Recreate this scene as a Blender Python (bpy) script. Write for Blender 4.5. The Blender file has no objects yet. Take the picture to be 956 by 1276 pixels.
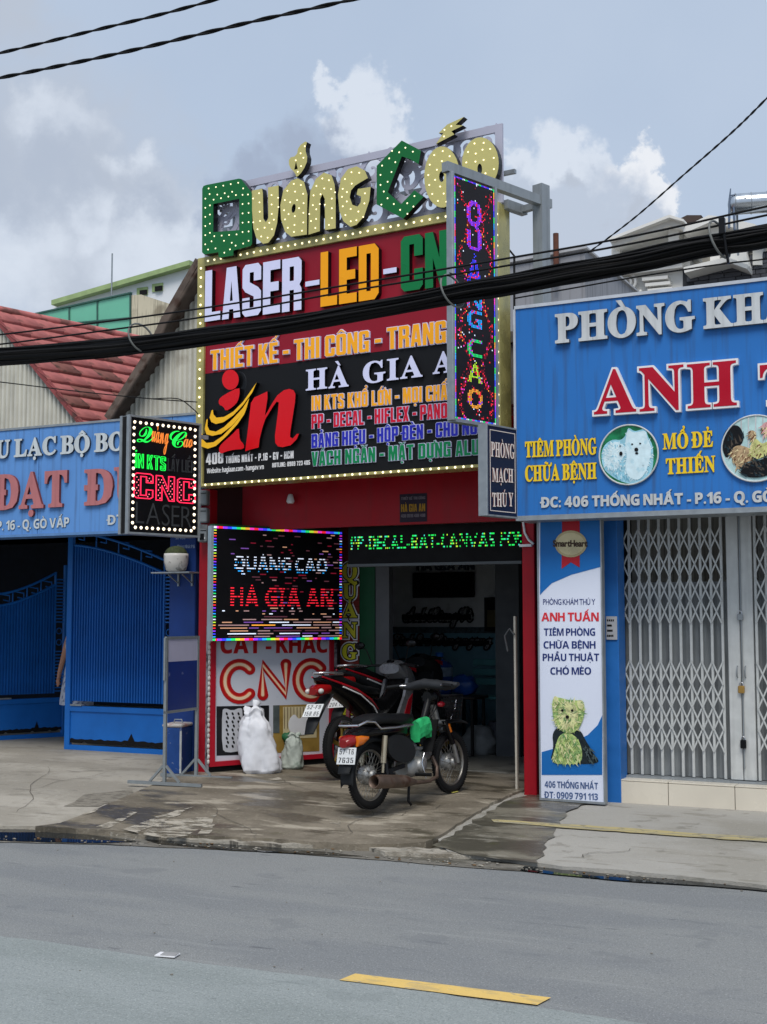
import bpy, bmesh, math, random
from mathutils import Vector, Matrix
from mathutils.geometry import delaunay_2d_cdt
random.seed(11)
S = bpy.context.scene
COL = S.collection
R = math.radians
# ------------------------------------------------------------ camera
EYE = 1.78
FOC = 1600.0
CX, CY = 478.0, 638.0
PITCH = math.atan(134.0 / FOC)
YAW = R(26.4)
cam_data = bpy.data.cameras.new('camera')
cam_data.sensor_fit = 'VERTICAL'
cam_data.sensor_height = 36.0
cam_data.lens = FOC / 1276.0 * 36.0
cam_data.clip_end = 3000
cam = bpy.data.objects.new('camera', cam_data)
cam.location = (0, 0, EYE)
cam.rotation_euler = (R(90) + PITCH, 0, YAW)
COL.objects.link(cam)
S.camera = cam
S.view_settings.view_transform = 'Standard'
S.view_settings.look = 'None'
S.view_settings.exposure = 0.27
S.view_settings.gamma = 1.0
S.render.engine = 'CYCLES'
S.cycles.max_bounces = 6
S.cycles.use_denoising = True


def ray(px, py):
    x = (px - CX) / FOC
    y = -(py - CY) / FOC
    d = math.cos(PITCH) - y * math.sin(PITCH)
    u = math.sin(PITCH) + y * math.cos(PITCH)
    return Vector((x * math.cos(YAW) - d * math.sin(YAW), x * math.sin(YAW) + d * math.cos(YAW), u))


def G(px, py, z=0.0):
    r = ray(px, py)
    t = (z - EYE) / r.z
    return Vector((r.x * t, r.y * t, z))


def P(px, py, Y):
    r = ray(px, py)
    t = Y / r.y
    return Vector((r.x * t, Y, EYE + r.z * t))


# ------------------------------------------------------------ world
SUN_EL, SUN_AZ = R(56), R(158)     # sun high behind the photographer, veiled by cloud
W = bpy.data.worlds.new('World')
S.world = W
W.use_nodes = True
nt = W.node_tree
N = nt.nodes
L = nt.links
bg = N['Background']
bg.inputs[1].default_value = 0.1


def wn(t, **k):
    n = N.new(t)
    for a, b in k.items():
        setattr(n, a, b)
    return n


def wmath(op, a, b=None, clamp=False):
    n = wn('ShaderNodeMath', operation=op, use_clamp=clamp)
    for i, v in enumerate((a, b)):
        if v is None:
            continue
        if isinstance(v, (int, float)):
            n.inputs[i].default_value = v
        else:
            L.new(v, n.inputs[i])
    return n.outputs[0]


def wmix(f, a, b):
    n = wn('ShaderNodeMix', data_type='RGBA')
    for i, v in ((0, f), (6, a), (7, b)):
        if isinstance(v, (int, float)):
            n.inputs[i].default_value = v
        elif isinstance(v, tuple):
            n.inputs[i].default_value = v + (1,)
        else:
            L.new(v, n.inputs[i])
    return n.outputs[2]


sky = wn('ShaderNodeTexSky', sky_type='NISHITA', sun_disc=False, sun_elevation=SUN_EL, sun_rotation=SUN_AZ, dust_density=2.0)
tc = wn('ShaderNodeTexCoord')
gen = tc.outputs['Generated']
n1 = wn('ShaderNodeTexNoise')
n1.inputs['Scale'].default_value = 9
n1.inputs['Detail'].default_value = 8
n1.inputs['Roughness'].default_value = 0.58
L.new(gen, n1.inputs['Vector'])
n2 = wn('ShaderNodeTexNoise')
n2.inputs['Scale'].default_value = 3.0
n2.inputs['Detail'].default_value = 6
L.new(gen, n2.inputs['Vector'])
nf = wmath('SUBTRACT', n1.outputs['Fac'], 0.5)
SKYBLUE = (4.2, 5.05, 6.35)
veil = wmix(0.16, SKYBLUE, sky.outputs[0])


def warp(scale, amp, detail, src=None):
    n_ = wn('ShaderNodeTexNoise')
    n_.inputs['Scale'].default_value = scale
    n_.inputs['Detail'].default_value = detail
    n_.inputs['Roughness'].default_value = 0.6
    L.new(gen, n_.inputs['Vector'])
    s_ = wn('ShaderNodeVectorMath', operation='SUBTRACT')
    L.new(n_.outputs['Color'], s_.inputs[0])
    s_.inputs[1].default_value = (.5, .5, .5)
    m_ = wn('ShaderNodeVectorMath', operation='SCALE')
    L.new(s_.outputs[0], m_.inputs[0])
    m_.inputs['Scale'].default_value = amp
    a_ = wn('ShaderNodeVectorMath', operation='ADD')
    L.new(src or gen, a_.inputs[0])
    L.new(m_.outputs[0], a_.inputs[1])
    return a_.outputs[0]


WV = warp(26, .085, 9, warp(9, .07, 3))


def blobs(cs):
    out = None
    for px, py, r in cs:
        d = ray(px, py).normalized()
        vd = wn('ShaderNodeVectorMath', operation='DISTANCE')
        L.new(WV, vd.inputs[0])
        vd.inputs[1].default_value = d
        m = wmath('SUBTRACT', 1.0, wmath('DIVIDE', vd.outputs['Value'], r / FOC))
        out = m if out is None else wmath('MAXIMUM', out, m)
    return out


def cloud(cs, amp, lo, hi, col, under, nz=None):
    m = wmath('ADD', blobs(cs), wmath('MULTIPLY', nz or nf, amp))
    mr = wn('ShaderNodeMapRange', interpolation_type='SMOOTHSTEP')
    L.new(m, mr.inputs[0])
    mr.inputs[1].default_value = lo
    mr.inputs[2].default_value = hi
    return wmix(mr.outputs[0], under, col)


# broad soft variation of the overcast layer
mr = wn('ShaderNodeMapRange', interpolation_type='SMOOTHSTEP')
L.new(n2.outputs['Fac'], mr.inputs[0])
mr.inputs[1].default_value = 0.35
mr.inputs[2].default_value = 0.7
mr.inputs[4].default_value = 0.45
c = wmix(mr.outputs[0], veil, (4.6, 5.35, 6.5))
GREY = (4.1, 4.6, 5.45)
GREY2 = (3.15, 3.75, 4.9)
WHITE = (6.9, 7.15, 7.6)
WHITE2 = (5.7, 6.25, 7.1)
c = cloud([(60, 200, 190), (170, 260, 140), (90, 330, 200), (210, 330, 120), (0, 0, 110)], .5, 0.0, 0.8, GREY, c)
c = cloud([(90, 165, 60), (50, 150, 60), (190, 215, 42), (225, 290, 80), (120, 290, 60), (20, 330, 120), (200, 350, 120)], .5, 0.0, 0.9, WHITE2, c)
c = cloud([(75, 215, 95), (195, 255, 56), (0, 240, 80)], .5, 0.0, 0.9, (3.8, 4.35, 5.3), c)
c = cloud([(440, 148, 62), (492, 132, 42), (400, 122, 30), (470, 170, 50)], .3, 0.0, 0.4, WHITE2, c)
c = cloud([(355, 195, 80), (400, 190, 60), (300, 240, 60), (430, 215, 70)], .6, 0.05, 0.7, GREY2, c)
c = cloud([(700, 205, 54), (665, 225, 50), (735, 225, 40), (640, 210, 40)], .3, 0.0, 0.42, WHITE2, c)
c = cloud([(800, 222, 42), (775, 255, 50), (815, 250, 30)], .3, 0.0, 0.3, WHITE, c)
c = cloud([(700, 262, 66), (745, 290, 90), (660, 330, 100), (790, 300, 62), (640, 250, 50)], .3, 0.0, 0.5, (4.3, 4.9, 5.9), c)
c = cloud([(702, 222, 30), (770, 262, 28)], .3, 0.0, 0.7, GREY, c)
L.new(c, bg.inputs[0])

sun_data = bpy.data.lights.new('sun', 'SUN')
sun_data.energy = 2.3
sun_data.angle = R(28)
sun_data.color = (1.0, 0.96, 0.9)
sun = bpy.data.objects.new('sun', sun_data)
# direction towards the sun: azimuth measured like the sky texture (rotation about Z from +Y)
sd = Vector((math.sin(SUN_AZ) * math.cos(SUN_EL), math.cos(SUN_AZ) * math.cos(SUN_EL), math.sin(SUN_EL)))
sun.rotation_euler = sd.to_track_quat('Z', 'Y').to_euler()
COL.objects.link(sun)


# ------------------------------------------------------------ materials
def srgb(r, g, b):
    return tuple((v / 255 / 12.92 if v / 255 <= 0.04045 else ((v / 255 + 0.055) / 1.055) ** 2.4) for v in (r, g, b))


MATS = {}


def mat(name, col, rough=0.6, metal=0.0, var=0.12, scale=6.0, bump=0.0, streak=0.0, emit=0.0, alpha=1.0, dirt=None, coat=0.0, bscale=None):
    """colour (0-255 sRGB) broken up by fine noise, optional vertical grime streaks, blotches of dirt and relief"""
    if name in MATS:
        return MATS[name]
    m = bpy.data.materials.new(name)
    MATS[name] = m
    m.use_nodes = True
    t = m.node_tree
    n, l = t.nodes, t.links
    b = n['Principled BSDF']
    c = srgb(*col) + (1,)
    b.inputs['Base Color'].default_value = c
    b.inputs['Roughness'].default_value = rough
    b.inputs['Metallic'].default_value = metal
    b.inputs['Specular IOR Level'].default_value = .5 if (metal or coat or rough < .2) else .25
    if coat:
        b.inputs['Coat Weight'].default_value = coat
    if alpha < 1:
        b.inputs['Alpha'].default_value = alpha
    if emit:
        b.inputs['Emission Color'].default_value = c
        b.inputs['Emission Strength'].default_value = emit
        return m
    tcn = n.new('ShaderNodeTexCoord')
    vec = tcn.outputs['Object']
    cur = None

    def mixc(fac, a, bb, mode='MIX'):
        x = n.new('ShaderNodeMix')
        x.data_type = 'RGBA'
        x.blend_type = mode
        for i, v in ((0, fac), (6, a), (7, bb)):
            if isinstance(v, (int, float)):
                x.inputs[i].default_value = v
            elif isinstance(v, tuple):
                x.inputs[i].default_value = v
            else:
                l.new(v, x.inputs[i])
        return x.outputs[2]

    def noise(s, detail=5, vscale=None):
        q = n.new('ShaderNodeTexNoise')
        q.inputs['Scale'].default_value = s
        q.inputs['Detail'].default_value = detail
        if vscale:
            mp = n.new('ShaderNodeMapping')
            mp.inputs['Scale'].default_value = vscale
            l.new(vec, mp.inputs['Vector'])
            l.new(mp.outputs[0], q.inputs['Vector'])
        else:
            l.new(vec, q.inputs['Vector'])
        return q.outputs['Fac']

    def rng(v, a, bb, c0=0.0, c1=1.0):
        q = n.new('ShaderNodeMapRange')
        l.new(v, q.inputs[0])
        for i, x in enumerate((a, bb, c0, c1)):
            q.inputs[i + 1].default_value = x
        return q.outputs[0]
    cur = c
    if var:
        f = noise(scale)
        cur = mixc(rng(f, 0.3, 0.7), tuple(v * (1 - var) for v in c[:3]) + (1,), tuple(min(1, v * (1 + var)) for v in c[:3]) + (1,))
        l.new(rng(f, 0.3, 0.7, max(0.02, rough - 0.08), min(1, rough + 0.08)), b.inputs['Roughness'])
    if streak:
        f = noise(3.0, 6, (6, 6, 0.35))
        cur = mixc(rng(f, 0.5, 0.72, 0, streak), cur, (0.045, 0.042, 0.038, 1))
    if dirt:
        f = noise(dirt[0], 8)
        cur = mixc(rng(f, dirt[1], dirt[1] + 0.1, 0, dirt[3] if len(dirt) > 3 else 0.85), cur, srgb(*dirt[2]) + (1,))
    if not isinstance(cur, tuple):
        l.new(cur, b.inputs['Base Color'])
    if bump:
        bn = n.new('ShaderNodeBump')
        bn.inputs['Strength'].default_value = min(1, bump)
        bn.inputs['Distance'].default_value = 0.01
        l.new(noise(bscale or scale * 6, 6), bn.inputs['Height'])
        l.new(bn.outputs[0], b.inputs['Normal'])
    return m


# ------------------------------------------------------------ mesh builder
class MB:
    def __init__(s):
        s.v, s.f, s.mi, s.sm = [], [], [], []

    def add(s, vs, fs, mi=0, smooth=False):
        o = len(s.v)
        s.v += [tuple(v) for v in vs]
        for f in fs:
            s.f.append(tuple(i + o for i in f))
            s.mi.append(mi)
            s.sm.append(smooth)
        return s

    def box(s, a, b, mi=0, M=None, bev=0.0):
        x0, y0, z0 = (min(a[i], b[i]) for i in range(3))
        x1, y1, z1 = (max(a[i], b[i]) for i in range(3))
        if bev > 0:
            e = min(bev, (x1 - x0) / 2.01, (y1 - y0) / 2.01, (z1 - z0) / 2.01)
            vs = []
            idx = {}
            for ix, x in enumerate((x0, x1)):
                for iy, y in enumerate((y0, y1)):
                    for iz, z in enumerate((z0, z1)):
                        sx, sy, sz = (e if ix == 0 else -e), (e if iy == 0 else -e), (e if iz == 0 else -e)
                        idx[ix, iy, iz, 0] = len(vs); vs.append((x, y + sy, z + sz))
                        idx[ix, iy, iz, 1] = len(vs); vs.append((x + sx, y, z + sz))
                        idx[ix, iy, iz, 2] = len(vs); vs.append((x + sx, y + sy, z))
            fs = []
            for i in (0, 1):
                fs.append([idx[i, 0, 0, 0], idx[i, 1, 0, 0], idx[i, 1, 1, 0], idx[i, 0, 1, 0]][::1 if i else -1])
                fs.append([idx[0, i, 0, 1], idx[1, i, 0, 1], idx[1, i, 1, 1], idx[0, i, 1, 1]][::-1 if i else 1])
                fs.append([idx[0, 0, i, 2], idx[1, 0, i, 2], idx[1, 1, i, 2], idx[0, 1, i, 2]][::1 if i else -1])
            for i in (0, 1):
                for j in (0, 1):
                    fs.append([idx[i, j, 0, 0], idx[i, j, 1, 0], idx[i, j, 1, 1], idx[i, j, 0, 1]])
                    fs.append([idx[i, 0, j, 0], idx[i, 1, j, 0], idx[i, 1, j, 2], idx[i, 0, j, 2]])
                    fs.append([idx[0, i, j, 1], idx[1, i, j, 1], idx[1, i, j, 2], idx[0, i, j, 2]])
            for k in [(i, j, q) for i in (0, 1) for j in (0, 1) for q in (0, 1)]:
                fs.append([idx[k + (0,)], idx[k + (1,)], idx[k + (2,)]])
        else:
            vs = [(x, y, z) for x in (x0, x1) for y in (y0, y1) for z in (z0, z1)]
            fs = [(0, 1, 3, 2), (4, 6, 7, 5), (0, 4, 5, 1), (2, 3, 7, 6), (0, 2, 6, 4), (1, 5, 7, 3)]
        if M is not None:
            vs = [M @ Vector(v) for v in vs]
        return s.add(vs, fs, mi)

    def bar(s, p, q, w, h=None, mi=0, up=(0, 0, 1)):
        """rectangular bar from p to q, w across, h along up"""
        h = w if h is None else h
        p, q = Vector(p), Vector(q)
        d = (q - p).normalized()
        u = Vector(up)
        if abs(d.dot(u)) > 0.98:
            u = Vector((0, 1, 0))
        a = d.cross(u).normalized()
        u = a.cross(d).normalized()
        vs = [e + a * i * w / 2 + u * j * h / 2 for e in (p, q) for i, j in ((-1, -1), (1, -1), (1, 1), (-1, 1))]
        return s.add(vs, [(3, 2, 1, 0), (4, 5, 6, 7), (0, 1, 5, 4), (1, 2, 6, 5), (2, 3, 7, 6), (3, 0, 4, 7)], mi)

    def tube(s, pts, r, n=8, mi=0, caps=True, rs=None, squash=1.0):
        pts = [Vector(p) for p in pts]
        rs = rs or [r] * len(pts)
        rings = []
        a = None
        for i, p in enumerate(pts):
            d = (pts[min(i + 1, len(pts) - 1)] - pts[max(i - 1, 0)])
            if d.length < 1e-9:
                d = Vector((0, 0, 1))
            d.normalize()
            if a is None:
                u = Vector((0, 0, 1)) if abs(d.z) < 0.95 else Vector((1, 0, 0))
                a = d.cross(u).normalized()
            else:
                a = (a - d * a.dot(d)).normalized()
            b = d.cross(a).normalized()
            rings.append([p + (a * math.cos(k * 2 * math.pi / n) + b * math.sin(k * 2 * math.pi / n) * squash) * rs[i] for k in range(n)])
        vs = [v for r_ in rings for v in r_]
        fs = [(i * n + k, i * n + (k + 1) % n, (i + 1) * n + (k + 1) % n, (i + 1) * n + k) for i in range(len(pts) - 1) for k in range(n)]
        s.add(vs, fs, mi, True)
        if caps:
            s.add(rings[0], [tuple(range(n))[::-1]], mi)
            s.add(rings[-1], [tuple(range(n))], mi)
        return s

    def lathe(s, prof, n=20, mi=0, M=None, smooth=True, cap=True):
        """profile [(r, z)] turned about Z"""
        vs = [(r * math.cos(k * 2 * math.pi / n), r * math.sin(k * 2 * math.pi / n), z) for r, z in prof for k in range(n)]
        fs = [(i * n + k, i * n + (k + 1) % n, (i + 1) * n + (k + 1) % n, (i + 1) * n + k) for i in range(len(prof) - 1) for k in range(n)]
        if M is not None:
            vs = [M @ Vector(v) for v in vs]
        s.add(vs, fs, mi, smooth)
        if cap:
            s.add(vs[:n], [tuple(range(n))[::-1]], mi)
            s.add(vs[-n:], [tuple(range(n))], mi)
        return s

    def torus(s, c, axis, Rr, r, n=36, k=8, mi=0, sq=1.0):
        c, ax = Vector(c), Vector(axis).normalized()
        u = ax.cross(Vector((0, 0, 1)))
        u = Vector((1, 0, 0)) if u.length < 0.1 else u.normalized()
        w = ax.cross(u)
        vs = []
        for i in range(n):
            t = i * 2 * math.pi / n
            d = u * math.cos(t) + w * math.sin(t)
            for j in range(k):
                q = j * 2 * math.pi / k
                vs.append(c + d * (Rr + r * math.cos(q)) + ax * r * sq * math.sin(q))
        fs = [(i * k + j, i * k + (j + 1) % k, ((i + 1) % n) * k + (j + 1) % k, ((i + 1) % n) * k + j) for i in range(n) for j in range(k)]
        return s.add(vs, fs, mi, True)

    def prism(s, pts, y0, y1, mi=0, ms=None):
        """xz polygon extruded along y"""
        tri, bnd, vs = fill([pts])
        add_flat(s, vs, tri, bnd, y0, y1, mi, mi if ms is None else ms)
        return s

    def loft(s, rings, mi=0, caps=True, smooth=True):
        n = len(rings[0])
        vs = [v for r_ in rings for v in r_]
        fs = [(i * n + k, i * n + (k + 1) % n, (i + 1) * n + (k + 1) % n, (i + 1) * n + k) for i in range(len(rings) - 1) for k in range(n)]
        s.add(vs, fs, mi, smooth)
        if caps:
            s.add(rings[0], [tuple(range(n))[::-1]], mi, smooth)
            s.add(rings[-1], [tuple(range(n))], mi, smooth)
        return s

    def mesh(s, name, mats):
        me = bpy.data.meshes.new(name)
        me.from_pydata(s.v, [], s.f)
        for m in (mats if isinstance(mats, (list, tuple)) else [mats]):
            me.materials.append(m)
        me.polygons.foreach_set('material_index', s.mi)
        me.polygons.foreach_set('use_smooth', s.sm)
        me.update()
        return me

    def build(s, name, mats, parent=None, **k):
        return link(name, s.mesh(name, mats), parent, **k)


def link(name, me, parent=None, loc=None, rot=None, kind=None, label=None):
    o = bpy.data.objects.new(name, me)
    COL.objects.link(o)
    if parent is not None:
        o.parent = parent
    if loc is not None:
        o.location = loc
    if rot is not None:
        o.rotation_euler = rot
    if kind:
        o['kind'] = kind
    if label:
        o['label'] = label
    return o


def tag(o, label, cat, group=None):
    o['label'] = label
    o['category'] = cat
    if group:
        o['group'] = group
    return o


def thing(name, label, cat, loc=(0, 0, 0), rz=0.0, group=None):
    o = bpy.data.objects.new(name, None)
    o.empty_display_size = 0.1
    COL.objects.link(o)
    o.location = loc
    o.rotation_euler = (0, 0, rz)
    return tag(o, label, cat, group)


def sub_ico(n):
    me = bmesh.new()
    bmesh.ops.create_icosphere(me, subdivisions=n, radius=1)
    me.verts.ensure_lookup_table()
    r = ([v.co.copy() for v in me.verts], [[v.index for v in f.verts] for f in me.faces])
    me.free()
    return r


ICO2, ICO3 = sub_ico(2), sub_ico(3)


def blob(mb, c, r, mi=0, ico=None, M=None, jit=0.0, rnd=random):
    vs, fs = ico or ICO2
    out = []
    for v in vs:
        k = 1 + (rnd.random() - 0.5) * jit
        p = Vector((v.x * r[0] * k, v.y * r[1] * k, v.z * r[2] * k))
        if M is not None:
            p = M @ p
        out.append(p + Vector(c))
    mb.add(out, fs, mi, True)


# ------------------------------------------------------------ flat shapes
def inside(x, y, loops):
    c = False
    for lp in loops:
        n = len(lp)
        j = n - 1
        for i in range(n):
            xi, yi = lp[i]
            xj, yj = lp[j]
            if (yi > y) != (yj > y) and x < (xj - xi) * (y - yi) / (yj - yi) + xi:
                c = not c
            j = i
    return c


def fill(loops, extras=()):
    pts, edges = [], []
    for lp in list(loops) + list(extras):
        o = len(pts)
        pts += [Vector((float(p[0]), float(p[1]))) for p in lp]
        edges += [(o + i, o + (i + 1) % len(lp)) for i in range(len(lp))]
    r = delaunay_2d_cdt(pts, edges, [], 0, 1e-6)
    vs = [tuple(v) for v in r[0]]
    tri = []
    for t in r[2]:
        x = sum(vs[i][0] for i in t) / 3
        y = sum(vs[i][1] for i in t) / 3
        if inside(x, y, loops) or any(inside(x, y, [e_]) for e_ in extras):
            a, b, c = (vs[i] for i in t)
            if (b[0] - a[0]) * (c[1] - a[1]) - (b[1] - a[1]) * (c[0] - a[0]) < 0:
                t = t[::-1]
            tri.append(tuple(t))
    used = {}
    for t in tri:
        for i in range(3):
            a, b = t[i], t[(i + 1) % 3]
            used[(a, b)] = used.get((a, b), 0) + 1
    bnd = [e for e in used if (e[1], e[0]) not in used]
    return tri, bnd, vs


def add_flat(mb, vs, tri, bnd, y0, y1, mf, ms, back=True):
    """front at y0 (towards the viewer, -y), back at y1"""
    mb.add([(x, y0, z) for x, z in vs], tri, mf)
    if back:
        mb.add([(x, y1, z) for x, z in vs], [t[::-1] for t in tri], ms)
    o = []
    fs = []
    for a, b in bnd:
        k = len(o)
        o += [(vs[a][0], y0, vs[a][1]), (vs[a][0], y1, vs[a][1]), (vs[b][0], y1, vs[b][1]), (vs[b][0], y0, vs[b][1])]
        fs.append((k, k + 1, k + 2, k + 3))
    mb.add(o, fs, ms)


def area(lp):
    return sum(lp[i][0] * lp[(i + 1) % len(lp)][1] - lp[(i + 1) % len(lp)][0] * lp[i][1] for i in range(len(lp))) / 2


def offset_loops(loops, d):
    """grow (d > 0) or shrink the even-odd shape"""
    out = []
    for k, lp in enumerate(loops):
        cx, cy = lp[0]
        depth = sum(1 for q, o in enumerate(loops) if q != k and inside(cx, cy, [o]))
        sgn = 1 if (area(lp) > 0) == (depth % 2 == 0) else -1
        n = len(lp)
        res = []
        for i in range(n):
            a, b, c = lp[i - 1], lp[i], lp[(i + 1) % n]
            e1 = Vector((b[0] - a[0], b[1] - a[1]))
            e2 = Vector((c[0] - b[0], c[1] - b[1]))
            if e1.length < 1e-9 or e2.length < 1e-9:
                res.append(b)
                continue
            e1.normalize()
            e2.normalize()
            n1_ = Vector((e1.y, -e1.x))
            n2_ = Vector((e2.y, -e2.x))
            m = n1_ + n2_
            if m.length < 1e-6:
                m = n1_
            m.normalize()
            q = d * sgn / max(0.45, m.dot(n1_))
            res.append((b[0] + m.x * q, b[1] + m.y * q))
        out.append(res)
    return out


def ellipse(cx, cy, rx, ry, n=28, rot=0.0):
    return [(cx + rx * math.cos(t) * math.cos(rot) - ry * math.sin(t) * math.sin(rot), cy + rx * math.cos(t) * math.sin(rot) + ry * math.sin(t) * math.cos(rot)) for t in (i * 2 * math.pi / n for i in range(n))]


def smooth_loop(lp, it=2):
    for _ in range(it):
        o = []
        for i in range(len(lp)):
            a, b = lp[i], lp[(i + 1) % len(lp)]
            o.append((a[0] * .75 + b[0] * .25, a[1] * .75 + b[1] * .25))
            o.append((a[0] * .25 + b[0] * .75, a[1] * .25 + b[1] * .75))
        lp = o
    return lp


def ribbon(pts, w, cap=6):
    """closed outline of a stroke of width w (list or number) with round ends"""
    n = len(pts)
    ws = w if isinstance(w, list) else [w] * n
    Lf, Rt = [], []
    for i in range(n):
        a = Vector(pts[max(i - 1, 0)])
        b = Vector(pts[min(i + 1, n - 1)])
        d = (b - a).normalized()
        q = Vector((-d.y, d.x)) * ws[i] / 2
        Lf.append((pts[i][0] + q.x, pts[i][1] + q.y))
        Rt.append((pts[i][0] - q.x, pts[i][1] - q.y))
    e = []
    if cap:
        d = (Vector(pts[-1]) - Vector(pts[-2])).normalized()
        t0 = math.atan2(d.y, d.x)
        for k in range(1, cap):
            t = t0 + math.pi / 2 - math.pi * k / cap
            e.append((pts[-1][0] + math.cos(t) * ws[-1] / 2, pts[-1][1] + math.sin(t) * ws[-1] / 2))
    s_ = []
    if cap:
        d = (Vector(pts[0]) - Vector(pts[1])).normalized()
        t0 = math.atan2(d.y, d.x)
        for k in range(1, cap):
            t = t0 + math.pi / 2 - math.pi * k / cap
            s_.append((pts[0][0] + math.cos(t) * ws[0] / 2, pts[0][1] + math.sin(t) * ws[0] / 2))
    return Lf + e + Rt[::-1] + s_


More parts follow.
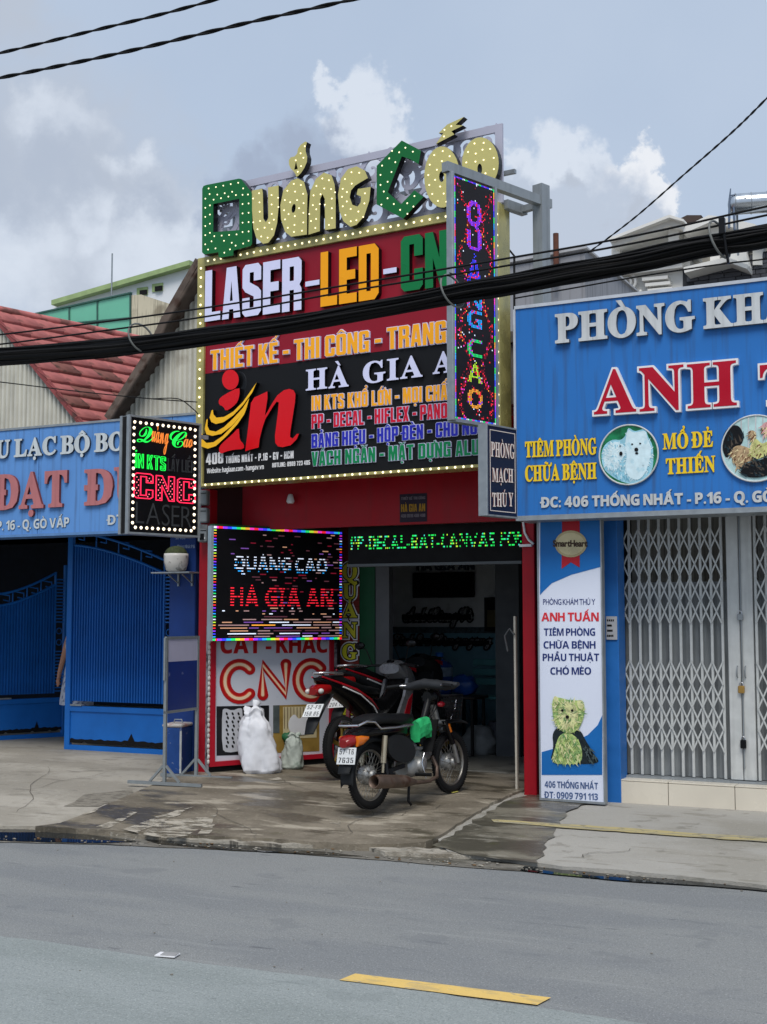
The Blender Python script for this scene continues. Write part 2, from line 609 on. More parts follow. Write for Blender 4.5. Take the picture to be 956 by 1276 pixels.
# ------------------------------------------------------------ lettering
BLK = {  # heavy condensed block capitals on a 10 x 20 grid
    'A': [[(0, 0), (2.4, 20), (7.6, 20), (10, 0), (6.6, 0), (6.3, 3.6), (3.7, 3.6), (3.4, 0)], [(4.0, 6.6), (6.0, 6.6), (5, 15)]],
    'B': [[(0, 0), (0, 20), (8.5, 20), (10, 18.5), (10, 11.4), (9, 10.2), (10, 9), (10, 1.5), (8.5, 0)], [(3.7, 3.2), (3.7, 8.7), (6.3, 8.7), (6.3, 3.2)], [(3.7, 11.8), (3.7, 17), (6.3, 17), (6.3, 11.8)]],
    'C': [[(1.5, 0), (0, 1.5), (0, 18.5), (1.5, 20), (8.5, 20), (10, 18.5), (10, 12.5), (6.3, 12.5), (6.3, 17), (3.7, 17), (3.7, 3), (6.3, 3), (6.3, 7.5), (10, 7.5), (10, 1.5), (8.5, 0)]],
    'D': [[(0, 0), (0, 20), (8, 20), (10, 18), (10, 2), (8, 0)], [(3.7, 3), (3.7, 17), (6.3, 17), (6.3, 3)]],
    'E': [[(0, 0), (0, 20), (9, 20), (9, 16.8), (3.7, 16.8), (3.7, 11.8), (8.2, 11.8), (8.2, 8.6), (3.7, 8.6), (3.7, 3.2), (9, 3.2), (9, 0)]],
    'F': [[(0, 0), (0, 20), (9, 20), (9, 16.8), (3.7, 16.8), (3.7, 11.8), (8.2, 11.8), (8.2, 8.6), (3.7, 8.6), (3.7, 0)]],
    'G': [[(1.5, 0), (0, 1.5), (0, 18.5), (1.5, 20), (8.5, 20), (10, 18.5), (10, 13.5), (6.3, 13.5), (6.3, 17), (3.7, 17), (3.7, 3), (6.3, 3), (6.3, 7.5), (5, 7.5), (5, 10.5), (10, 10.5), (10, 0), (7.6, 0), (7.2, 1), (6, 0)]],
    'H': [[(0, 0), (0, 20), (3.7, 20), (3.7, 12), (6.3, 12), (6.3, 20), (10, 20), (10, 0), (6.3, 0), (6.3, 8.6), (3.7, 8.6), (3.7, 0)]],
    'I': [[(0, 0), (0, 20), (3.8, 20), (3.8, 0)]],
    'K': [[(0, 0), (0, 20), (3.7, 20), (3.7, 12.6), (6.4, 20), (10.2, 20), (6.8, 11), (10.4, 0), (6.5, 0), (4.4, 7.2), (3.7, 5.6), (3.7, 0)]],
    'L': [[(0, 0), (0, 20), (3.7, 20), (3.7, 3.2), (8.6, 3.2), (8.6, 0)]],
    'M': [[(0, 0), (0, 20), (4.9, 20), (6.5, 10), (8.1, 20), (13, 20), (13, 0), (9.7, 0), (9.7, 12), (7.7, 0), (5.3, 0), (3.3, 12), (3.3, 0)]],
    'N': [[(0, 0), (0, 20), (3.4, 20), (6.6, 10), (6.6, 20), (10, 20), (10, 0), (7, 0), (3.4, 11), (3.4, 0)]],
    'O': [[(1.5, 0), (0, 1.5), (0, 18.5), (1.5, 20), (8.5, 20), (10, 18.5), (10, 1.5), (8.5, 0)], [(3.7, 3), (3.7, 17), (6.3, 17), (6.3, 3)]],
    'P': [[(0, 0), (0, 20), (8.5, 20), (10, 18.5), (10, 9), (8.5, 7.5), (3.7, 7.5), (3.7, 0)], [(3.7, 10.6), (3.7, 17), (6.3, 17), (6.3, 10.6)]],
    'R': [[(0, 0), (0, 20), (8.5, 20), (10, 18.5), (10, 11.2), (8.9, 9.6), (10, 8), (10, 0), (6.3, 0), (6.3, 8), (3.7, 8), (3.7, 0)], [(3.7, 11.2), (3.7, 17), (6.3, 17), (6.3, 11.2)]],
    'S': [[(1.5, 0), (0, 1.5), (0, 7), (3.7, 7), (3.7, 3), (6.3, 3), (6.3, 7.4), (1.5, 9.6), (0, 11.4), (0, 18.5), (1.5, 20), (8.5, 20), (10, 18.5), (10, 13.6), (6.3, 13.6), (6.3, 17), (3.7, 17), (3.7, 13), (8.5, 10.6), (10, 9), (10, 1.5), (8.5, 0)]],
    'T': [[(3.1, 0), (3.1, 16.8), (0, 16.8), (0, 20), (10, 20), (10, 16.8), (6.9, 16.8), (6.9, 0)]],
    'U': [[(1.5, 0), (0, 1.5), (0, 20), (3.7, 20), (3.7, 3), (6.3, 3), (6.3, 20), (10, 20), (10, 1.5), (8.5, 0)]],
    'V': [[(3, 0), (0, 20), (3.8, 20), (5, 7), (6.2, 20), (10, 20), (7, 0)]],
    'X': [[(0, 0), (3, 10.2), (0, 20), (3.8, 20), (5, 14.6), (6.2, 20), (10, 20), (7, 10.2), (10, 0), (6.2, 0), (5, 5.6), (3.8, 0)]],
    'Y': [[(3.2, 0), (3.2, 7.6), (0, 20), (3.8, 20), (5, 12), (6.2, 20), (10, 20), (6.8, 7.6), (6.8, 0)]],
    'W': [[(2, 0), (0, 20), (3.6, 20), (4.4, 8), (5.6, 18), (8.4, 18), (9.6, 8), (10.4, 20), (14, 20), (12, 0), (8.4, 0), (7, 11), (5.6, 0)]],
    '-': [[(0, 7.4), (0, 10.8), (6, 10.8), (6, 7.4)]],
    '.': [[(0, 0), (0, 3.4), (3.4, 3.4), (3.4, 0)]],
    ':': [[(0, 0), (0, 3.4), (3.4, 3.4), (3.4, 0)], [(0, 9), (0, 12.4), (3.4, 12.4), (3.4, 9)]],
    '1': [[(2.4, 0), (2.4, 14), (0, 14), (0, 16.5), (3.4, 20), (6.2, 20), (6.2, 0)]],
    '2': [[(0, 0), (0, 4), (6.3, 12.6), (6.3, 17), (3.7, 17), (3.7, 13), (0, 13), (0, 18.5), (1.5, 20), (8.5, 20), (10, 18.5), (10, 12), (4.4, 3.6), (10, 3.6), (10, 0)]],
    '3': [[(1.5, 0), (0, 1.5), (0, 7), (3.7, 7), (3.7, 3), (6.3, 3), (6.3, 8.6), (4, 8.6), (4, 11.6), (6.3, 11.6), (6.3, 17), (3.7, 17), (3.7, 13.6), (0, 13.6), (0, 18.5), (1.5, 20), (8.5, 20), (10, 18.5), (10, 11.4), (8.9, 10.1), (10, 8.9), (10, 1.5), (8.5, 0)]],
    '4': [[(5.6, 0), (5.6, 4), (0, 4), (0, 7.4), (4.6, 20), (8.8, 20), (8.8, 7.4), (10.2, 7.4), (10.2, 4), (8.8, 4), (8.8, 0)], [(3.4, 7.4), (5.7, 7.4), (5.7, 14)]],
    '5': [[(1.5, 0), (0, 1.5), (0, 6.6), (3.7, 6.6), (3.7, 3), (6.3, 3), (6.3, 9.4), (0, 9.4), (0, 20), (9.6, 20), (9.6, 16.8), (3.7, 16.8), (3.7, 12.6), (8.5, 12.6), (10, 11), (10, 1.5), (8.5, 0)]],
    '6': [[(1.5, 0), (0, 1.5), (0, 18.5), (1.5, 20), (8.5, 20), (10, 18.5), (10, 14), (6.3, 14), (6.3, 17), (3.7, 17), (3.7, 12.2), (8.5, 12.2), (10, 10.7), (10, 1.5), (8.5, 0)], [(3.7, 3), (3.7, 9), (6.3, 9), (6.3, 3)]],
    '7': [[(1.6, 0), (6.2, 16.8), (0, 16.8), (0, 20), (10, 20), (10, 16.6), (5.4, 0)]],
    '8': [[(1.5, 0), (0, 1.5), (0, 9), (1, 10.2), (0, 11.4), (0, 18.5), (1.5, 20), (8.5, 20), (10, 18.5), (10, 11.4), (9, 10.2), (10, 9), (10, 1.5), (8.5, 0)], [(3.7, 3), (3.7, 8.7), (6.3, 8.7), (6.3, 3)], [(3.7, 11.8), (3.7, 17), (6.3, 17), (6.3, 11.8)]],
    '0': [[(1.5, 0), (0, 1.5), (0, 18.5), (1.5, 20), (8.5, 20), (10, 18.5), (10, 1.5), (8.5, 0)], [(3.7, 3), (3.7, 17), (6.3, 17), (6.3, 3)]],
}
BLK['9'] = [[(10 - x, 20 - y) for x, y in lp] for lp in BLK['6']]
BASE = {}
for _b, _s in {'A': 'ÀÁẢÃẠĂẰẮẲẴẶÂẦẤẨẪẬ', 'E': 'ÈÉẺẼẸÊỀẾỂỄỆ', 'I': 'ÌÍỈĨỊİ', 'O': 'ÒÓỎÕỌÔỒỐỔỖỘƠỜỚỞỠỢ', 'U': 'ÙÚỦŨỤƯỪỨỬỮỰ', 'Y': 'ỲÝỶỸỴ', 'a': 'àáảãạăằắẳẵặâầấẩẫậ', 'e': 'èéẻẽẹêềếểễệ', 'o': 'òóỏõọôồốổỗộơờớởỡợ', 'u': 'ùúủũụưừứửữự', 'i': 'ìíỉĩị'}.items():
    for _c in _s:
        BASE[_c] = _b
import unicodedata


def glyph_font(ch):
    cu = bpy.data.curves.new('glyph', 'FONT')
    cu.body = ch
    cu.resolution_u = 3
    ob = bpy.data.objects.new('glyph', cu)
    me = bpy.data.meshes.new_from_object(ob)
    key = {}
    vs = []
    mp = []
    for v in me.vertices:
        k = (round(v.co.x, 5), round(v.co.y, 5))
        if k not in key:
            key[k] = len(vs)
            vs.append(k)
        mp.append(key[k])
    ed = {}
    for p in me.polygons:
        q = [mp[i] for i in p.vertices]
        for i in range(len(q)):
            a, b = q[i], q[(i + 1) % len(q)]
            if a != b:
                ed[(a, b)] = 1
    nxt = {a: b for a, b in ed if (b, a) not in ed}
    loops = []
    while nxt:
        a0 = next(iter(nxt))
        lp = [a0]
        b = nxt.pop(a0)
        while b != a0 and b in nxt:
            lp.append(b)
            b = nxt.pop(b)
        if len(lp) > 2:
            loops.append([vs[i] for i in lp])
    bpy.data.meshes.remove(me)
    bpy.data.objects.remove(ob)
    bpy.data.curves.remove(cu)
    return loops


def style_char(c, style):
    if 'A' <= c <= 'Z':
        return chr({'serif': 0x1D400, 'sans': 0x1D5D4, 'script': 0x1D4D0}[style] + ord(c) - 65)
    if 'a' <= c <= 'z':
        return chr({'serif': 0x1D41A, 'sans': 0x1D5EE, 'script': 0x1D4EA}[style] + ord(c) - 97)
    if c.isdigit():
        return chr({'serif': 0x1D7CE, 'sans': 0x1D7EC, 'script': 0x1D7CE}[style] + ord(c) - 48)
    return c


GC = {}
NEX = {}      # how many trailing loops of a glyph are separate marks
CAPH = {}


def cap_of(style):
    if style not in CAPH:
        lps = glyph_font(style_char('H', style) if style != 'plain' else 'H')
        CAPH[style] = max(p[1] for lp in lps for p in lp)
    return CAPH[style]


def marks(x0, x1, top, cps, upper, style):
    """Vietnamese tone and vowel marks, in cap-height units, over a letter spanning x0..x1"""
    out = []
    m = (x0 + x1) / 2
    w = min(0.2, max(0.13, (x1 - x0) * 0.42))
    t = 0.075 if style != 'plain' else 0.06
    z = top + 0.05
    if 0x302 in cps:
        out.append([(m - w, z), (m - w * 0.15, z + 0.15), (m + w * 0.15, z + 0.15), (m + w, z), (m + w * 0.55, z), (m, z + 0.075), (m - w * 0.55, z)])
        z += 0.13
        mm = m + w * 0.6
    elif 0x306 in cps:
        out.append([(m - w, z + 0.13), (m - w * .6, z + 0.02), (m, z - 0.01), (m + w * .6, z + 0.02), (m + w, z + 0.13), (m + w * .62, z + 0.13), (m + w * .35, z + 0.075), (m, z + 0.06), (m - w * .35, z + 0.075), (m - w * .62, z + 0.13)])
        z += 0.12
        mm = m
    else:
        mm = m
    if 0x300 in cps:
        out.append([(mm - 0.15, z + 0.19), (mm - 0.04, z + 0.19), (mm + 0.08, z), (mm + 0.01, z)])
    if 0x301 in cps:
        out.append([(mm + 0.15, z + 0.19), (mm + 0.04, z + 0.19), (mm - 0.08, z), (mm - 0.01, z)][::-1])
    if 0x303 in cps:
        pts = [(mm - 0.18 + 0.36 * k / 10, z + 0.08 + 0.045 * math.sin(k / 10 * 2 * math.pi)) for k in range(11)]
        out.append(ribbon(pts, t, 0))
    if 0x309 in cps:
        pts = [(mm - 0.07, z + 0.15), (mm - 0.02, z + 0.2), (mm + 0.05, z + 0.18), (mm + 0.06, z + 0.12), (mm + 0.0, z + 0.07), (mm, z + 0.01)]
        out.append(ribbon(pts, t * 0.9, 0))
    if 0x307 in cps:
        out.append(ellipse(mm, z + 0.1, 0.075, 0.075, 10))
    if 0x323 in cps:
        out.append(ellipse(m, -0.17, 0.075, 0.075, 10))
    if 0x31B in cps:
        pts = [(x1 - 0.06, top - 0.05), (x1 + 0.05, top - 0.02), (x1 + 0.09, top + 0.06), (x1 + 0.07, top + 0.13)]
        out.append(ribbon(pts, t * 1.1, 0))
    return out


def glyph(ch, style):
    """loops in cap-height units and the advance"""
    k = (ch, style)
    if k in GC:
        return GC[k]
    if ch == ' ':
        GC[k] = ([], 0.28 if style != 'block' else 0.22)
        return GC[k]
    base = BASE.get(ch)
    cps = {ord(x) for x in unicodedata.normalize('NFD', ch)[1:]} if base else set()
    b = base or ch
    bar = b in 'Đđ'
    if bar:
        b = 'D' if b == 'Đ' else 'd'
    if style == 'block':
        u = b.upper()
        src = BLK.get(u, BLK['-'])
        loops = [[(x / 20, y / 20) for x, y in lp] for lp in src]
        adv_pad = 0.07
    else:
        g = b if style == 'plain' else style_char(b, style)
        cp = cap_of(style)
        loops = [[(x / cp, y / cp) for x, y in lp] for lp in glyph_font(g)]
        adv_pad = 0.10 if style in ('serif', 'sans', 'plain') else 0.0
    if loops:
        x0 = min(p[0] for lp in loops for p in lp)
        x1 = max(p[0] for lp in loops for p in lp)
        top = max(p[1] for lp in loops for p in lp)
        loops = [[(x - x0, y) for x, y in lp] for lp in loops]
        w = x1 - x0
        if b == 'i' and base:
            top = 0.7
        if bar:
            xs_ = sorted(p[0][0] + (p[1][0] - p[0][0]) * (.49 - p[0][1]) / (p[1][1] - p[0][1]) for lp in loops for p in zip(lp, lp[1:] + lp[:1]) if (p[0][1] > .49) != (p[1][1] > .49))
            if len(xs_) > 1:
                loops = loops + [[(xs_[0] - .13, .44), (xs_[0] - .13, .54), (xs_[1] + .08, .54), (xs_[1] + .08, .44)]]
                NEX[k] = 1
        mk = marks(0, w, top, cps, b.isupper(), style)
        NEX[k] = NEX.get(k, 0) + len(mk)
        loops = loops + mk
    else:
        w = 0.3
    GC[k] = (loops, w + adv_pad)
    return GC[k]


GMESH = {}


def layout(s, style, track=0.0):
    x = 0
    out = []
    for ch in s:
        lp, adv = glyph(ch, style)
        if lp:
            out.append((ch, x))
        x += adv + track
    return out, x - 0.08 - track


class Frame:
    """a vertical plane in the place: origin, direction of its run (world angle); local x along it, -y to the viewer, z up"""
    def __init__(s, o, ang):
        s.o = Vector(o)
        s.a = ang
        s.dx = Vector((math.cos(ang), math.sin(ang), 0))
        s.dy = Vector((-math.sin(ang), math.cos(ang), 0))

    def loc(s, px, py, y=0.0):
        r = ray(px, py)
        o = s.o + s.dy * y - Vector((0, 0, EYE))
        t = o.dot(s.dy) / r.dot(s.dy)
        q = r * t - (s.o - Vector((0, 0, EYE)))
        return (q.dot(s.dx), q.z)

    def locs(s, pts, y=0.0):
        return [s.loc(px, py, y) for px, py in pts]

    def world(s, x, y, z):
        return s.o + s.dx * x + s.dy * y + Vector((0, 0, z))

    def thing(s, name, label, cat, group=None):
        return thing(name, label, cat, s.o, s.a, group)


def letters(F, parent, txt, style, p0, p1, cap, y, depth, mf, ms=None, off=0.0, outline=None, om=None, split=True, name='letter', track=0.0, label=None, hollow=None, kx=1.0):
    """text on plane y of frame F: baseline from photo point p0 to p1, cap height measured from photo row `cap` above p0"""
    x0, z0 = F.loc(p0[0], p0[1], y)
    x1, z1 = F.loc(p1[0], p1[1], y)
    h = F.loc(p0[0], cap, y)[1] - z0
    lay, wid = layout(txt, style, track)
    sx = (x1 - x0) / wid
    sl = (z1 - z0) / (x1 - x0)
    ms = ms or mf
    objs = []
    joint = MB()
    for ch, cx in lay:
        key = (ch, style, round(sx, 4), round(h, 4), depth, off, outline, hollow, mf.name, ms.name, om.name if om else '')
        gx = x0 + cx * sx
        gz = z0 + cx * sx * sl
        if key not in GMESH or not split:
            lps = [[(a * sx, b * h) for a, b in lp] for lp in glyph(ch, style)[0]]
            nx = NEX.get((ch, style), 0)
            ex = lps[len(lps) - nx:]
            lps = lps[:len(lps) - nx]
            if off:
                lps = offset_loops(lps, off)
                ex = [offset_loops([e_], off)[0] for e_ in ex]
            mb = MB()
            if hollow:
                lo = offset_loops(lps, hollow / 2)
                li = offset_loops(lps, -hollow / 2)
                lo += [offset_loops([e_], hollow / 2)[0] for e_ in ex]
                t, b, v = fill(lo + li)
                add_flat(mb, v, t, b, -depth, 0, 0, 1, back=False)
            else:
                if outline:
                    lo = offset_loops(lps, outline)
                    t, b, v = fill([l_ for l_ in lo if abs(area(l_)) > 1e-5], [offset_loops([e_], outline)[0] for e_ in ex])
                    add_flat(mb, v, t, b, -depth, 0, 2, 1, back=False)
                    t, b, v = fill(lps, ex)
                    add_flat(mb, v, t, b, -depth - 0.003, -depth, 0, 0, back=False)
                else:
                    t, b, v = fill(lps, ex)
                    add_flat(mb, v, t, b, -depth, 0, 0, 1, back=False)
            GMESH[key] = mb
            if split:
                GMESH[key] = mb.mesh(name, [mf, ms, om or mf])
        if split:
            objs.append(link(name, GMESH[key], parent, loc=(gx, y, gz)))
        else:
            mb = GMESH[key]
            o = len(joint.v)
            joint.v += [(a + gx, b + y, c_ + gz) for a, b, c_ in mb.v]
            joint.f += [tuple(i + o for i in f) for f in mb.f]
            joint.mi += mb.mi
            joint.sm += mb.sm
    if not split:
        objs.append(joint.build(name, [mf, ms, om or mf], parent))
    if label:
        objs[0]['label'] = label
    return objs


def shape(F, parent, name, loops, y, depth, mf, ms=None, px=True, off=0, label=None, kind=None):
    """outline given in photo pixels on plane y, extruded towards the viewer"""
    lp = [F.locs(l_, y) for l_ in loops] if px else loops
    if off:
        lp = offset_loops(lp, off)
    t, b, v = fill(lp)
    mb = MB()
    add_flat(mb, v, t, b, y - depth, y, 0, 1)
    return mb.build(name, [mf, ms or mf], parent, label=label, kind=kind)


def zs(pts, s, ox, oy):
    return [(ox + x / s, oy + y / s) for x, y in pts]


def bulbs_along(mb, loops, step, y, r, closed=True, phase=0.5):
    """little lamp domes along outlines (local xz)"""
    for lp in loops:
        q = lp + [lp[0]] if closed else lp
        acc = step * phase
        for i in range(len(q) - 1):
            a, b = Vector(q[i]), Vector(q[i + 1])
            ln = (b - a).length
            while acc < ln:
                p = a + (b - a) * (acc / ln)
                dome(mb, p.x, y, p.y, r)
                acc += step
            acc -= ln


def dome(mb, x, y, z, r, mi=0):
    n = 6
    vs = [(x + r * math.cos(k * math.pi / 3), y, z + r * math.sin(k * math.pi / 3)) for k in range(n)]
    vs += [(x + .6 * r * math.cos(k * math.pi / 3), y - r * .7, z + .6 * r * math.sin(k * math.pi / 3)) for k in range(n)]
    fs = [(k, (k + 1) % n, n + (k + 1) % n, n + k) for k in range(n)] + [tuple(range(n, 2 * n))]
    mb.add(vs, fs, mi, True)
# ============================================================ palette
M_WHITE = mat('white paint', (226, 226, 228), 0.5, var=.05)
M_BLACK = mat('black acrylic', (13, 13, 15), 0.3, var=.2)
M_BLACKM = mat('matt black', (16, 16, 18), 0.75, var=.2)
M_STEEL = mat('painted grey steel', (140, 146, 150), 0.45, metal=.3, var=.08, streak=.25, bump=.1)
M_GALV = mat('galvanised tube', (150, 156, 160), 0.42, metal=.5, var=.12, scale=12)
M_CHROME = mat('chrome', (205, 205, 208), 0.22, metal=.95, var=.08, dirt=(18, .6, (80, 60, 45), .5))
M_RED = mat('red panel paint', (168, 18, 34), 0.42, var=.08, streak=.15)
M_REDFLAT = mat('red sign face', (140, 20, 38), 0.4, var=.05, scale=1.5)
M_GLASS = mat('dark glass', (18, 22, 26), 0.1, var=0)


def struct(o):
    o['kind'] = 'structure'
    return o


# ------------------------------------------------------------ node helper for the ground sheets
def ground_mat(name, base, parts, rough=0.85, bump=0.35, speck=0.0, wet=None):
    """base colour + list of (scale vec, lo, hi, colour, strength) noise layers in world metres"""
    m = bpy.data.materials.new(name)
    m.use_nodes = True
    t = m.node_tree
    n, l = t.nodes, t.links
    b = n['Principled BSDF']
    tcn = n.new('ShaderNodeTexCoord')

    def noise(sc, detail=6, rg=0.55):
        mp = n.new('ShaderNodeMapping')
        mp.inputs['Scale'].default_value = sc
        l.new(tcn.outputs['Object'], mp.inputs['Vector'])
        q = n.new('ShaderNodeTexNoise')
        q.inputs['Scale'].default_value = 1
        q.inputs['Detail'].default_value = detail
        q.inputs['Roughness'].default_value = rg
        l.new(mp.outputs[0], q.inputs['Vector'])
        return q.outputs['Fac']

    def rng(v, a, bb, c0=0.0, c1=1.0):
        q = n.new('ShaderNodeMapRange')
        q.interpolation_type = 'SMOOTHSTEP'
        l.new(v, q.inputs[0])
        for i, x in enumerate((a, bb, c0, c1)):
            q.inputs[i + 1].default_value = x
        return q.outputs[0]
    cur = srgb(*base) + (1,)
    wetf = None
    for layer in parts:
        sc, lo, hi, colr, st = layer[:5]
        f = rng(noise(sc), lo, hi, 0, st)
        x = n.new('ShaderNodeMix')
        x.data_type = 'RGBA'
        l.new(f, x.inputs[0])
        if isinstance(cur, tuple):
            x.inputs[6].default_value = cur
        else:
            l.new(cur, x.inputs[6])
        x.inputs[7].default_value = srgb(*colr) + (1,)
        cur = x.outputs[2]
        if len(layer) > 5:
            wetf = f
    l.new(cur, b.inputs['Base Color'])
    if wetf is not None:
        l.new(rng(wetf, 0, .8, rough, .3), b.inputs['Roughness'])
    else:
        l.new(rng(noise((2, 2, 2)), .3, .7, max(0.05, rough - .1), min(1, rough + .08)), b.inputs['Roughness'])
    bn = n.new('ShaderNodeBump')
    bn.inputs['Strength'].default_value = bump
    bn.inputs['Distance'].default_value = 0.01
    mixh = n.new('ShaderNodeMath')
    mixh.operation = 'ADD'
    l.new(noise((70, 70, 70), 3), mixh.inputs[0])
    l.new(noise((9, 9, 9), 6), mixh.inputs[1])
    l.new(mixh.outputs[0], bn.inputs['Height'])
    l.new(bn.outputs[0], b.inputs['Normal'])
    return m


def sheet(name, pts, z, m, kind='structure', zf=None, res=None):
    """flat-ish sheet from an outline of world points (x, y)"""
    t, b, v = fill([pts])
    mb = MB()
    mb.add([(x, y, zf(x, y) + z if zf else z) for x, y in v], t, 0)
    return mb.build(name, m, kind=kind)


def grid_sheet(name, pts, dz, m, zf, step, edge_drop=None, rnd=0.0):
    """sheet with interior vertices so it can follow zf; optional vertical skirt"""
    xs = [p[0] for p in pts]
    ys = [p[1] for p in pts]
    cp = [Vector(p) for p in pts]
    edges = [(i, (i + 1) % len(pts)) for i in range(len(pts))]
    x = min(xs) + step / 2
    while x < max(xs):
        y = min(ys) + step / 2
        while y < max(ys):
            q = (x + random.uniform(-.2, .2) * step, y + random.uniform(-.2, .2) * step)
            if inside(q[0], q[1], [pts]):
                cp.append(Vector(q))
            y += step
        x += step
    r = delaunay_2d_cdt(cp, edges, [], 0, 1e-5)
    vs = [tuple(v) for v in r[0]]
    tri = []
    for t in r[2]:
        a = sum(vs[i][0] for i in t) / 3
        b = sum(vs[i][1] for i in t) / 3
        if inside(a, b, [pts]):
            p0, p1, p2 = (vs[i] for i in t)
            if (p1[0] - p0[0]) * (p2[1] - p0[1]) - (p1[1] - p0[1]) * (p2[0] - p0[0]) < 0:
                t = t[::-1]
            tri.append(tuple(t))
    mb = MB()
    mb.add([(a, b, zf(a, b) + dz + random.uniform(-rnd, rnd)) for a, b in vs], tri, 0, True)
    if edge_drop:
        n = len(mb.v)
        used = set()
        for t in tri:
            for i in range(3):
                used.add((t[i], t[(i + 1) % 3]))
        for a, b in list(used):
            if (b, a) not in used:
                va, vb = mb.v[a], mb.v[b]
                mb.add([va, (va[0], va[1], va[2] - edge_drop), (vb[0], vb[1], vb[2] - edge_drop), vb], [(0, 1, 2, 3)], 0)
    return mb.build(name, m, kind='structure')


def jag(pts, amp, step):
    """break an outline edge into uneven steps"""
    out = []
    for i in range(len(pts) - 1):
        a, b = Vector(pts[i]), Vector(pts[i + 1])
        k = max(1, int((b - a).length / step))
        for j in range(k):
            p = a.lerp(b, j / k)
            out.append((p.x + random.uniform(-amp, amp), p.y + random.uniform(-amp, amp)))
    out.append(tuple(pts[-1]))
    return out


# ------------------------------------------------------------ ground, road
M_EARTH = ground_mat('bare ground', (96, 92, 84), [((.3, .3, 1), .4, .6, (112, 108, 98), .8)])
sheet('ground', [(-700, -500), (700, -500), (700, 900), (-700, 900)], -0.06, M_EARTH)
ASPH = [((.5, 1.6, 1), .42, .62, (116, 119, 121), .7), ((120, 120, 120), .52, .62, (84, 86, 88), .55), ((85, 85, 85), .56, .66, (172, 174, 174), .5), ((34, 34, 34), .58, .66, (98, 101, 103), .45), ((2.2, 2.6, 1), .6, .66, (104, 107, 110), .35),
        ((1.4, 7, 1), .64, .7, (84, 88, 92), .35), ((3, 11, 1), .68, .72, (78, 80, 84), .6), ((.6, 9, 1), .62, .68, (150, 152, 150), .22)]
M_ROAD = ground_mat('worn asphalt', (130, 132, 131), ASPH, .85, .55)
M_ROAD2 = ground_mat('pale asphalt', (140, 146, 145), [(a, b, c_, (d[0] + 8, d[1] + 12, d[2] + 8), e * .8) for a, b, c_, d, e in ASPH], .85, .35)
SEAM = 5.74
sheet('road', [(-90, SEAM - .4), (70, SEAM - .4), (70, 9.35), (-90, 9.35)], 0.0, M_ROAD)
edge = jag([(70, SEAM), (6, SEAM - .01), (-.9, SEAM + .0), (-2.9, SEAM + .02), (-4.0, SEAM - .05), (-6, SEAM - .06), (-90, SEAM)], .014, .16)
sheet('road_near_lane', [(-90, -3.0), (70, -3.0)] + edge, 0.003, M_ROAD2)
sheet('road_far_pavement', [(-90, -12), (70, -12), (70, -3.0), (-90, -3.0)], 0.1, M_EARTH)

M_YEL = ground_mat('worn yellow road paint', (216, 182, 104), [((4, 14, 1), .5, .62, (186, 162, 108), .8), ((9, 22, 1), .6, .66, (150, 144, 128), .8), ((30, 60, 1), .62, .7, (150, 140, 112), .6), ((70, 70, 70), .6, .7, (240, 214, 150), .4)], .8, .3)
q = [G(423, 1223), G(442, 1215), G(687, 1245), G(669, 1254)]
for k, dx in enumerate((0, -6.2, 6.2, 12.4)):
    pts = jag([(p.x + dx, p.y) for p in q] + [(q[0].x + dx, q[0].y)], .004, .12)[:-1]
    t_, b_, v_ = fill([pts])
    mb = MB()
    mb.add([(x, y, 0.0075) for x, y in v_], t_, 0)
    o = mb.build('lane_marking', M_YEL, kind='structure')

# kerb side edges, traced on the ground
road_edge = [G(*p).xy for p in [(-160, 1044), (0, 1050), (120, 1053), (240, 1058), (360, 1064), (480, 1073), (560, 1080), (660, 1087), (760, 1096), (860, 1103), (956, 1111), (1100, 1122)]]


def zf(x, y):
    t = (y - 8.95) / (11.1 - 8.95)
    t = max(0.0, min(1.0, t))
    return 0.035 + 0.105 * t + 0.004 * math.sin(x * 2.1) * math.sin(y * 1.7)


M_GUT = ground_mat('dirty gutter', (112, 108, 100), [((1.2, 5, 1), .42, .58, (84, 82, 74), .9, 1), ((5, 16, 1), .55, .65, (140, 136, 124), .7), ((14, 26, 1), .6, .66, (58, 56, 50), .8)], .7, .5)
back = 9.9
gpts = [(a.x, a.y) for a in road_edge]
gpts = jag([(-60, gpts[0][1] - .05)] + gpts + [(40, gpts[-1][1])], .012, .1)
grid_sheet('gutter', gpts + [(40, back), (-60, back)], 0.006, M_GUT, lambda x, y: 0.0, 2.0)

CONC = [((.8, 1.3, 1), .42, .62, (142, 138, 128), .8), ((2.2, 6, 1), .56, .66, (120, 116, 104), .55), ((26, 26, 26), .58, .7, (178, 174, 164), .35), ((5, 5, 5), .62, .7, (108, 104, 94), .45), ((80, 80, 80), .6, .7, (118, 114, 106), .4)]
M_CONC = ground_mat('pale concrete pavement', (160, 157, 150), CONC, .88, .45)
M_CONCL = ground_mat('pale concrete ramp', (166, 160, 148), [((.8, 1.4, 1), .42, .6, (142, 136, 124), .8), ((1.6, 3, 1), .57, .68, (118, 112, 101), .5), ((12, 12, 12), .56, .66, (136, 130, 118), .45), ((30, 30, 30), .58, .7, (186, 180, 168), .35), ((3, 9, 3), .6, .68, (96, 91, 82), .4), ((80, 80, 80), .6, .7, (120, 114, 104), .4)], .88, .5)
M_BROWN = ground_mat('stained brown concrete', (130, 121, 106), [((.9, 1.5, 1), .38, .58, (98, 90, 76), .85), ((1.2, 2.6, 1), .48, .6, (68, 63, 52), .75, 1), ((1.1, 3.6, 1), .57, .64, (182, 173, 156), .6), ((3.6, 5, 1), .6, .68, (88, 82, 62), .5), ((11, 13, 1), .56, .66, (106, 98, 84), .5), ((26, 26, 26), .56, .7, (164, 156, 140), .4), ((70, 70, 70), .6, .7, (90, 84, 74), .4)], .8, .55)
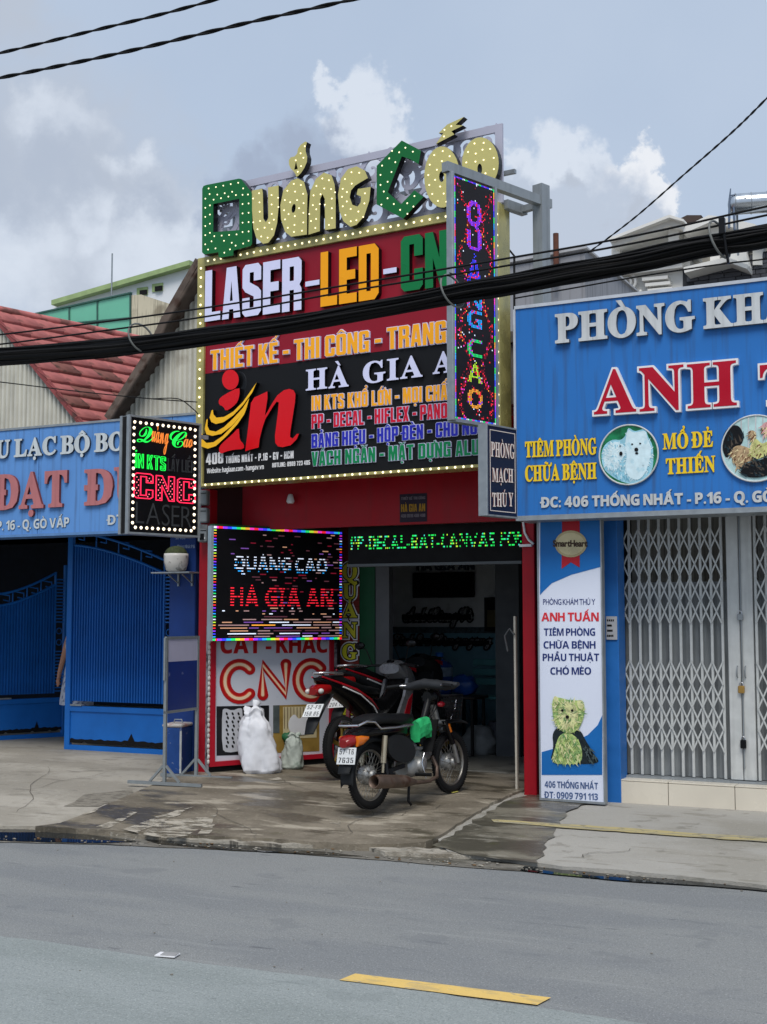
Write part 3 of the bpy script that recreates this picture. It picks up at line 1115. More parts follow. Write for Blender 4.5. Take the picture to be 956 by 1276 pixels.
M_WET = ground_mat('wet dark concrete', (122, 117, 104), [((1.5, 2.4, 1), .38, .54, (74, 71, 62), .9, 1), ((9, 11, 1), .55, .65, (96, 92, 80), .6), ((3, 9, 1), .58, .64, (150, 146, 134), .55), ((2, 5, 1), .6, .66, (78, 78, 50), .6)], .5, .5)
M_LIP = ground_mat('broken concrete lip', (158, 152, 140), [((3, 9, 1), .45, .6, (108, 100, 86), .8), ((9, 20, 1), .56, .62, (62, 58, 50), .8), ((30, 30, 30), .58, .66, (190, 184, 170), .5)], .85, .8)

# right-hand pavement
rp = jag([G(*p, .035).xy for p in [(560, 1062), (620, 1068), (665, 1074), (700, 1079), (760, 1083), (860, 1093), (956, 1103), (1120, 1117)]], .012, .1)
grid_sheet('pavement', rp + [(40, rp[-1][1]), (40, 30), (-5, 30), (-5, 10.6)], 0.0, M_CONC, zf, .7, .06)
# left-hand ramp up to the gate
lp_ = jag([(-60, 8.35)] + [tuple(G(*p, .035).xy) for p in [(-120, 1020), (0, 1029), (60, 1030), (130, 1031)]], .015, .12)
grid_sheet('driveway_ramp', lp_ + [tuple(G(300, 1000, .1).xy), (-8.0, 11.3), (-8.0, 30), (-60, 30)], 0.0, M_CONCL, zf, .7, .06)
# brown stained forecourt slab of the shop
fs_edge = jag([tuple(G(*p, .05).xy) for p in [(45, 1030), (95, 1033), (160, 1036), (250, 1042), (350, 1047), (437, 1053), (500, 1053), (531, 1052), (556, 1042), (580, 1030), (620, 1012), (664, 994)]], .016, .09)
slab = fs_edge + [(-4.0, 12), (-4.0, 17.5), (-8.1, 17.5), (-8.1, 11.9)] + [tuple(G(*p, .1).xy) for p in [(262, 962), (205, 978), (160, 992), (110, 1008), (75, 1019)]]
grid_sheet('forecourt_slab', slab, 0.022, M_BROWN, zf, .35, .075, .0015)
# thin smear of fresh cement along the broken lip
for pl in ([(120, 1036), (200, 1036), (262, 1041), (330, 1047), (420, 1054), (437, 1056), (350, 1054), (240, 1048), (140, 1040)],
           [(460, 1058), (520, 1059), (585, 1062), (620, 1069), (560, 1067), (480, 1064)]):
    pts = jag([tuple(G(*p, .02).xy) for p in pl] + [tuple(G(*pl[0], .02).xy)], .01, .08)[:-1]
    t_, b_, v_ = fill([pts])
    mb = MB()
    add = [(x, y, 0.034 + random.uniform(-.006, .008)) for x, y in v_]
    mb.add(add, t_, 0, False)
    for a, b in b_:
        mb.add([add[a], (add[a][0], add[a][1], -0.02), (add[b][0], add[b][1], -0.02), add[b]], [(0, 1, 2, 3)], 0)
    mb.build('broken_kerb_lip', M_LIP, kind='structure')
# pale cement streaks on the forecourt
M_CEM = ground_mat('pale cement streak', (172, 165, 151), [((3, 12, 1), .5, .62, (134, 126, 110), .8), ((30, 30, 30), .56, .66, (150, 142, 128), .5)], .85, .4)
_t = M_CEM.node_tree
_c = _t.nodes.new('ShaderNodeTexCoord')
_m = _t.nodes.new('ShaderNodeMapping')
_m.inputs['Scale'].default_value = (5, 9, 5)
_m.inputs['Rotation'].default_value = (0, 0, R(-30))
_n = _t.nodes.new('ShaderNodeTexNoise')
_n.inputs['Scale'].default_value = 1
_n.inputs['Detail'].default_value = 9
_n.inputs['Roughness'].default_value = .7
_r = _t.nodes.new('ShaderNodeMapRange')
_r.inputs[1].default_value = .43
_r.inputs[2].default_value = .53
_t.links.new(_c.outputs['Object'], _m.inputs['Vector'])
_t.links.new(_m.outputs[0], _n.inputs['Vector'])
_t.links.new(_n.outputs['Fac'], _r.inputs[0])
_t.links.new(_r.outputs[0], _t.nodes['Principled BSDF'].inputs['Alpha'])
for pl in ([(150, 1030), (215, 1012), (243, 1008), (222, 1016), (170, 1034)], [(176, 1036), (200, 1022), (270, 1017), (262, 1026), (232, 1038), (205, 1041)],
           [(246, 1036), (258, 1026), (268, 1025), (258, 1036)], [(412, 1027), (428, 1022), (424, 1029)], [(96, 1014), (122, 1008), (112, 1013)], [(120, 1027), (165, 1012), (172, 1012), (132, 1029)], [(326, 982), (348, 979), (352, 982), (334, 984)]):
    pts = jag([tuple(G(*p, .08).xy) for p in pl] + [tuple(G(*pl[0], .08).xy)], .02, .12)[:-1]
    grid_sheet('cement_streak', pts, 0.0265, M_CEM, zf, .35)
# wet dark hollow between slab and pavement
wpl = [(541, 1052), (585, 1031), (625, 1013), (664, 999), (700, 1005), (745, 1010), (708, 1020), (694, 1040), (668, 1072), (620, 1066), (575, 1060)]
grid_sheet('wet_hollow', jag([tuple(G(*p, .06).xy) for p in wpl] + [tuple(G(*wpl[0], .06).xy)], .03, .12)[:-1], 0.006, M_WET, zf, .35)
# faded yellow line along the pavement
M_YL2 = ground_mat('faded yellow line', (176, 162, 114), [((3, 20, 1), .46, .58, (148, 142, 122), .95), ((14, 14, 1), .56, .62, (122, 116, 100), .7)], .85, .3)
ypl = [tuple(G(*p, .115).xy) for p in [(612, 1020), (700, 1026), (800, 1032), (900, 1039), (1100, 1052), (1100, 1056), (900, 1043), (800, 1036), (700, 1029.5), (616, 1023)]]
grid_sheet('pavement_line', jag(ypl + [ypl[0]], .012, .1)[:-1], 0.011, M_YL2, zf, .4)
# patch of coarser paving on the ramp
ppl = [(82, 1000), (110, 990), (160, 986), (172, 990), (150, 997), (118, 1002)]
M_PAT = ground_mat('coarse patch', (132, 126, 114), [((8, 16, 1), .45, .6, (98, 92, 82), .8)], .9, .8)
grid_sheet('repair_patch', jag([tuple(G(*p, .09).xy) for p in ppl] + [tuple(G(*ppl[0], .09).xy)], .05, .15)[:-1], 0.005, M_PAT, zf, .4)
# puddles
M_WATER = mat('puddle water', (26, 30, 32), 0.04, var=0)
M_WATER.node_tree.nodes['Principled BSDF'].inputs['IOR'].default_value = 1.33
for pl in ([(-150, 1025), (0, 1032), (60, 1035), (110, 1040), (150, 1045), (175, 1049), (120, 1050), (60, 1049), (0, 1047), (-150, 1040)],
           [(655, 1079), (700, 1083), (790, 1092), (880, 1099), (955, 1106), (1090, 1119), (1090, 1124), (955, 1110), (880, 1104), (780, 1098), (690, 1089), (648, 1084)],
           [(180, 1046), (260, 1050), (330, 1055), (400, 1061), (455, 1067), (380, 1064), (280, 1058), (200, 1052)]):
    pts = jag([tuple(G(*p, .01).xy) for p in pl] + [tuple(G(*pl[0], .01).xy)], .01, .1)[:-1]
    t_, b_, v_ = fill([pts])
    mb = MB()
    mb.add([(x, y, 0.0105) for x, y in v_], t_, 0)
    mb.build('puddle', M_WATER, kind='structure')
# grit and scraps
mb = MB()
M_GRIT = mat('grit', (126, 122, 114), .9, var=.3, scale=20)
for i in range(260):
    x = random.uniform(-9, 1)
    y = random.choice([random.gauss(8.85, .1), random.uniform(3.6, 8.7), random.gauss(9.0, .15)])
    z = 0.004 if y < 8.8 else zf(x, y) * 0.7
    s_ = random.uniform(.002, .006)
    blob(mb, (x, y, z + s_ * .4), (s_ * 1.5, s_, s_ * .7), jit=.5)
mb.build('road_grit', M_GRIT, kind='stuff')
mb = MB()
for i in range(240):                        # crumbs of broken concrete and dry leaves in the gutter
    k = random.random() * (len(road_edge) - 1)
    a, b = road_edge[int(k)], road_edge[min(int(k) + 1, len(road_edge) - 1)]
    p = a + (b - a) * (k - int(k))
    x, y = p.x + random.uniform(-.05, .05), p.y + abs(random.gauss(0, .13)) + .02
    s_ = random.uniform(.003, .011)
    blob(mb, (x, y, .012 + s_ * .25), (s_ * random.uniform(1, 1.8), s_, s_ * .5), mi=random.choice((0, 0, 1, 2)), jit=.7)
mb.build('gutter_rubble', [M_GRIT, mat('pale crumb', (146, 141, 130), .9, var=.2, scale=20), mat('dry leaf brown', (104, 80, 52), .8, var=.3, scale=20)], kind='stuff')
# hairline cracks in forecourt, ramp and pavement
M_CRK = mat('crack grey brown', (92, 87, 78), .95)  # the cracks' own grey brown
rc = random.Random(12)
for pa, pb_ in (((250, 1000), (330, 1040)), ((330, 975), (440, 1006)), ((480, 1020), (560, 1008)), ((20, 985), (150, 965)), ((60, 960), (20, 1010)), ((700, 1060), (800, 1052)), ((420, 1040), (470, 1008))):
    a, b = G(*pa, .1), G(*pb_, .1)
    n_ = 16
    pts = []
    for k in range(n_ + 1):
        p = a.lerp(b, k / n_)
        pts.append((p.x + rc.uniform(-.02, .02) + .05 * math.sin(k * .7), p.y + rc.uniform(-.02, .02)))
    lp = ribbon(pts, [.002 + .005 * math.sin(math.pi * k / n_) * rc.uniform(.5, 1.3) for k in range(n_ + 1)], 0)
    t_, b_, v_ = fill([lp])
    mb = MB()
    mb.add([(x, y, zf(x, y) + .0295 + (0 if pa[0] > 200 and pa[0] < 600 else -.022)) for x, y in v_], t_)
    mb.build('crack', M_CRK, kind='structure')
g = G(209, 1192)
mb = MB()
mb.box((-.06, -.035, 0.006), (.055, .04, .012), M=Matrix.Rotation(.2, 4, 'Z'))
mb.box((-.03, -.03, 0.0125), (.052, .03, .016), 1, M=Matrix.Rotation(.25, 4, 'Z'))
o = mb.build('paper_scrap', [M_WHITE, mat('grey card', (150, 150, 150), .8)])
o.location = (g.x, g.y, 0)
tag(o, 'small flattened white paper scrap lying on the asphalt', 'litter')

# ============================================================ buildings of the street
SHOP_Y = 11.55
# ------------------------------------------------------------ shop shell (408)
M_WALLD = mat('shop wall upper', (204, 208, 210), .8, var=.1, dirt=(3, .62, (86, 84, 80), .5))
M_TEAL = mat('teal wainscot', (104, 148, 164), .5, var=.1)
M_CEIL = mat('ceiling', (206, 206, 204), .9)
M_STUC = mat('weathered stucco', (160, 158, 152), .9, var=.12, streak=.7, bump=.2, dirt=(2, .6, (96, 92, 86), .6))
M_SIDE = mat('shade grey side wall', (84, 88, 92), .8, var=.15)  # interior shade put into the grey of inner wall and pilaster
XL, XR = -7.93, -4.12
XL2 = XL
shop = thing('shop_building', 'narrow sign maker shop with open dark front room and red fascia', 'shop', ((XL + XR) / 2, SHOP_Y, .14))
so = shop.location


def sp(name, m, *boxes, parent=shop, mi=0, bev=0, label=None):
    mb = MB()
    for a, b in boxes:
        mb.box(Vector(a) - so, Vector(b) - so, bev=bev)
    return mb.build(name, m, parent, label=label)


RY = 15.9                                   # back wall of the room
sp('side_wall', M_STUC, ((XL - .12, 11.75, .0), (XL, RY, 4.5)))
sp('side_wall', M_STUC, ((XR, 11.75, .0), (XR + .12, RY, 4.5)))
sp('back_wall', M_WALLD, ((XL, RY, 1.62), (XR, RY + .15, 4.2)))
sp('wainscot', M_TEAL, ((XL, RY - .02, 0.0), (XR, RY + .15, 1.6)))
mb = MB()
mb.box(Vector((XL, RY - .04, 1.6)) - so, Vector((XR, RY + .1, 1.68)) - so)
mb.build('dado_rail', mat('patterned tile rail', (70, 84, 92), .4, var=.5, scale=30), shop)
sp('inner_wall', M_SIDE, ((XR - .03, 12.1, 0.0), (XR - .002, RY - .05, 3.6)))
sp('ceiling', M_CEIL, ((XL + .01, 11.95, 3.75), (XR - .01, RY, 3.9)))
sp('upper_wall', M_STUC, ((XL, 11.8, 3.9), (XR, 11.95, 4.5)))
sp('roof_slab', M_STUC, ((XL - .12, 11.76, 4.51), (XR + .12, RY, 4.62)))
sp('room_floor', mat('grimy floor tile', (136, 134, 126), .45, var=.2, dirt=(3, .55, (44, 42, 38), .7)), ((XL + .02, 12.9, .12), (XR - .02, RY, .172)))
# pilaster inside on the right
pa = P(625, 800, 14.6)
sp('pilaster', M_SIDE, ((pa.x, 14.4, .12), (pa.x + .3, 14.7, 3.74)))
# red fascia under the big sign
fz = P(450, 656, 12.0).z
sp('fascia_panel', M_RED, ((XL + .01, 11.97, fz), (XR - .01, 12.03, 3.72)))
sp('soffit_panel', M_RED, ((XL + .01, 11.3, 3.66), (XR - .01, 11.968, 3.7)))
# red box columns either side of the front
pl0, pl1 = P(247, 800, SHOP_Y).x, P(260, 800, SHOP_Y).x
pr0, pr1 = P(651.5, 800, SHOP_Y).x, P(667, 800, SHOP_Y).x
ptop = P(660, 640, SHOP_Y).z + .4
mb = MB().box(Vector((pl0, SHOP_Y, .13)) - so, Vector((pl1, SHOP_Y + .16, ptop)) - so, bev=.006)
mb.build('column', M_RED, shop, label='left red box column')
mb = MB().box(Vector((pr0, SHOP_Y, .13)) - so, Vector((pr1, SHOP_Y + .2, ptop)) - so, bev=.006)
mb.build('column', M_RED, shop, label='right red box column')
mb = MB().box(Vector((pr1 + .002, SHOP_Y + .05, .13)) - so, Vector((pr1 + .05, SHOP_Y + .2, ptop)) - so)
mb.build('column_edge', M_BLACKM, shop)

# angled display wall at the left of the opening
AW = Frame((pl1, SHOP_Y + .06, .14), R(63.0))
ex, ez = AW.loc(425, 800)
E_ = AW.world(ex, 0, 0)
mb = MB()
p0, p1 = AW.world(-.02, .06, 0) - so, AW.world(ex, .06, 0) - so
mb.bar((p0.x, p0.y, 1.8), (p1.x, p1.y, 1.8), .05, 3.6)
mb.build('angled_wall', mat('dark wall back', (58, 30, 32), .7), shop)
# jamb panels facing the street: brick print, green, grey
JY = E_.y + .02
JP = Frame((E_.x, JY, .14), 0.0)


def jamb(name, px0, px1, m, y0=0.0, d=.12):
    a, b = P(px0, 800, JY + y0).x, P(px1, 800, JY + y0).x
    mb = MB().box(Vector((a, JY + y0, .14)) - so, Vector((b, JY + y0 + d, 3.7)) - so)
    return mb.build(name, m, shop)


jamb('brick_panel', 424, 447.5, mat('brick print red', (112, 38, 30), .6, var=.25, scale=9))
jamb('green_panel', 448, 467, mat('green jamb paint', (16, 74, 44), .45, var=.15), .01)
jamb('shutter_guide', 467.5, 485, mat('grey jamb', (96, 98, 100), .5, var=.1), .03, .1)
mb = MB()
a, b = P(447.5, 800, JY).x, P(424, 800, JY).x
for r_ in range(38):                         # printed mortar courses as shallow relief
    z = .2 + r_ * .075
    mb.box(Vector((b, JY - .002, z)) - so, Vector((a, JY + .01, z + .006)) - so)
mb.build('brick_courses', mat('print mortar', (78, 28, 24), .8), shop)

# ------------------------------------------------------------ club building on the left
LY = 11.62
M_CORR = mat('old corrugated sheet', (196, 194, 182), .62, var=.1, scale=3, streak=.3, dirt=(2.2, .62, (128, 120, 104), .5))
M_TILE = mat('faded red roof tile', (182, 108, 104), .6, var=.2, scale=5, dirt=(5.2, .5, (92, 66, 58), .75), bump=.15)
M_RUST = mat('rusty barge sheet', (96, 84, 76), .7, var=.25, scale=8, dirt=(6, .55, (66, 44, 34), .8))
M_DBLUE = mat('dark blue pillar paint', (26, 56, 118), .55, var=.08, dirt=(7, .67, (70, 90, 130), .6), bump=.1)
club = thing('club_building', 'swimming club hall with twin corrugated gables and faded red tiled roof', 'building', (-11, LY, .14))
co = club.location
GY = 12.3                                  # plane of the two gable ends
B_ = P(103, 527, GY)
T_ = P(0, 400, GY)
A_ = P(-11.7, 385.6, GY)
slope = (T_ - B_).normalized()             # up and to the left along the barge
low = B_ - slope * 0.9
rd = Vector((math.cos(R(75.9)), math.sin(R(75.9)), 0))


def corr(name, x0, x1, zb, top, parent, y=GY):
    """corrugated sheet wall: sine ribs, upper edge given by top(x)"""
    pitch = .07
    mb = MB()
    n = int((x1 - x0) / pitch * 10)
    vs = []
    for i in range(n + 1):
        x = x0 + (x1 - x0) * i / n
        yy = y + .045 * abs(math.cos(x / pitch * math.pi)) ** 5
        vs += [(x, yy, zb), (x, yy, max(zb + .01, top(x)))]
    mb.add([Vector(v) - co for v in vs], [(2 * i, 2 * i + 2, 2 * i + 3, 2 * i + 1) for i in range(n)], 0, True)
    return mb.build(name, M_CORR, parent)


zbase = P(60, 545, GY).z - .4
bx = low.x
apx = A_.x
corr('gable_wall', apx - 2.6, bx, zbase, lambda x: A_.z + (x - A_.x) * (slope.z / slope.x) - .05 if x > apx else A_.z - (apx - x) * abs(slope.z / slope.x) - .05, club)
# second gable
b2 = [P(*p, GY) for p in [(147, 526), (176, 481), (201, 443), (220, 402), (248, 355), (262, 332)]]


def top2(x):
    for a, b in zip(b2, b2[1:]):
        if a.x <= x <= b.x:
            return a.z + (b.z - a.z) * (x - a.x) / (b.x - a.x) - .04
    return b2[0].z if x < b2[0].x else b2[-1].z - (x - b2[-1].x) * 1.2


corr('gable_wall', bx, XL - .12, zbase, lambda x: max(zbase + .3, top2(x)) if x > b2[0].x - .4 else b2[0].z - .3, club)
# body below and behind so nothing is hollow from the side
mb = MB()
mb.box(Vector((-26, 12.5, 3.3)) - co, Vector((XL - .14, 22, zbase + .02)) - co)
mb.build('rear_wall', M_STUC, club)
# roof of the first gable in tile rows
u0 = slope
rows = 11
tl = .235
tw = .33
nrm = rd.cross(-slope).normalized()
if nrm.z < 0:
    nrm = -nrm
tmb = MB()
K = 6
vs = []
for j in range(2):
    for i in range(K + 1):
        s_ = i / K
        w = s_ * tw * 1.04
        h = .012 * math.sin(s_ * math.pi) + .004 + (0.045 if j == 1 else 0.0)
        drop = .03 * math.sin(s_ * math.pi) * j
        vs.append((j * (tl * 1.1) + drop, w, h))
for i in range(K + 1):
    a = vs[K + 1 + i]
    vs.append((a[0], a[1], a[2] - .044))
tmb.add(vs, [(i, i + 1, K + 2 + i, K + 1 + i) for i in range(K)] + [(K + 1 + i, K + 2 + i, 2 * K + 3 + i, 2 * K + 2 + i) for i in range(K)], 0, True)
tmb.v = [tuple(-slope * a + rd * b + nrm * h) for a, b, h in tmb.v]
tile_me = tmb.mesh('roof_tile', M_TILE)
dk = mat('mossy brown roof tile', (136, 88, 80), .7, var=.25, scale=5, dirt=(6, .48, (60, 50, 44), .85), bump=.15)
tile_me2 = tmb.mesh('roof_tile', dk)
deck = MB()
e0 = A_ - nrm * .02
e1 = low - nrm * .02
deck.add([v - co for v in (e0, e1, e1 + rd * 12, e0 + rd * 12)], [(0, 1, 2, 3)])
left_low = Vector((2 * A_.x - low.x, A_.y, low.z))
deck.add([v - co for v in (e0, e0 + rd * 12, left_low + rd * 12, left_low)], [(0, 1, 2, 3)])
roof = deck.build('roof', mat('roof deck', (92, 70, 62), .9, var=.2), club)
nr = int(((A_ - low).length) / tl) + 1
rot = (0, 0, 0)
for r_ in range(nr):
    for c_ in range(17):
        p = A_ - slope * (r_ * tl) + rd * (c_ * tw - .06) - co
        dirty = random.random() < (0.14 + max(0, c_ - 4) * .1)
        o = link('roof_tile', tile_me2 if dirty else tile_me, roof, loc=p + nrm * random.uniform(0, .006), rot=rot)
mb = MB()
mb.tube([A_ - co - rd * .05 + Vector((0, 0, .02)), A_ - co + rd * 6 + Vector((0, 0, .02))], .055, 8)
mb.build('ridge_cap', M_TILE, roof)
mb = MB()
for a, b in zip([A_, low][:1], [low]):
    mb.bar(a - co + Vector((0, -.04, .0)), b - co + Vector((0, -.04, .0)), .03, .07)
mb.build('barge_board', mat('barge tile edge', (136, 70, 70), .7, var=.2, dirt=(5, .55, (80, 60, 54), .8)), roof)
# rusty barge of the second gable, overlapping short sheets
mb = MB()
for k in range(len(b2) - 1):
    a, b = b2[k] - co, b2[k + 1] - co
    mb.bar(a + Vector((0, -.05, .02)), b + Vector((0, -.05 - .004 * k, .02)), .34, .085)
    mb.tube([a + Vector((.02, -.2, -.03)), b + Vector((.02, -.2, -.03))], .03, 6)
mb.build('barge_sheet', M_RUST, club)
# right slope of roof behind second gable
mb = MB()
mb.add([v - co for v in (b2[0], b2[-1], b2[-1] + rd * 9, b2[0] + rd * 9)], [(0, 1, 2, 3), (3, 2, 1, 0)])
mb.build('roof', M_RUST, club)
# gateway: pillar, lintel, dark yard box
pp0, pp1 = P(210, 800, LY).x, P(246, 800, LY).x
mb = MB().box(Vector((pp0, LY, .13)) - co, Vector((XL - .125, LY + 1.3, 3.9)) - co, bev=.008)
mb.build('gate_pillar', M_DBLUE, club)
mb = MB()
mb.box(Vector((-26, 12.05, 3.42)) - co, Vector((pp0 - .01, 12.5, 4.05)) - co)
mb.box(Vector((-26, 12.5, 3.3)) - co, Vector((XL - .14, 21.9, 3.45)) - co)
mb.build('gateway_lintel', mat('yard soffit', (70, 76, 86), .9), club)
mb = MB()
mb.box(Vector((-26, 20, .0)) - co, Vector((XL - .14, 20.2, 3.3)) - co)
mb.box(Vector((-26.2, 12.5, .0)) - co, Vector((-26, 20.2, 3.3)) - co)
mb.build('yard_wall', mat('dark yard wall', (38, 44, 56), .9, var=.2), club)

# ------------------------------------------------------------ clinic building on the right (406)
CY_ = 11.6
clin = thing('clinic_building', 'single bay vet clinic behind grey folding shutter with tiled doorstep', 'shop', (-2, CY_, .14))
c0 = clin.location


def cpb(name, m, a, b, bev=0, parent=clin, label=None):
    mb = MB().box(Vector(a) - c0, Vector(b) - c0, bev=bev)
    return mb.build(name, m, parent, label=label)


bp0, bp1 = P(752, 850, 11.42).x, P(771, 850, 11.42).x
M_BLUE = mat('blue column paint', (38, 104, 176), .45, var=.08, dirt=(6, .66, (90, 120, 150), .5))
cpb('column', M_BLUE, (bp0 - .55, 11.44, .12), (bp1, 11.66, 3.2), .006)
cpb('column_side', M_BLACKM, (XR + .14, 11.66, .12), (bp1 - .05, 12.6, 4.6))
cpb('side_wall', M_STUC, (bp1 - .02, 12.0, .12), (bp1 + .1, 18, 4.6))
cpb('side_wall', M_STUC, (6.0, 11.7, .12), (6.15, 18, 4.6))
cpb('back_wall', M_WALLD, (bp1, 17.9, .12), (6.1, 18.0, 4.6))
cpb('ceiling', M_CEIL, (bp1, 11.9, 3.2), (6.1, 18.0, 3.3))
cpb('front_wall', M_STUC, (bp0 - .4, 11.62, 3.2), (6.1, 11.85, 4.7))
cpb('roof_slab', M_STUC, (bp0 - .5, 11.6, 4.7), (6.2, 18.2, 4.82))
# doorstep faced with pale tiles
sx0 = P(767, 990, 11.46).x
ztop = P(850, 977, 11.46).z
cpb('doorstep', mat('step bed', (120, 118, 112), .8), (sx0 + .01, 11.475, .1), (6, 12.2, ztop - .02))
M_STEPT = mat('cream marble tile', (212, 204, 188), .25, var=.06, scale=2.5, dirt=(5, .66, (170, 160, 144), .5))
jn = [sx0, P(833, 990, 11.46).x, P(916, 990, 11.46).x]
w_ = jn[2] - jn[1]
while jn[-1] < 3:
    jn.append(jn[-1] + w_)
for a, b in zip(jn, jn[1:]):
    cpb('tile', M_STEPT, (a + .003, 11.455, .12), (b - .003, 11.474, ztop - .004), .002)
    cpb('tile', M_STEPT, (a + .003, 11.455, ztop), (b - .003, 11.62, ztop + .012), .002)
cpb('sill_track', M_STEEL, (bp1, 11.62, ztop), (6, 11.8, ztop + .03))
# folding scissor shutter
SY = 11.70
zt = 3.1
zb = ztop + .035
M_BAR = mat('grey shutter bar', (196, 198, 196), .45, metal=.1, var=.08, scale=10, streak=.2)
M_LAT = mat('grey shutter strip', (190, 192, 190), .45, metal=.1, var=.1, scale=12)
x0s = P(774, 850, SY).x
sp_ = P(786.4, 850, SY).x - x0s
shut = thing('folding_shutter', 'closed grey scissor lattice shutter with padlocks across the clinic front', 'shutter', (x0s, SY, zb))
bar_me = MB().box((-.0125, -.012, 0), (.0125, .012, zt - zb), bev=.004).mesh('bar', M_BAR)
rowz = [P(850, y, SY).z - zb for y in (672, 703, 735, 762, 838, 866, 894, 920)]
dz = .105
d = Vector((sp_, 0, dz * 2))
up_me = MB().bar((0, -.019, -dz), (sp_, -.019, dz), .004, .014, up=(0, 0, 1)).mesh('lattice_strip', M_LAT)
dn_me = MB().bar((0, -.027, dz), (sp_, -.027, -dz), .004, .014, up=(0, 0, 1)).mesh('lattice_strip', M_LAT)
m0, m1 = P(909, 850, SY).x, P(941, 850, SY).x


def bay(xa, n):
    for i in range(n):
        link('bar', bar_me, shut, loc=(xa + i * sp_ - x0s, 0, 0))
        if i < n - 1:
            for z in rowz:
                link('lattice_strip', up_me, shut, loc=(xa + i * sp_ - x0s, 0, z))
                link('lattice_strip', dn_me, shut, loc=(xa + i * sp_ - x0s, 0, z))


bay(x0s, 11)
xs2 = P(944.5, 850, SY).x
bay(xs2, 10)
for k, (a, b) in enumerate(((m0, (m0 + m1) / 2 - .003), ((m0 + m1) / 2 + .003, m1))):
    MB().box((a - x0s, -.03, 0), (b - x0s, .03, zt - zb), bev=.006).build('meeting_stile', M_BAR, shut)
# folded sheet behind the lattice
mb = MB()
n = 120
vs = []
zsh = P(850, 725, SY).z - zb
for i in range(n + 1):
    x = -.1 + 4.2 * i / n
    yy = .05 + (.02 if (i // 2) % 2 else 0)
    vs += [(x, yy, 0), (x, yy, zsh)]
mb.add(vs, [(2 * i, 2 * i + 2, 2 * i + 3, 2 * i + 1) for i in range(n)])
mb.build('backing_sheet', mat('grey folded sheet', (128, 132, 134), .55, metal=.0, var=.12, scale=4, streak=.4), shut)
# locks
M_BRASS = mat('brass', (176, 138, 74), .35, metal=.7, var=.1)


def lock(px, py, m, w, h):
    p = P(px, py, SY - .03)
    x, z = p.x - x0s, p.z - zb
    mb = MB().box((x - w / 2, -.065, z - h / 2), (x + w / 2, -.035, z + h / 2), bev=.005)
    bk = mb.build('padlock', m, shut)
    s_ = MB().tube([(x + w * .32 * math.cos(t), -.05, z + h / 2 + .018 * math.sin(t) * 1.6) for t in [math.pi * i / 8 for i in range(9)]], .005, 6)
    s_.build('shackle', M_CHROME, bk)


lock(923, 769, M_STEEL, .05, .055)
lock(924.5, 859, M_BRASS, .055, .065)
lock(927, 927, M_BLACK, .05, .075)
for dx in (-.035, .035):
    c_ = P(925, 837, SY)
    mb = MB().tube([(c_.x - x0s + dx, -.03, c_.z - zb - .05), (c_.x - x0s + dx, -.06, c_.z - zb - .04), (c_.x - x0s + dx, -.06, c_.z - zb + .04), (c_.x - x0s + dx, -.03, c_.z - zb + .05)], .006, 6)
    mb.build('handle', M_STEEL, shut)
rod = P(923, 700, SY).x - x0s
MB().tube([(rod, -.04, .1), (rod, -.04, zt - zb - .1)], .007, 6).build('lock_rod', M_STEEL, shut)

# ------------------------------------------------------------ far buildings
def tb(name, parent, m, px0, y0, px1, y1, Y, depth, front=0.0, bev=0, kind=None):
    """box whose front rectangle is found from two photo points on plane Y"""
    a, b = P(px0, y0, Y - front), P(px1, y1, Y - front)
    o = parent.location
    mb = MB().box(Vector((a.x, Y - front, min(a.z, b.z))) - o, Vector((b.x, Y - front + depth, max(a.z, b.z))) - o, bev=bev)
    return mb.build(name, m, parent)


HW = mat('far white render', (222, 224, 228), .8, var=.04, scale=1)
HG = mat('far green trim', (150, 170, 120), .8, var=.1)
HB = mat('stained beige render', (190, 182, 160), .85, var=.12, scale=1.2, streak=.8, dirt=(1.6, .58, (120, 110, 92), .7))
h = thing('white_house', 'white rendered house with pale green roof trim and two small vents', 'house', (-18, 26, 0))
hf = Frame((P(235, 330, 24).x, 24, 0), 0.0)
ho = h.location


def poly3(name, parent, m, pts, depth=(0, .6, 0), mi=0):
    """planar outline of world points given thickness along depth"""
    o = parent.location
    vs = [Vector(p) - o for p in pts]
    dv = Vector(depth)
    n = len(vs)
    mb = MB()
    mb.add(vs + [v + dv for v in vs], [tuple(range(n))[::-1], tuple(range(n, 2 * n))] + [(i, (i + 1) % n, n + (i + 1) % n, n + i) for i in range(n)])
    return mb.build(name, m, parent)


wl = [P(66, 378, 24), P(235, 330, 24), P(235, 480, 24), P(66, 480, 24)]
poly3('wall', h, HW, wl, (0, 5, 0))
poly3('wall', h, HB, [P(235.3, 330, 24), P(253, 332, 24), P(253, 480, 24), P(235.3, 480, 24)], (0, 5, 0))
poly3('roof_trim', h, HG, [P(64, 374, 23.8), P(236, 324, 23.8), P(236, 330, 23.8), P(64, 380, 23.8)], (0, 5, 0))
for x, y in ((177, 363), (196, 358)):
    w = tb('vent', h, HG, x - 6.5, y - 4, x + 6.5, y + 4, 24, .1, .03)
    p0, p1 = P(x - 4, y - 1.5, 23.9), P(x + 4.5, y + 3, 23.9)
    MB().box(Vector((p0.x, 23.93, p0.z)) - ho, Vector((p1.x, 23.965, p1.z)) - ho).build('opening', M_BLACKM, w)
an = thing('roof_antenna', 'thin grey mast antenna above the green glass balcony', 'antenna', P(139, 372, 23.6))
MB().tube([(0, 0, -.6), (0, 0, P(139, 316, 23.6).z - an.location.z)], .018, 6).build('mast', M_GALV, an)
b = thing('green_glass_balcony', 'rooftop screen of green tinted glass panels beside stained beige wall', 'balcony', P(100, 420, 21))
bo = b.location
M_GRN = mat('green tinted glass', (120, 200, 170), .12, var=.08, scale=1)
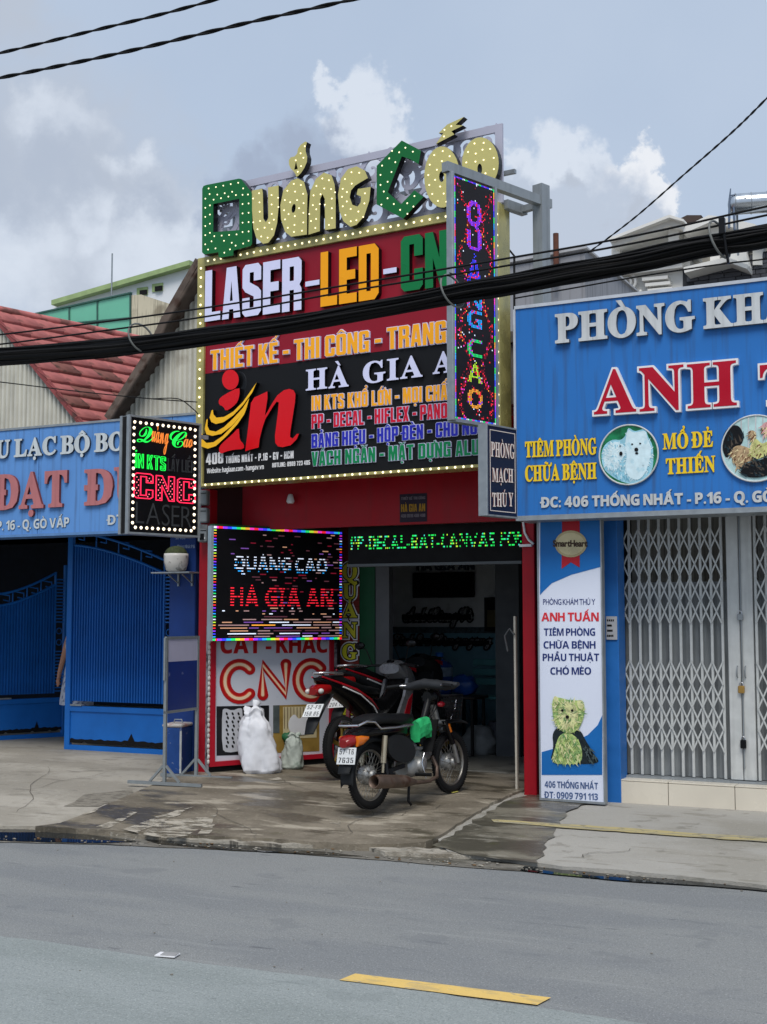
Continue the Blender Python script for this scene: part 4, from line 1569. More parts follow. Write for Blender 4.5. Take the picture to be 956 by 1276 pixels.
M_GRN.node_tree.nodes['Principled BSDF'].inputs['Transmission Weight'].default_value = .25
xs = [36, 86, 121, 162]


def ytop(x):
    return 392 + (x - 38) * (365 - 392) / (161 - 38)


for a, c_ in zip(xs, xs[1:]):
    poly3('glass_panel', b, M_GRN, [P(a + .6, ytop(a) + 1, 21), P(c_ - .6, ytop(c_) + 1, 21), P(c_ - .6, 470, 21), P(a + .6, 470, 21)], (0, .03, 0))
for a in xs:
    poly3('post', b, mat('green frame', (60, 96, 88), .5), [P(a - .8, ytop(a), 20.98), P(a + .8, ytop(a), 20.98), P(a + .8, 470, 20.98), P(a - .8, 470, 20.98)], (0, .06, 0))
poly3('rail', b, MATS['green frame'], [P(34, ytop(34) - 1, 20.96), P(163, ytop(163) - 1, 20.96), P(163, ytop(163) + .8, 20.96), P(34, ytop(34) + .8, 20.96)], (0, .06, 0))
poly3('rail', b, MATS['green frame'], [P(86, 402, 20.96), P(162, 395, 20.96), P(162, 396.5, 20.96), P(86, 403.5, 20.96)], (0, .06, 0))
poly3('rear_wall', b, mat('pale room wall', (150, 178, 168), .8), [P(36, 400, 22.5), P(162, 378, 22.5), P(162, 470, 22.5), P(36, 470, 22.5)], (0, .2, 0))
poly3('side_wall', b, HB, [P(164, 368, 21), P(176, 367, 21), P(222, 382, 21), P(222, 480, 21), P(164, 480, 21)], (0, 1.4, 0))
# left neighbours low mass under it
poly3('base', b, HB, [P(20, 470.5, 20.9), P(225, 470.5, 20.9), P(225, 540, 20.9), P(20, 540, 20.9)], (0, 2, 0))

# right: grey wall with pipe
gw = thing('grey_party_wall', 'plain grey rendered party wall rising behind the clinic sign', 'wall', P(680, 380, 15))
poly3('wall', gw, mat('grey render', (142, 144, 150), .85, var=.08, scale=1, streak=.4), [P(622, 400, 15), P(636, 322, 15), P(729, 306, 15), P(731, 520, 15), P(622, 520, 15)], (0, 3, 0))
poly3('coping', gw, mat('pale coping', (170, 172, 176), .8), [P(634, 324, 14.95), P(731, 306.5, 14.95), P(731, 309, 14.95), P(634, 327, 14.95)], (0, 3.1, 0))
pipe = thing('rusty_pipe', 'short rusty brown pipe standing up beside the grey wall', 'pipe', P(693, 315, 14.9))
MB().tube([(0, 0, -.4), (0, 0, P(693, 291, 14.9).z - pipe.location.z)], .035, 10).build('stub', mat('rust pipe', (98, 62, 50), .8, var=.3), pipe)

# ornate white house
wh = thing('ornate_white_house', 'white villa with moulded cornices, pillared balcony and grey stone cladding', 'house', P(850, 400, 22))
WY = 22.0
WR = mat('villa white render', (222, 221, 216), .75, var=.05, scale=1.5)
WS = mat('villa beige recess', (150, 146, 136), .85, var=.08)  # grey beige render of the attic back wall
poly3('wall', wh, WR, [P(730, 330, WY), P(860, 322, WY), P(860, 480, WY), P(730, 480, WY)], (0, 5, 0))
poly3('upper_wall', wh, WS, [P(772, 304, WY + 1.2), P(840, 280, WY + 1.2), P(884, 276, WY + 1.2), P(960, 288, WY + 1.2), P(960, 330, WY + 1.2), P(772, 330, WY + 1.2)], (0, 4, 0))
for pts, fr in (([(760, 300), (834, 271), (850, 276), (850, 285), (834, 281), (764, 309)], .3),
                ([(757, 297), (834, 267.5), (852, 273), (852, 276), (834, 271), (759, 300)], .45),
                ([(850, 284), (883, 268), (900, 270), (940, 279), (960, 290), (960, 297), (898, 279), (884, 277), (852, 291)], .3),
                ([(748, 326), (790, 318), (860, 306), (860, 313), (790, 325), (748, 332)], .35),
                ([(738, 342), (850, 328), (850, 333), (738, 347)], .2)):
    poly3('cornice', wh, WR, [P(x, y, WY - fr) for x, y in pts], (0, fr + .6, 0))
for x0, x1 in ((762, 772), (833, 846), (885, 897), (938, 950)):
    poly3('pillar', wh, WR, [P(x0, 306 if x0 < 800 else 281, WY - .1), P(x1, 303 if x0 < 800 else 281, WY - .1), P(x1, 330, WY - .1), P(x0, 330, WY - .1)], (0, .4, 0))
for x0, y0, x1, y1 in ((776, 296, 828, 306), (850, 284, 882, 300), (900, 282, 936, 296)):
    poly3('window', wh, mat('villa window', (196, 190, 172), .3), [P(x0, y0 + 2, WY + 1.1), P(x1, y0 - 2, WY + 1.1), P(x1, y1 + 10, WY + 1.1), P(x0, y1 + 10, WY + 1.1)], (0, .1, 0))
for x0, x1, y in ((776, 828, 316), (850, 882, 312), (900, 936, 308)):
    poly3('balustrade', wh, WR, [P(x0, y, WY), P(x1, y - 4, WY), P(x1, y + 2, WY), P(x0, y + 6, WY)], (0, .3, 0))
# stepped moulding and medallion of the lower wall
for k, (x0, x1, y) in enumerate(((736, 765, 352), (733, 760, 359), (731, 757, 366), (800, 832, 346), (804, 835, 353), (807, 838, 360), (810, 841, 368))):
    poly3('moulding', wh, WR, [P(x0, y, WY - .16), P(x1, y - 3, WY - .16), P(x1, y + 1, WY - .16), P(x0, y + 4, WY - .16)], (0, .15, 0))
med = P(781, 352, WY - .1) - wh.location
MB().torus(med, (0, 1, 0), .16, .03, 20, 6).torus(med, (0, 1, 0), .08, .025, 14, 5).tube([med + Vector((-.25, 0, -.2)), med + Vector((-.1, 0, -.27)), med + Vector((.12, 0, -.27)), med + Vector((.27, 0, -.18))], .03, 6).build('medallion', WR, wh)
# grey split-stone cladding built as courses of blocks
stone = mat('grey cladding backing', (58, 60, 64), .85)
poly3('clad_wall', wh, stone, [P(851, 334, WY - .02), P(960, 312, WY - .02), P(960, 480, WY - .02), P(851, 480, WY - .02)], (0, .4, 0))
mb = MB()
a = P(851, 480, WY - .06)
bb = P(975, 312, WY - .06)
SC = random.Random(4)
z = a.z
wo = wh.location
while z < bb.z + .1:
    x = a.x + SC.uniform(-.1, 0)
    while x < bb.x:
        w = SC.uniform(.16, .3)
        px_top = P(851, 334, WY).z + (x - a.x) / (P(960, 312, WY).x - a.x) * (P(960, 312, WY).z - P(851, 334, WY).z)
        if z + .08 < px_top and x > a.x:
            mb.box(Vector((x, WY - .05 - SC.uniform(0, .02), z)) - wo, Vector((x + w - .012, WY - .02, z + .075)) - wo)
        x += w
    z += .086
mb.build('stone_course', mat('grey split stone', (84, 86, 92), .85, var=.25, scale=4), wh, kind='stuff')
poly3('cornice', wh, WR, [P(852, 333, WY - .5), P(906, 320, WY - .5), P(932, 330, WY - .5), P(931, 335, WY - .5), P(906, 326, WY - .5), P(853, 340, WY - .5)], (0, .9, 0))
poly3('parapet', wh, WR, [P(903, 300, WY - .3), P(925, 297, WY - .3), P(934, 332, WY - .3), P(905, 322, WY - .3)], (0, .5, 0))
poly3('hatch_roof', wh, mat('brown roof', (72, 62, 58), .8), [P(848, 272, WY + 2), P(856, 268, WY + 2), P(874, 268, WY + 2), P(872, 275, WY + 2), P(852, 278, WY + 2)], (0, .5, 0))
# stainless tank
tk = thing('water_tank', 'horizontal stainless steel water tank on a rooftop stand', 'water tank', P(940, 268, 21))
to = tk.location
c_ = P(940, 253, 21) - to
r_ = .17
Mx = Matrix.Translation(c_) @ Matrix.Rotation(R(14), 4, 'Z') @ Matrix.Rotation(R(90), 4, 'Y')
MB().lathe([(.02, -.42), (.1, -.4), (.15, -.36), (r_, -.3), (r_, .5), (.15, .56), (.02, .62)], 24, M=Mx).build('tank_drum', mat('stainless steel', (190, 196, 202), .25, metal=.9, var=.05), tk)
for t in (-.3, -.05, .2, .45):
    MB().torus(Mx @ Vector((0, 0, t)), Mx.to_3x3() @ Vector((0, 0, 1)), r_ + .004, .008, 24, 6).build('band', M_GALV, tk)
mb = MB()
for x in (-.3, .4):
    for y in (-.12, .12):
        mb.bar(c_ + Vector((x, y, -.12)), c_ + Vector((x, y, -.8)), .03)
mb.bar(c_ + Vector((-.35, -.12, -.17)), c_ + Vector((.5, -.12, -.17)), .04)
mb.build('tank_stand', M_GALV, tk)
for x, y0, y1, dx, lb in ((908, 262, 235, 2.5, 'slim tapering rooftop aerial left of the steel water tank'), (915, 264, 243, -1.5, 'short rooftop aerial with bent arm touching the steel water tank')):
    t = thing('roof_aerial', lb, 'antenna', P(x, y0, 20.8))
    tp = P(x + dx, y1, 20.8) - t.location
    MB().tube([(0, 0, -.3), tp * .5, tp], .02, 6, rs=[.022, .018, .009]).build('mast', mat('blue grey mast', (96, 110, 130), .5), t)
    if dx < 0:
        MB().tube([tp * .55, tp * .55 + Vector((.2, 0, .05))], .008, 6).tube([tp + Vector((-.05, 0, 0)), tp + Vector((.05, 0, 0))], .01, 6).build('arm', MATS['blue grey mast'], t)
# ============================================================ signs
E_BULB = mat('warm bulb', (255, 242, 196), emit=1.3)
E_WHITE = mat('white led', (215, 225, 255), emit=1.1)
M_GOLD = mat('mirror gold acrylic', (198, 188, 116), .25, metal=.15, var=.12, scale=1.2)
M_GOLD2 = mat('mirror gold trim', (172, 162, 100), .28, metal=.2, var=.3, scale=6)
M_GREEN = mat('green acrylic', (22, 104, 52), .22, var=.06, scale=1.5)
M_LAV = mat('lavender white acrylic', (214, 216, 246), .3, var=.03)
M_ORG = mat('orange acrylic', (246, 164, 16), .3, var=.03)
M_YEL3 = mat('amber acrylic', (252, 172, 30), .35, var=.04)
M_GRNL = mat('deep green acrylic', (10, 116, 62), .3, var=.05)
M_CRIM = mat('crimson acrylic', (206, 20, 52), .3, var=.05)
M_NAVY = mat('navy blue acrylic', (40, 44, 176), .3, var=.05)
M_GRNT = mat('dark green acrylic', (10, 128, 76), .3, var=.05)
M_LOGO = mat('logo red acrylic', (214, 16, 28), .25, var=.05, scale=1)
M_LOGY = mat('logo yellow acrylic', (250, 190, 36), .3, var=.03)
M_PANEL = mat('black sign face', (12, 13, 17), .6, var=.1, scale=1)
M_LAT2 = mat('grey fretwork', (178, 178, 194), .4, var=.05, scale=2)
M_FROST = mat('pale acrylic backing', (200, 212, 232), .3, var=.04)

# ------------------------------------------------------------ big main sign of the shop
o0 = P(250, 607, 11.28)
SG = Frame((o0.x, o0.y, o0.z), R(-5.2))
big = SG.thing('main_sign', 'tall red and black sign topped by gold Quảng Cáo letters', 'sign')


def r4(F, l, t, rr, b, y=0.0):
    return [F.loc(*l, y), F.loc(*t, y), F.loc(*rr, y), F.loc(*b, y)]


zb0 = SG.loc(250, 607)[1]
zb1 = SG.loc(256, 603)[1]
zr = SG.loc(256, 466)[1]
zt1 = SG.loc(256, 333)[1]
zt0 = SG.loc(253, 322)[1]
ztop_ = SG.loc(253, 236)[1]
xl0 = SG.loc(247, 450)[0]
xl1 = SG.loc(256, 450)[0]
xr1 = SG.loc(613, 450)[0]
xr0 = SG.loc(625, 450)[0]
MB().box((xl1, .0, zb1), (xr1, .22, zr)).build('black_panel', M_PANEL, big)
MB().box((xl1, .0, zr + .002), (xr1, .22, zt1)).build('red_panel', M_REDFLAT, big)
MB().box((xl0, -.03, zb0), (xl1 - .001, .2, zt0), bev=.004).build('side_trim', M_GOLD2, big)
MB().box((xr1 + .001, -.03, zb0), (xr0, .2, zt0), bev=.004).build('side_trim', M_GOLD2, big)
MB().box((xl1, -.035, zb0), (xr1, .2, zb1 - .001), bev=.004).build('bottom_trim', M_GOLD2, big)
MB().box((xl1, -.035, zt1 + .001), (xr1, .2, zt0), bev=.004).build('top_trim', M_GOLD2, big)
# fretwork board standing on top: frame rails and scrolls
fl, fr_, fb, ft = SG.loc(254, 280)[0], SG.loc(625, 200)[0], zt0 + .005, ztop_
fw = .075
mb = MB()
mb.box((fl, 0.02, fb), (fr_, .045, fb + .05))
mb.box((fl, 0.02, ft - fw), (fr_, .045, ft))
mb.box((fl, 0.02, fb + .05), (fl + .05, .045, ft - fw))
mb.box((fr_ - fw, 0.02, fb + .05), (fr_, .045, ft - fw))
fret = mb.build('fretwork_frame', M_LAT2, big)
RN = random.Random(5)
mb = MB()


def scroll(cx, cz, r, a0, sgn, turns=1.35, w=.034, y=0.0):
    pts = []
    n = 26
    for i in range(n + 1):
        t = i / n
        a = a0 + sgn * t * turns * 2 * math.pi
        rr = r * (1 - t * .86)
        pts.append((cx + rr * math.cos(a), cz + rr * math.sin(a)))
    ws = [w * (.55 + .9 * math.sin(math.pi * min(1, i / n * 1.2 + .1))) * (1.25 if i == n else 1) for i in range(n + 1)]
    ws = [max(.012, q) for q in ws]
    lp = ribbon(pts, ws, 4)
    t, b, v = fill([lp])
    add_flat(mb, v, t, b, y, y + .012, 0, 0, back=True)
    for k in range(4):                      # leaves springing off the stem
        i = 3 + k * 5
        p = Vector(pts[i])
        a = a0 + sgn * (i / n) * turns * 2 * math.pi + RN.uniform(-.6, .6)
        ln = r * RN.uniform(.35, .7)
        d = Vector((math.cos(a), math.sin(a)))
        q = Vector((-d.y, d.x)) * ln * .3
        leaf = smooth_loop([tuple(p - d * .01 + q * .2), tuple(p + d * ln * .4 + q), tuple(p + d * ln + q * .9), tuple(p + d * ln * .55 - q * .4), tuple(p - d * .01 - q * .3)], 1)
        t, b, v = fill([leaf])
        add_flat(mb, v, t, b, y + .0015, y + .0125, 0, 0)


xx = fl + .1
k = 0
while xx < fr_ - .06:
    for row in range(3):
        zc = fb + .14 + row * (ft - fb - .2) / 2.2
        r = RN.uniform(.13, .2)
        cx_, cz_ = xx + RN.uniform(-.04, .04), zc + RN.uniform(-.04, .04)
        cx_ = min(max(cx_, fl + r), fr_ - r * .9)
        cz_ = min(max(cz_, fb + r * .8), ft - r)
        scroll(cx_, cz_, r, RN.uniform(0, 6.28), RN.choice((-1, 1)), w=RN.uniform(.036, .055), y=.024 + (k % 7) * .0025)
        k += 1
    xx += .205
mb.build('fretwork_scroll', M_LAT2, big, kind='stuff')
# steel behind the top board
mb = MB()
for x in (fl + .2, (fl + fr_) / 2, fr_ - .25):
    mb.bar((x, .3, zb1), (x, .3, ft - .1), .05)
    mb.bar((x, .045, ft - .25), (x, .3, ft - .25), .04)
mb.bar((fl, .3, (fb + ft) / 2), (fr_, .3, (fb + ft) / 2), .04)
mb.build('support_frame', M_GALV, big)

# -- the gold and green capital letters on top
Z3 = lambda pts: zs(pts, 4.552, 240, 190)
Z4 = lambda pts: zs(pts, 5.03, 450, 140)
Z1 = lambda pts: zs(pts, 2.332, 230, 130)
YT = -.03
LD = .075
bm = MB()      # bulbs


def toplet(name, loops, m, bevel=0, bulbs=True, label=None, step=.085, inset=.045, second=True, sm=0):
    lp = [smooth_loop(l_, sm) if sm else l_ for l_ in loops]
    lp = [SG.locs(l_, YT - LD) for l_ in lp]
    t, b, v = fill(lp)
    mb = MB()
    add_flat(mb, v, t, b, YT - LD, YT, 0, 1)
    o = mb.build(name, [m, M_BLACK], big, label=label)
    if bulbs:
        for ins in ((inset, inset * 2.9) if second else (inset,)):
            q = offset_loops(lp, -ins)
            pts = []
            for l_ in q:
                acc = step * .5
                qq = l_ + [l_[0]]
                for i in range(len(qq) - 1):
                    a, b_ = Vector(qq[i]), Vector(qq[i + 1])
                    ln = (b_ - a).length
                    while acc < ln:
                        pts.append(a + (b_ - a) * (acc / ln))
                        acc += step
                    acc -= ln
            for p in pts:
                if inside(p.x, p.y, lp) and all((p - Vector(s_)).length > step * .62 for s_ in LITP):
                    LITP.append(tuple(p))
                    dome(bm, p.x, YT - LD - .001, p.y, .0085)
    return o


LITP = []
toplet('letter', [Z3([(55, 205), (62, 190), (78, 184), (262, 148), (275, 150), (334, 225), (338, 232), (338, 516), (330, 530), (232, 556), (232, 584), (155, 597), (148, 590), (146, 566), (66, 578), (54, 566)]), Z3([(118, 292), (265, 262), (265, 440), (118, 452)])], M_GREEN, label='green angular letter Q', step=.1)
toplet('letter', [Z3([(336, 216), (395, 205), (399, 230), (402, 375), (416, 396), (430, 372), (428, 198), (488, 187), (489, 300), (480, 400), (462, 470), (430, 512), (400, 518), (362, 485), (345, 430), (338, 330)])], M_GOLD, step=.1)
toplet('letter', [smooth_loop(Z3([(498, 300), (515, 215), (560, 160), (595, 146), (632, 165), (652, 240), (650, 320)]), 0) + Z3([(649, 465), (560, 478), (525, 450), (502, 380)]), smooth_loop(Z3([(560, 320), (572, 290), (586, 295), (583, 335), (566, 345)]), 1)], M_GOLD, step=.1)
toplet('letter', [smooth_loop(Z1([(303, 155), (326, 150), (331, 122), (358, 103), (350, 130), (359, 160), (345, 192), (325, 214), (322, 200), (304, 182)]), 1), Z1([(319, 190), (324, 165), (329, 188)])], M_GOLD, step=.09, second=False, label='flame shaped hook accent')
toplet('letter', [Z3([(660, 330), (668, 220), (700, 150), (745, 114), (788, 128), (806, 180), (812, 260), (812, 430), (752, 440), (750, 262), (737, 236), (724, 264), (722, 446), (658, 466)])], M_GOLD, step=.1)
toplet('letter', [Z1([(446, 262), (455, 215), (475, 188), (500, 180), (524, 192), (533, 214), (512, 226), (496, 236), (484, 250), (480, 270), (488, 292), (503, 297), (512, 285), (513, 268), (500, 262), (504, 246), (541, 240), (537, 280), (522, 325), (500, 350), (482, 356), (462, 340), (450, 310)])], M_GOLD, step=.1)
toplet('letter', [Z4([(255, 176), (376, 240), (360, 324), (305, 292), (255, 276), (167, 500), (250, 576), (335, 488), (392, 530), (264, 666), (98, 577), (98, 335)])], M_GREEN, label='green angular letter C', step=.1)
toplet('letter', [ellipse(*zs([(508, 405)], 5.03, 450, 140)[0], 112 / 5.03, 192 / 5.03, 30), ellipse(*zs([(505, 403)], 5.03, 450, 140)[0], 16 / 5.03, 34 / 5.03, 14)], M_GOLD, label='gold egg shaped letter with tiny oval hole', step=.1)
toplet('letter', [Z4([(645, 28), (540, 76), (487, 130), (516, 128), (470, 198), (585, 138), (566, 118), (640, 82), (592, 78)])], M_GOLD, step=.1, second=False, label='zigzag acute accent')
toplet('letter', [ellipse(*zs([(748, 318)], 5.03, 450, 140)[0], 115 / 5.03, 162 / 5.03, 30), ellipse(*zs([(744, 355)], 5.03, 450, 140)[0], 15 / 5.03, 34 / 5.03, 14)], M_GOLD, step=.1)

# bulbs of the trims
for i in range(int((xr1 - xl1) / .088)):
    x = xl1 + .05 + i * .088
    dome(bm, x, -.036, (zb0 + zb1) / 2, .013)
    dome(bm, x, -.036, (zt0 + zt1) / 2, .013)
z = zb0 + .06
while z < zt0 - .03:
    dome(bm, (xl0 + xl1) / 2, -.031, z, .014)
    dome(bm, xr1 + (xr0 - xr1) * .78, -.031, z, .013)
    z += .1
bm.build('bulb', E_BULB, big, kind='stuff')

# -- raised lettering
letters(SG, big, 'LASER', 'block', (260, 402), (379, 387.5), 340, 0, .06, M_LAV, M_BLACK, off=.004)
letters(SG, big, '-', 'block', (384, 372), (401, 370), 336, 0, .05, M_LAV, M_BLACK)
letters(SG, big, 'LED', 'block', (404, 383.5), (475, 373.5), 317, 0, .06, M_ORG, M_BLACK, off=.004)
letters(SG, big, '-', 'block', (481, 357), (497, 355), 320, 0, .05, M_LAV, M_BLACK)
letters(SG, big, 'CNC', 'block', (504, 365), (592, 353), 298, 0, .06, M_GRNL, M_BLACK, off=.004)
letters(SG, big, 'THIẾT KẾ - THI CÔNG - TRANG', 'block', (264, 462), (557, 427.5), 437.5, 0, .022, M_YEL3, M_LAV, off=.0, outline=.006, om=M_LAV)
letters(SG, big, 'HÀ', 'serif', (384, 487), (437, 482), 462, 0, .035, M_LAV, M_BLACK, off=.004)
letters(SG, big, 'GIA', 'serif', (455, 478.5), (529, 469), 453, 0, .035, M_LAV, M_BLACK, off=.004)
letters(SG, big, 'AN', 'serif', (542, 466.5), (598, 459), 441, 0, .035, M_LAV, M_BLACK, off=.004)
for txt, a, b_, cp, m in (('IN KTS KHỔ LỚN - MỌI CHẤT LIỆU', (389.5, 512), (603, 495), 494, M_YEL3),
                          ('PP - DECAL - HIFLEX - PANO', (389.5, 534.5), (558, 521), 517, M_CRIM),
                          ('BẢNG HIỆU - HỘP ĐÈN - CHỮ NỔI', (389.5, 558.5), (600, 540.5), 541.5, M_NAVY),
                          ('VÁCH NGĂN - MẶT DỰNG ALU', (389.5, 581), (598, 566.5), 563.5, M_GRNT)):
    letters(SG, big, txt, 'block', a, b_, cp, 0, .014, m, M_LAV, off=.0008, outline=.0042, om=M_LAV, track=.035)
letters(SG, big, '408', 'block', (257.5, 579.5), (278.5, 577), 565.5, 0, .01, M_WHITE, M_WHITE, split=False, name='house_number', track=.05)
letters(SG, big, 'THỐNG NHẤT - P.16 - GV - HCM', 'block', (281.5, 577.5), (366, 571), 568.5, 0, .004, M_WHITE, M_WHITE, split=False, name='address_line', track=.08)
letters(SG, big, 'Website: hagiaan.com - hangav.vn', 'sans', (258, 590), (329, 584.5), 584, 0, .003, M_WHITE, M_WHITE, split=False, name='website_line')
letters(SG, big, 'HOTLINE: 0909 723 405', 'block', (339.5, 582.5), (386.5, 579), 577, 0, .003, M_WHITE, M_WHITE, split=False, name='hotline_line', track=.08)
# -- the "in" emblem
Z5 = lambda pts: zs(pts, 5.975, 240, 440)
YE = 0.0
for nm, lp, dp, m in (('emblem_letter', [ellipse(*Z5([(302, 203)])[0], 62 / 5.975, 75 / 5.975, 28)], .045, M_LOGO),
                      ('emblem_letter', [smooth_loop(Z5([(215, 350), (250, 318), (368, 256), (372, 300), (358, 365), (320, 405), (268, 438), (250, 402), (216, 388)]), 1)], .045, M_LOGO),
                      ('emblem_letter', [smooth_loop(Z5([(218, 742), (218, 700), (262, 655), (310, 615), (364, 556), (368, 600), (372, 650), (404, 684), (403, 718), (330, 722), (270, 736), (236, 752)]), 1)], .045, M_LOGO),
                      ('emblem_letter', [Z5([(412, 735), (430, 590), (455, 375), (480, 335), (577, 290), (578, 340), (558, 470), (575, 445), (605, 390), (650, 320), (700, 281), (740, 271), (772, 282), (786, 310), (782, 370), (765, 480), (746, 600), (746, 628), (765, 640), (795, 606), (812, 605), (795, 645), (750, 690), (690, 704), (655, 698), (636, 672), (633, 620), (655, 450), (662, 372), (646, 366), (620, 400), (590, 450), (562, 495), (540, 560), (520, 640), (512, 706), (450, 722)])], .045, M_LOGO),
                      ('emblem_swoosh', [Z5([(502, 226), (470, 300), (400, 395), (330, 468), (255, 520), (200, 533), (166, 518), (153, 485), (168, 432), (178, 428), (182, 462), (204, 486), (262, 480), (330, 440), (400, 370), (450, 300)])], .058, M_LOGY),
                      ('emblem_swoosh', [Z5([(448, 340), (432, 400), (390, 465), (320, 545), (240, 606), (175, 621), (130, 610), (117, 570), (130, 500), (139, 495), (137, 548), (152, 580), (200, 590), (260, 556), (330, 490), (400, 415)])], .058, M_LOGY),
                      ('emblem_swoosh', [Z5([(434, 400), (410, 462), (360, 535), (280, 622), (200, 696), (140, 716), (92, 700), (78, 660), (94, 606), (102, 604), (100, 645), (130, 674), (182, 668), (250, 622), (320, 550), (380, 478)])], .058, M_LOGY)):
    shape(SG, big, nm, lp, YE, dp, m, M_BLACK)
M_RIM = mat('pale rim', (96, 100, 106), .4)
# thin clear edge that surrounds the emblem
shape(SG, big, 'emblem_backing', [smooth_loop(Z5([(240, 150), (350, 128), (400, 170), (400, 250), (380, 360), (330, 420), (262, 450), (210, 470), (200, 350), (262, 300)]), 2)], -.001, .004, M_BLACK, M_RIM)

# ------------------------------------------------------------ steel outrigger frame + LED column sign
A75 = R(71)
lb = P(567, 222, 9.9)
LED_W = None


def fit_frame(pxl, pxr, ytl, Y0, ang, zpx):
    """frame through the ray of pxl at depth Y0"""
    p = P(pxl, zpx, Y0)
    F = Frame((p.x, p.y, p.z), ang)
    return F


LF = fit_frame(567, 617, 217, 9.95, R(71), 528)
v_led = LF.thing('vertical_display', 'tall narrow LED screen with rainbow border hanging beside the main sign', 'led screen')
wv = LF.loc(617, 400)[0]
hb, ht = LF.loc(567, 521)[1], LF.loc(567, 219)[1]
MB().box((0, 0, hb), (wv, .07, ht), bev=.003).build('screen', mat('led screen black', (26, 22, 26), .5, var=.1), v_led)
mb = MB()
MB().box((-.035, -.012, hb - .02), (-.001, .06, ht + .03), bev=.004).build('end_plate', M_GALV, v_led)
mb.box((0.001, -.01, hb - .03), (wv, .08, hb - .001))
mb.box((wv + .001, -.01, hb - .03), (wv + .03, .08, ht + .03))
mb.build('edge_trim', M_GALV, v_led)


def led_mats(cols):
    return [mat('led %d %d %d' % c_, c_, emit=.72) for c_ in cols]


RC = [(255, 40, 60), (255, 60, 200), (150, 60, 255), (60, 70, 255), (40, 170, 255), (40, 230, 120), (190, 240, 60), (255, 170, 60), (225, 235, 255), (120, 20, 40)]
RC += [(84, 46, 56), (150, 120, 120), (190, 140, 110), (110, 70, 150)]
RM = led_mats(RC)


def raster(F_loops, x0, x1, z0, z1, nx, nz):
    """which cells of an nx x nz screen lie inside the glyph loops"""
    on = set()
    for i in range(nx):
        for j in range(nz):
            x = x0 + (x1 - x0) * (i + .5) / nx
            z = z0 + (z1 - z0) * (j + .5) / nz
            if inside(x, z, F_loops):
                on.add((i, j))
    return on


def text_loops(txt, style, x0, z0, x1, h, off=0.0, track=0.0):
    lay, wid = layout(txt, style, track)
    sx = (x1 - x0) / wid
    out = []
    for ch, cx in lay:
        lps = [[(a * sx + x0 + cx * sx, b * h + z0) for a, b in lp] for lp in glyph(ch, style)[0]]
        if off:
            lps = offset_loops(lps, off)
        out += lps
    return out


rn = random.Random(21)
NX, NZ = 30, 150
cells = {}
letters_v = 'QUẢNG CÁO'
names = ['Q', 'U', 'Ả', 'N', 'G', '', 'C', 'Á', 'O']
cy = [253, 305, 352, 398, 446, 470, 482, 521 - 62, 0]
# letter bands along the column, from photo rows
rows_ = [('Q', 240, 272, 2), ('U', 278, 303, 2), ('Ả', 314, 345, 3), ('N', 352, 376, 4), ('G', 378, 401, 4), ('C', 414, 438, 5), ('Á', 448, 470, 6), ('O', 478, 502, 7)]
for ch, ya, yb, ci in rows_:
    za, zb_ = LF.loc(567, yb + 2)[1], LF.loc(567, ya + 2)[1]
    lp = text_loops(ch, 'sans', wv * .3, za, wv * .68, (zb_ - za) * .98)
    for c_ in raster(lp, 0, wv, hb, ht, NX, NZ):
        i, j = c_
        bx_ = wv * .34 / wv * NX
        cells[c_] = ci if rn.random() < .75 else rn.choice((0, 2, 1))
for j in range(NZ):                          # swirling red pattern round the letters
    for i in range(2, NX - 2):
        if (i, j) in cells:
            continue
        u, v = (i - NX / 2) / (NX / 2), j / NZ
        ph = math.sin(v * 34 + abs(u) * 4.0) + math.sin(v * 11 + u * 2)
        edge_ = abs(abs(u) - (.55 + .25 * math.sin(v * 21)))
        if edge_ < .1 and rn.random() < .55:
            cells[(i, j)] = rn.choice((0, 9, 9)) if rn.random() < .85 else rn.choice((1, 9, 7))
        elif rn.random() < .03 + (.16 if v < .4 and ph > 1 else 0):
            cells[(i, j)] = rn.choice((0, 9, 9, 8, 0))
for j in range(NZ):
    cells[(0, j)] = [3, 4, 5, 2, 0, 1, 3, 5][(j // 4) % 8]
    cells[(NX - 1, j)] = [5, 3, 2, 1, 7, 5, 3, 4][(j // 4) % 8]
for i in range(NX):
    cells[(i, 0)] = [5, 1, 4, 3, 8][(i // 2) % 5]
    cells[(i, NZ - 1)] = [3, 2, 3, 8, 5][(i // 2) % 5]
mb = MB()
cw, chh = wv / NX, (ht - hb) / NZ
for (i, j), ci in cells.items():
    x, z = i * cw, hb + j * chh
    mb.add([(x + cw * .2, -.004, z), (x + cw * .72, -.004, z), (x + cw * .72, -.004, z + chh * .85), (x + cw * .2, -.004, z + chh * .85)], [(0, 1, 2, 3)], ci)
mb.build('lit_pixel', RM, v_led, kind='stuff')
# steel frame: beam over the screen, second beam from the board, upright
fr = LF.thing('sign_outrigger', 'grey box section steel frame carrying the vertical screen out from the roof', 'steel frame')
xe, ze = LF.loc(690, 266)
zbm = ht + .075
MB().bar((-.06, .05, zbm), (xe, .05, zbm), .07, .085).build('beam', M_STEEL, fr)
xu = LF.loc(675, 300, .06)[0]
MB().bar((xu, .06, hb - .2), (xu, .06, zbm + .16), .12, .11, up=(0, 1, 0)).build('upright', M_STEEL, fr)
xq = LF.loc(629, 224, .3)[0]
MB().bar((xu + .05, .3, zbm - .02), (xq, .3, zbm - .02), .07, .085).build('beam', M_STEEL, fr)
MB().bar((xu, .12, zbm - .02), (xu, .33, zbm - .02), .06).build('cross_piece', M_STEEL, fr)
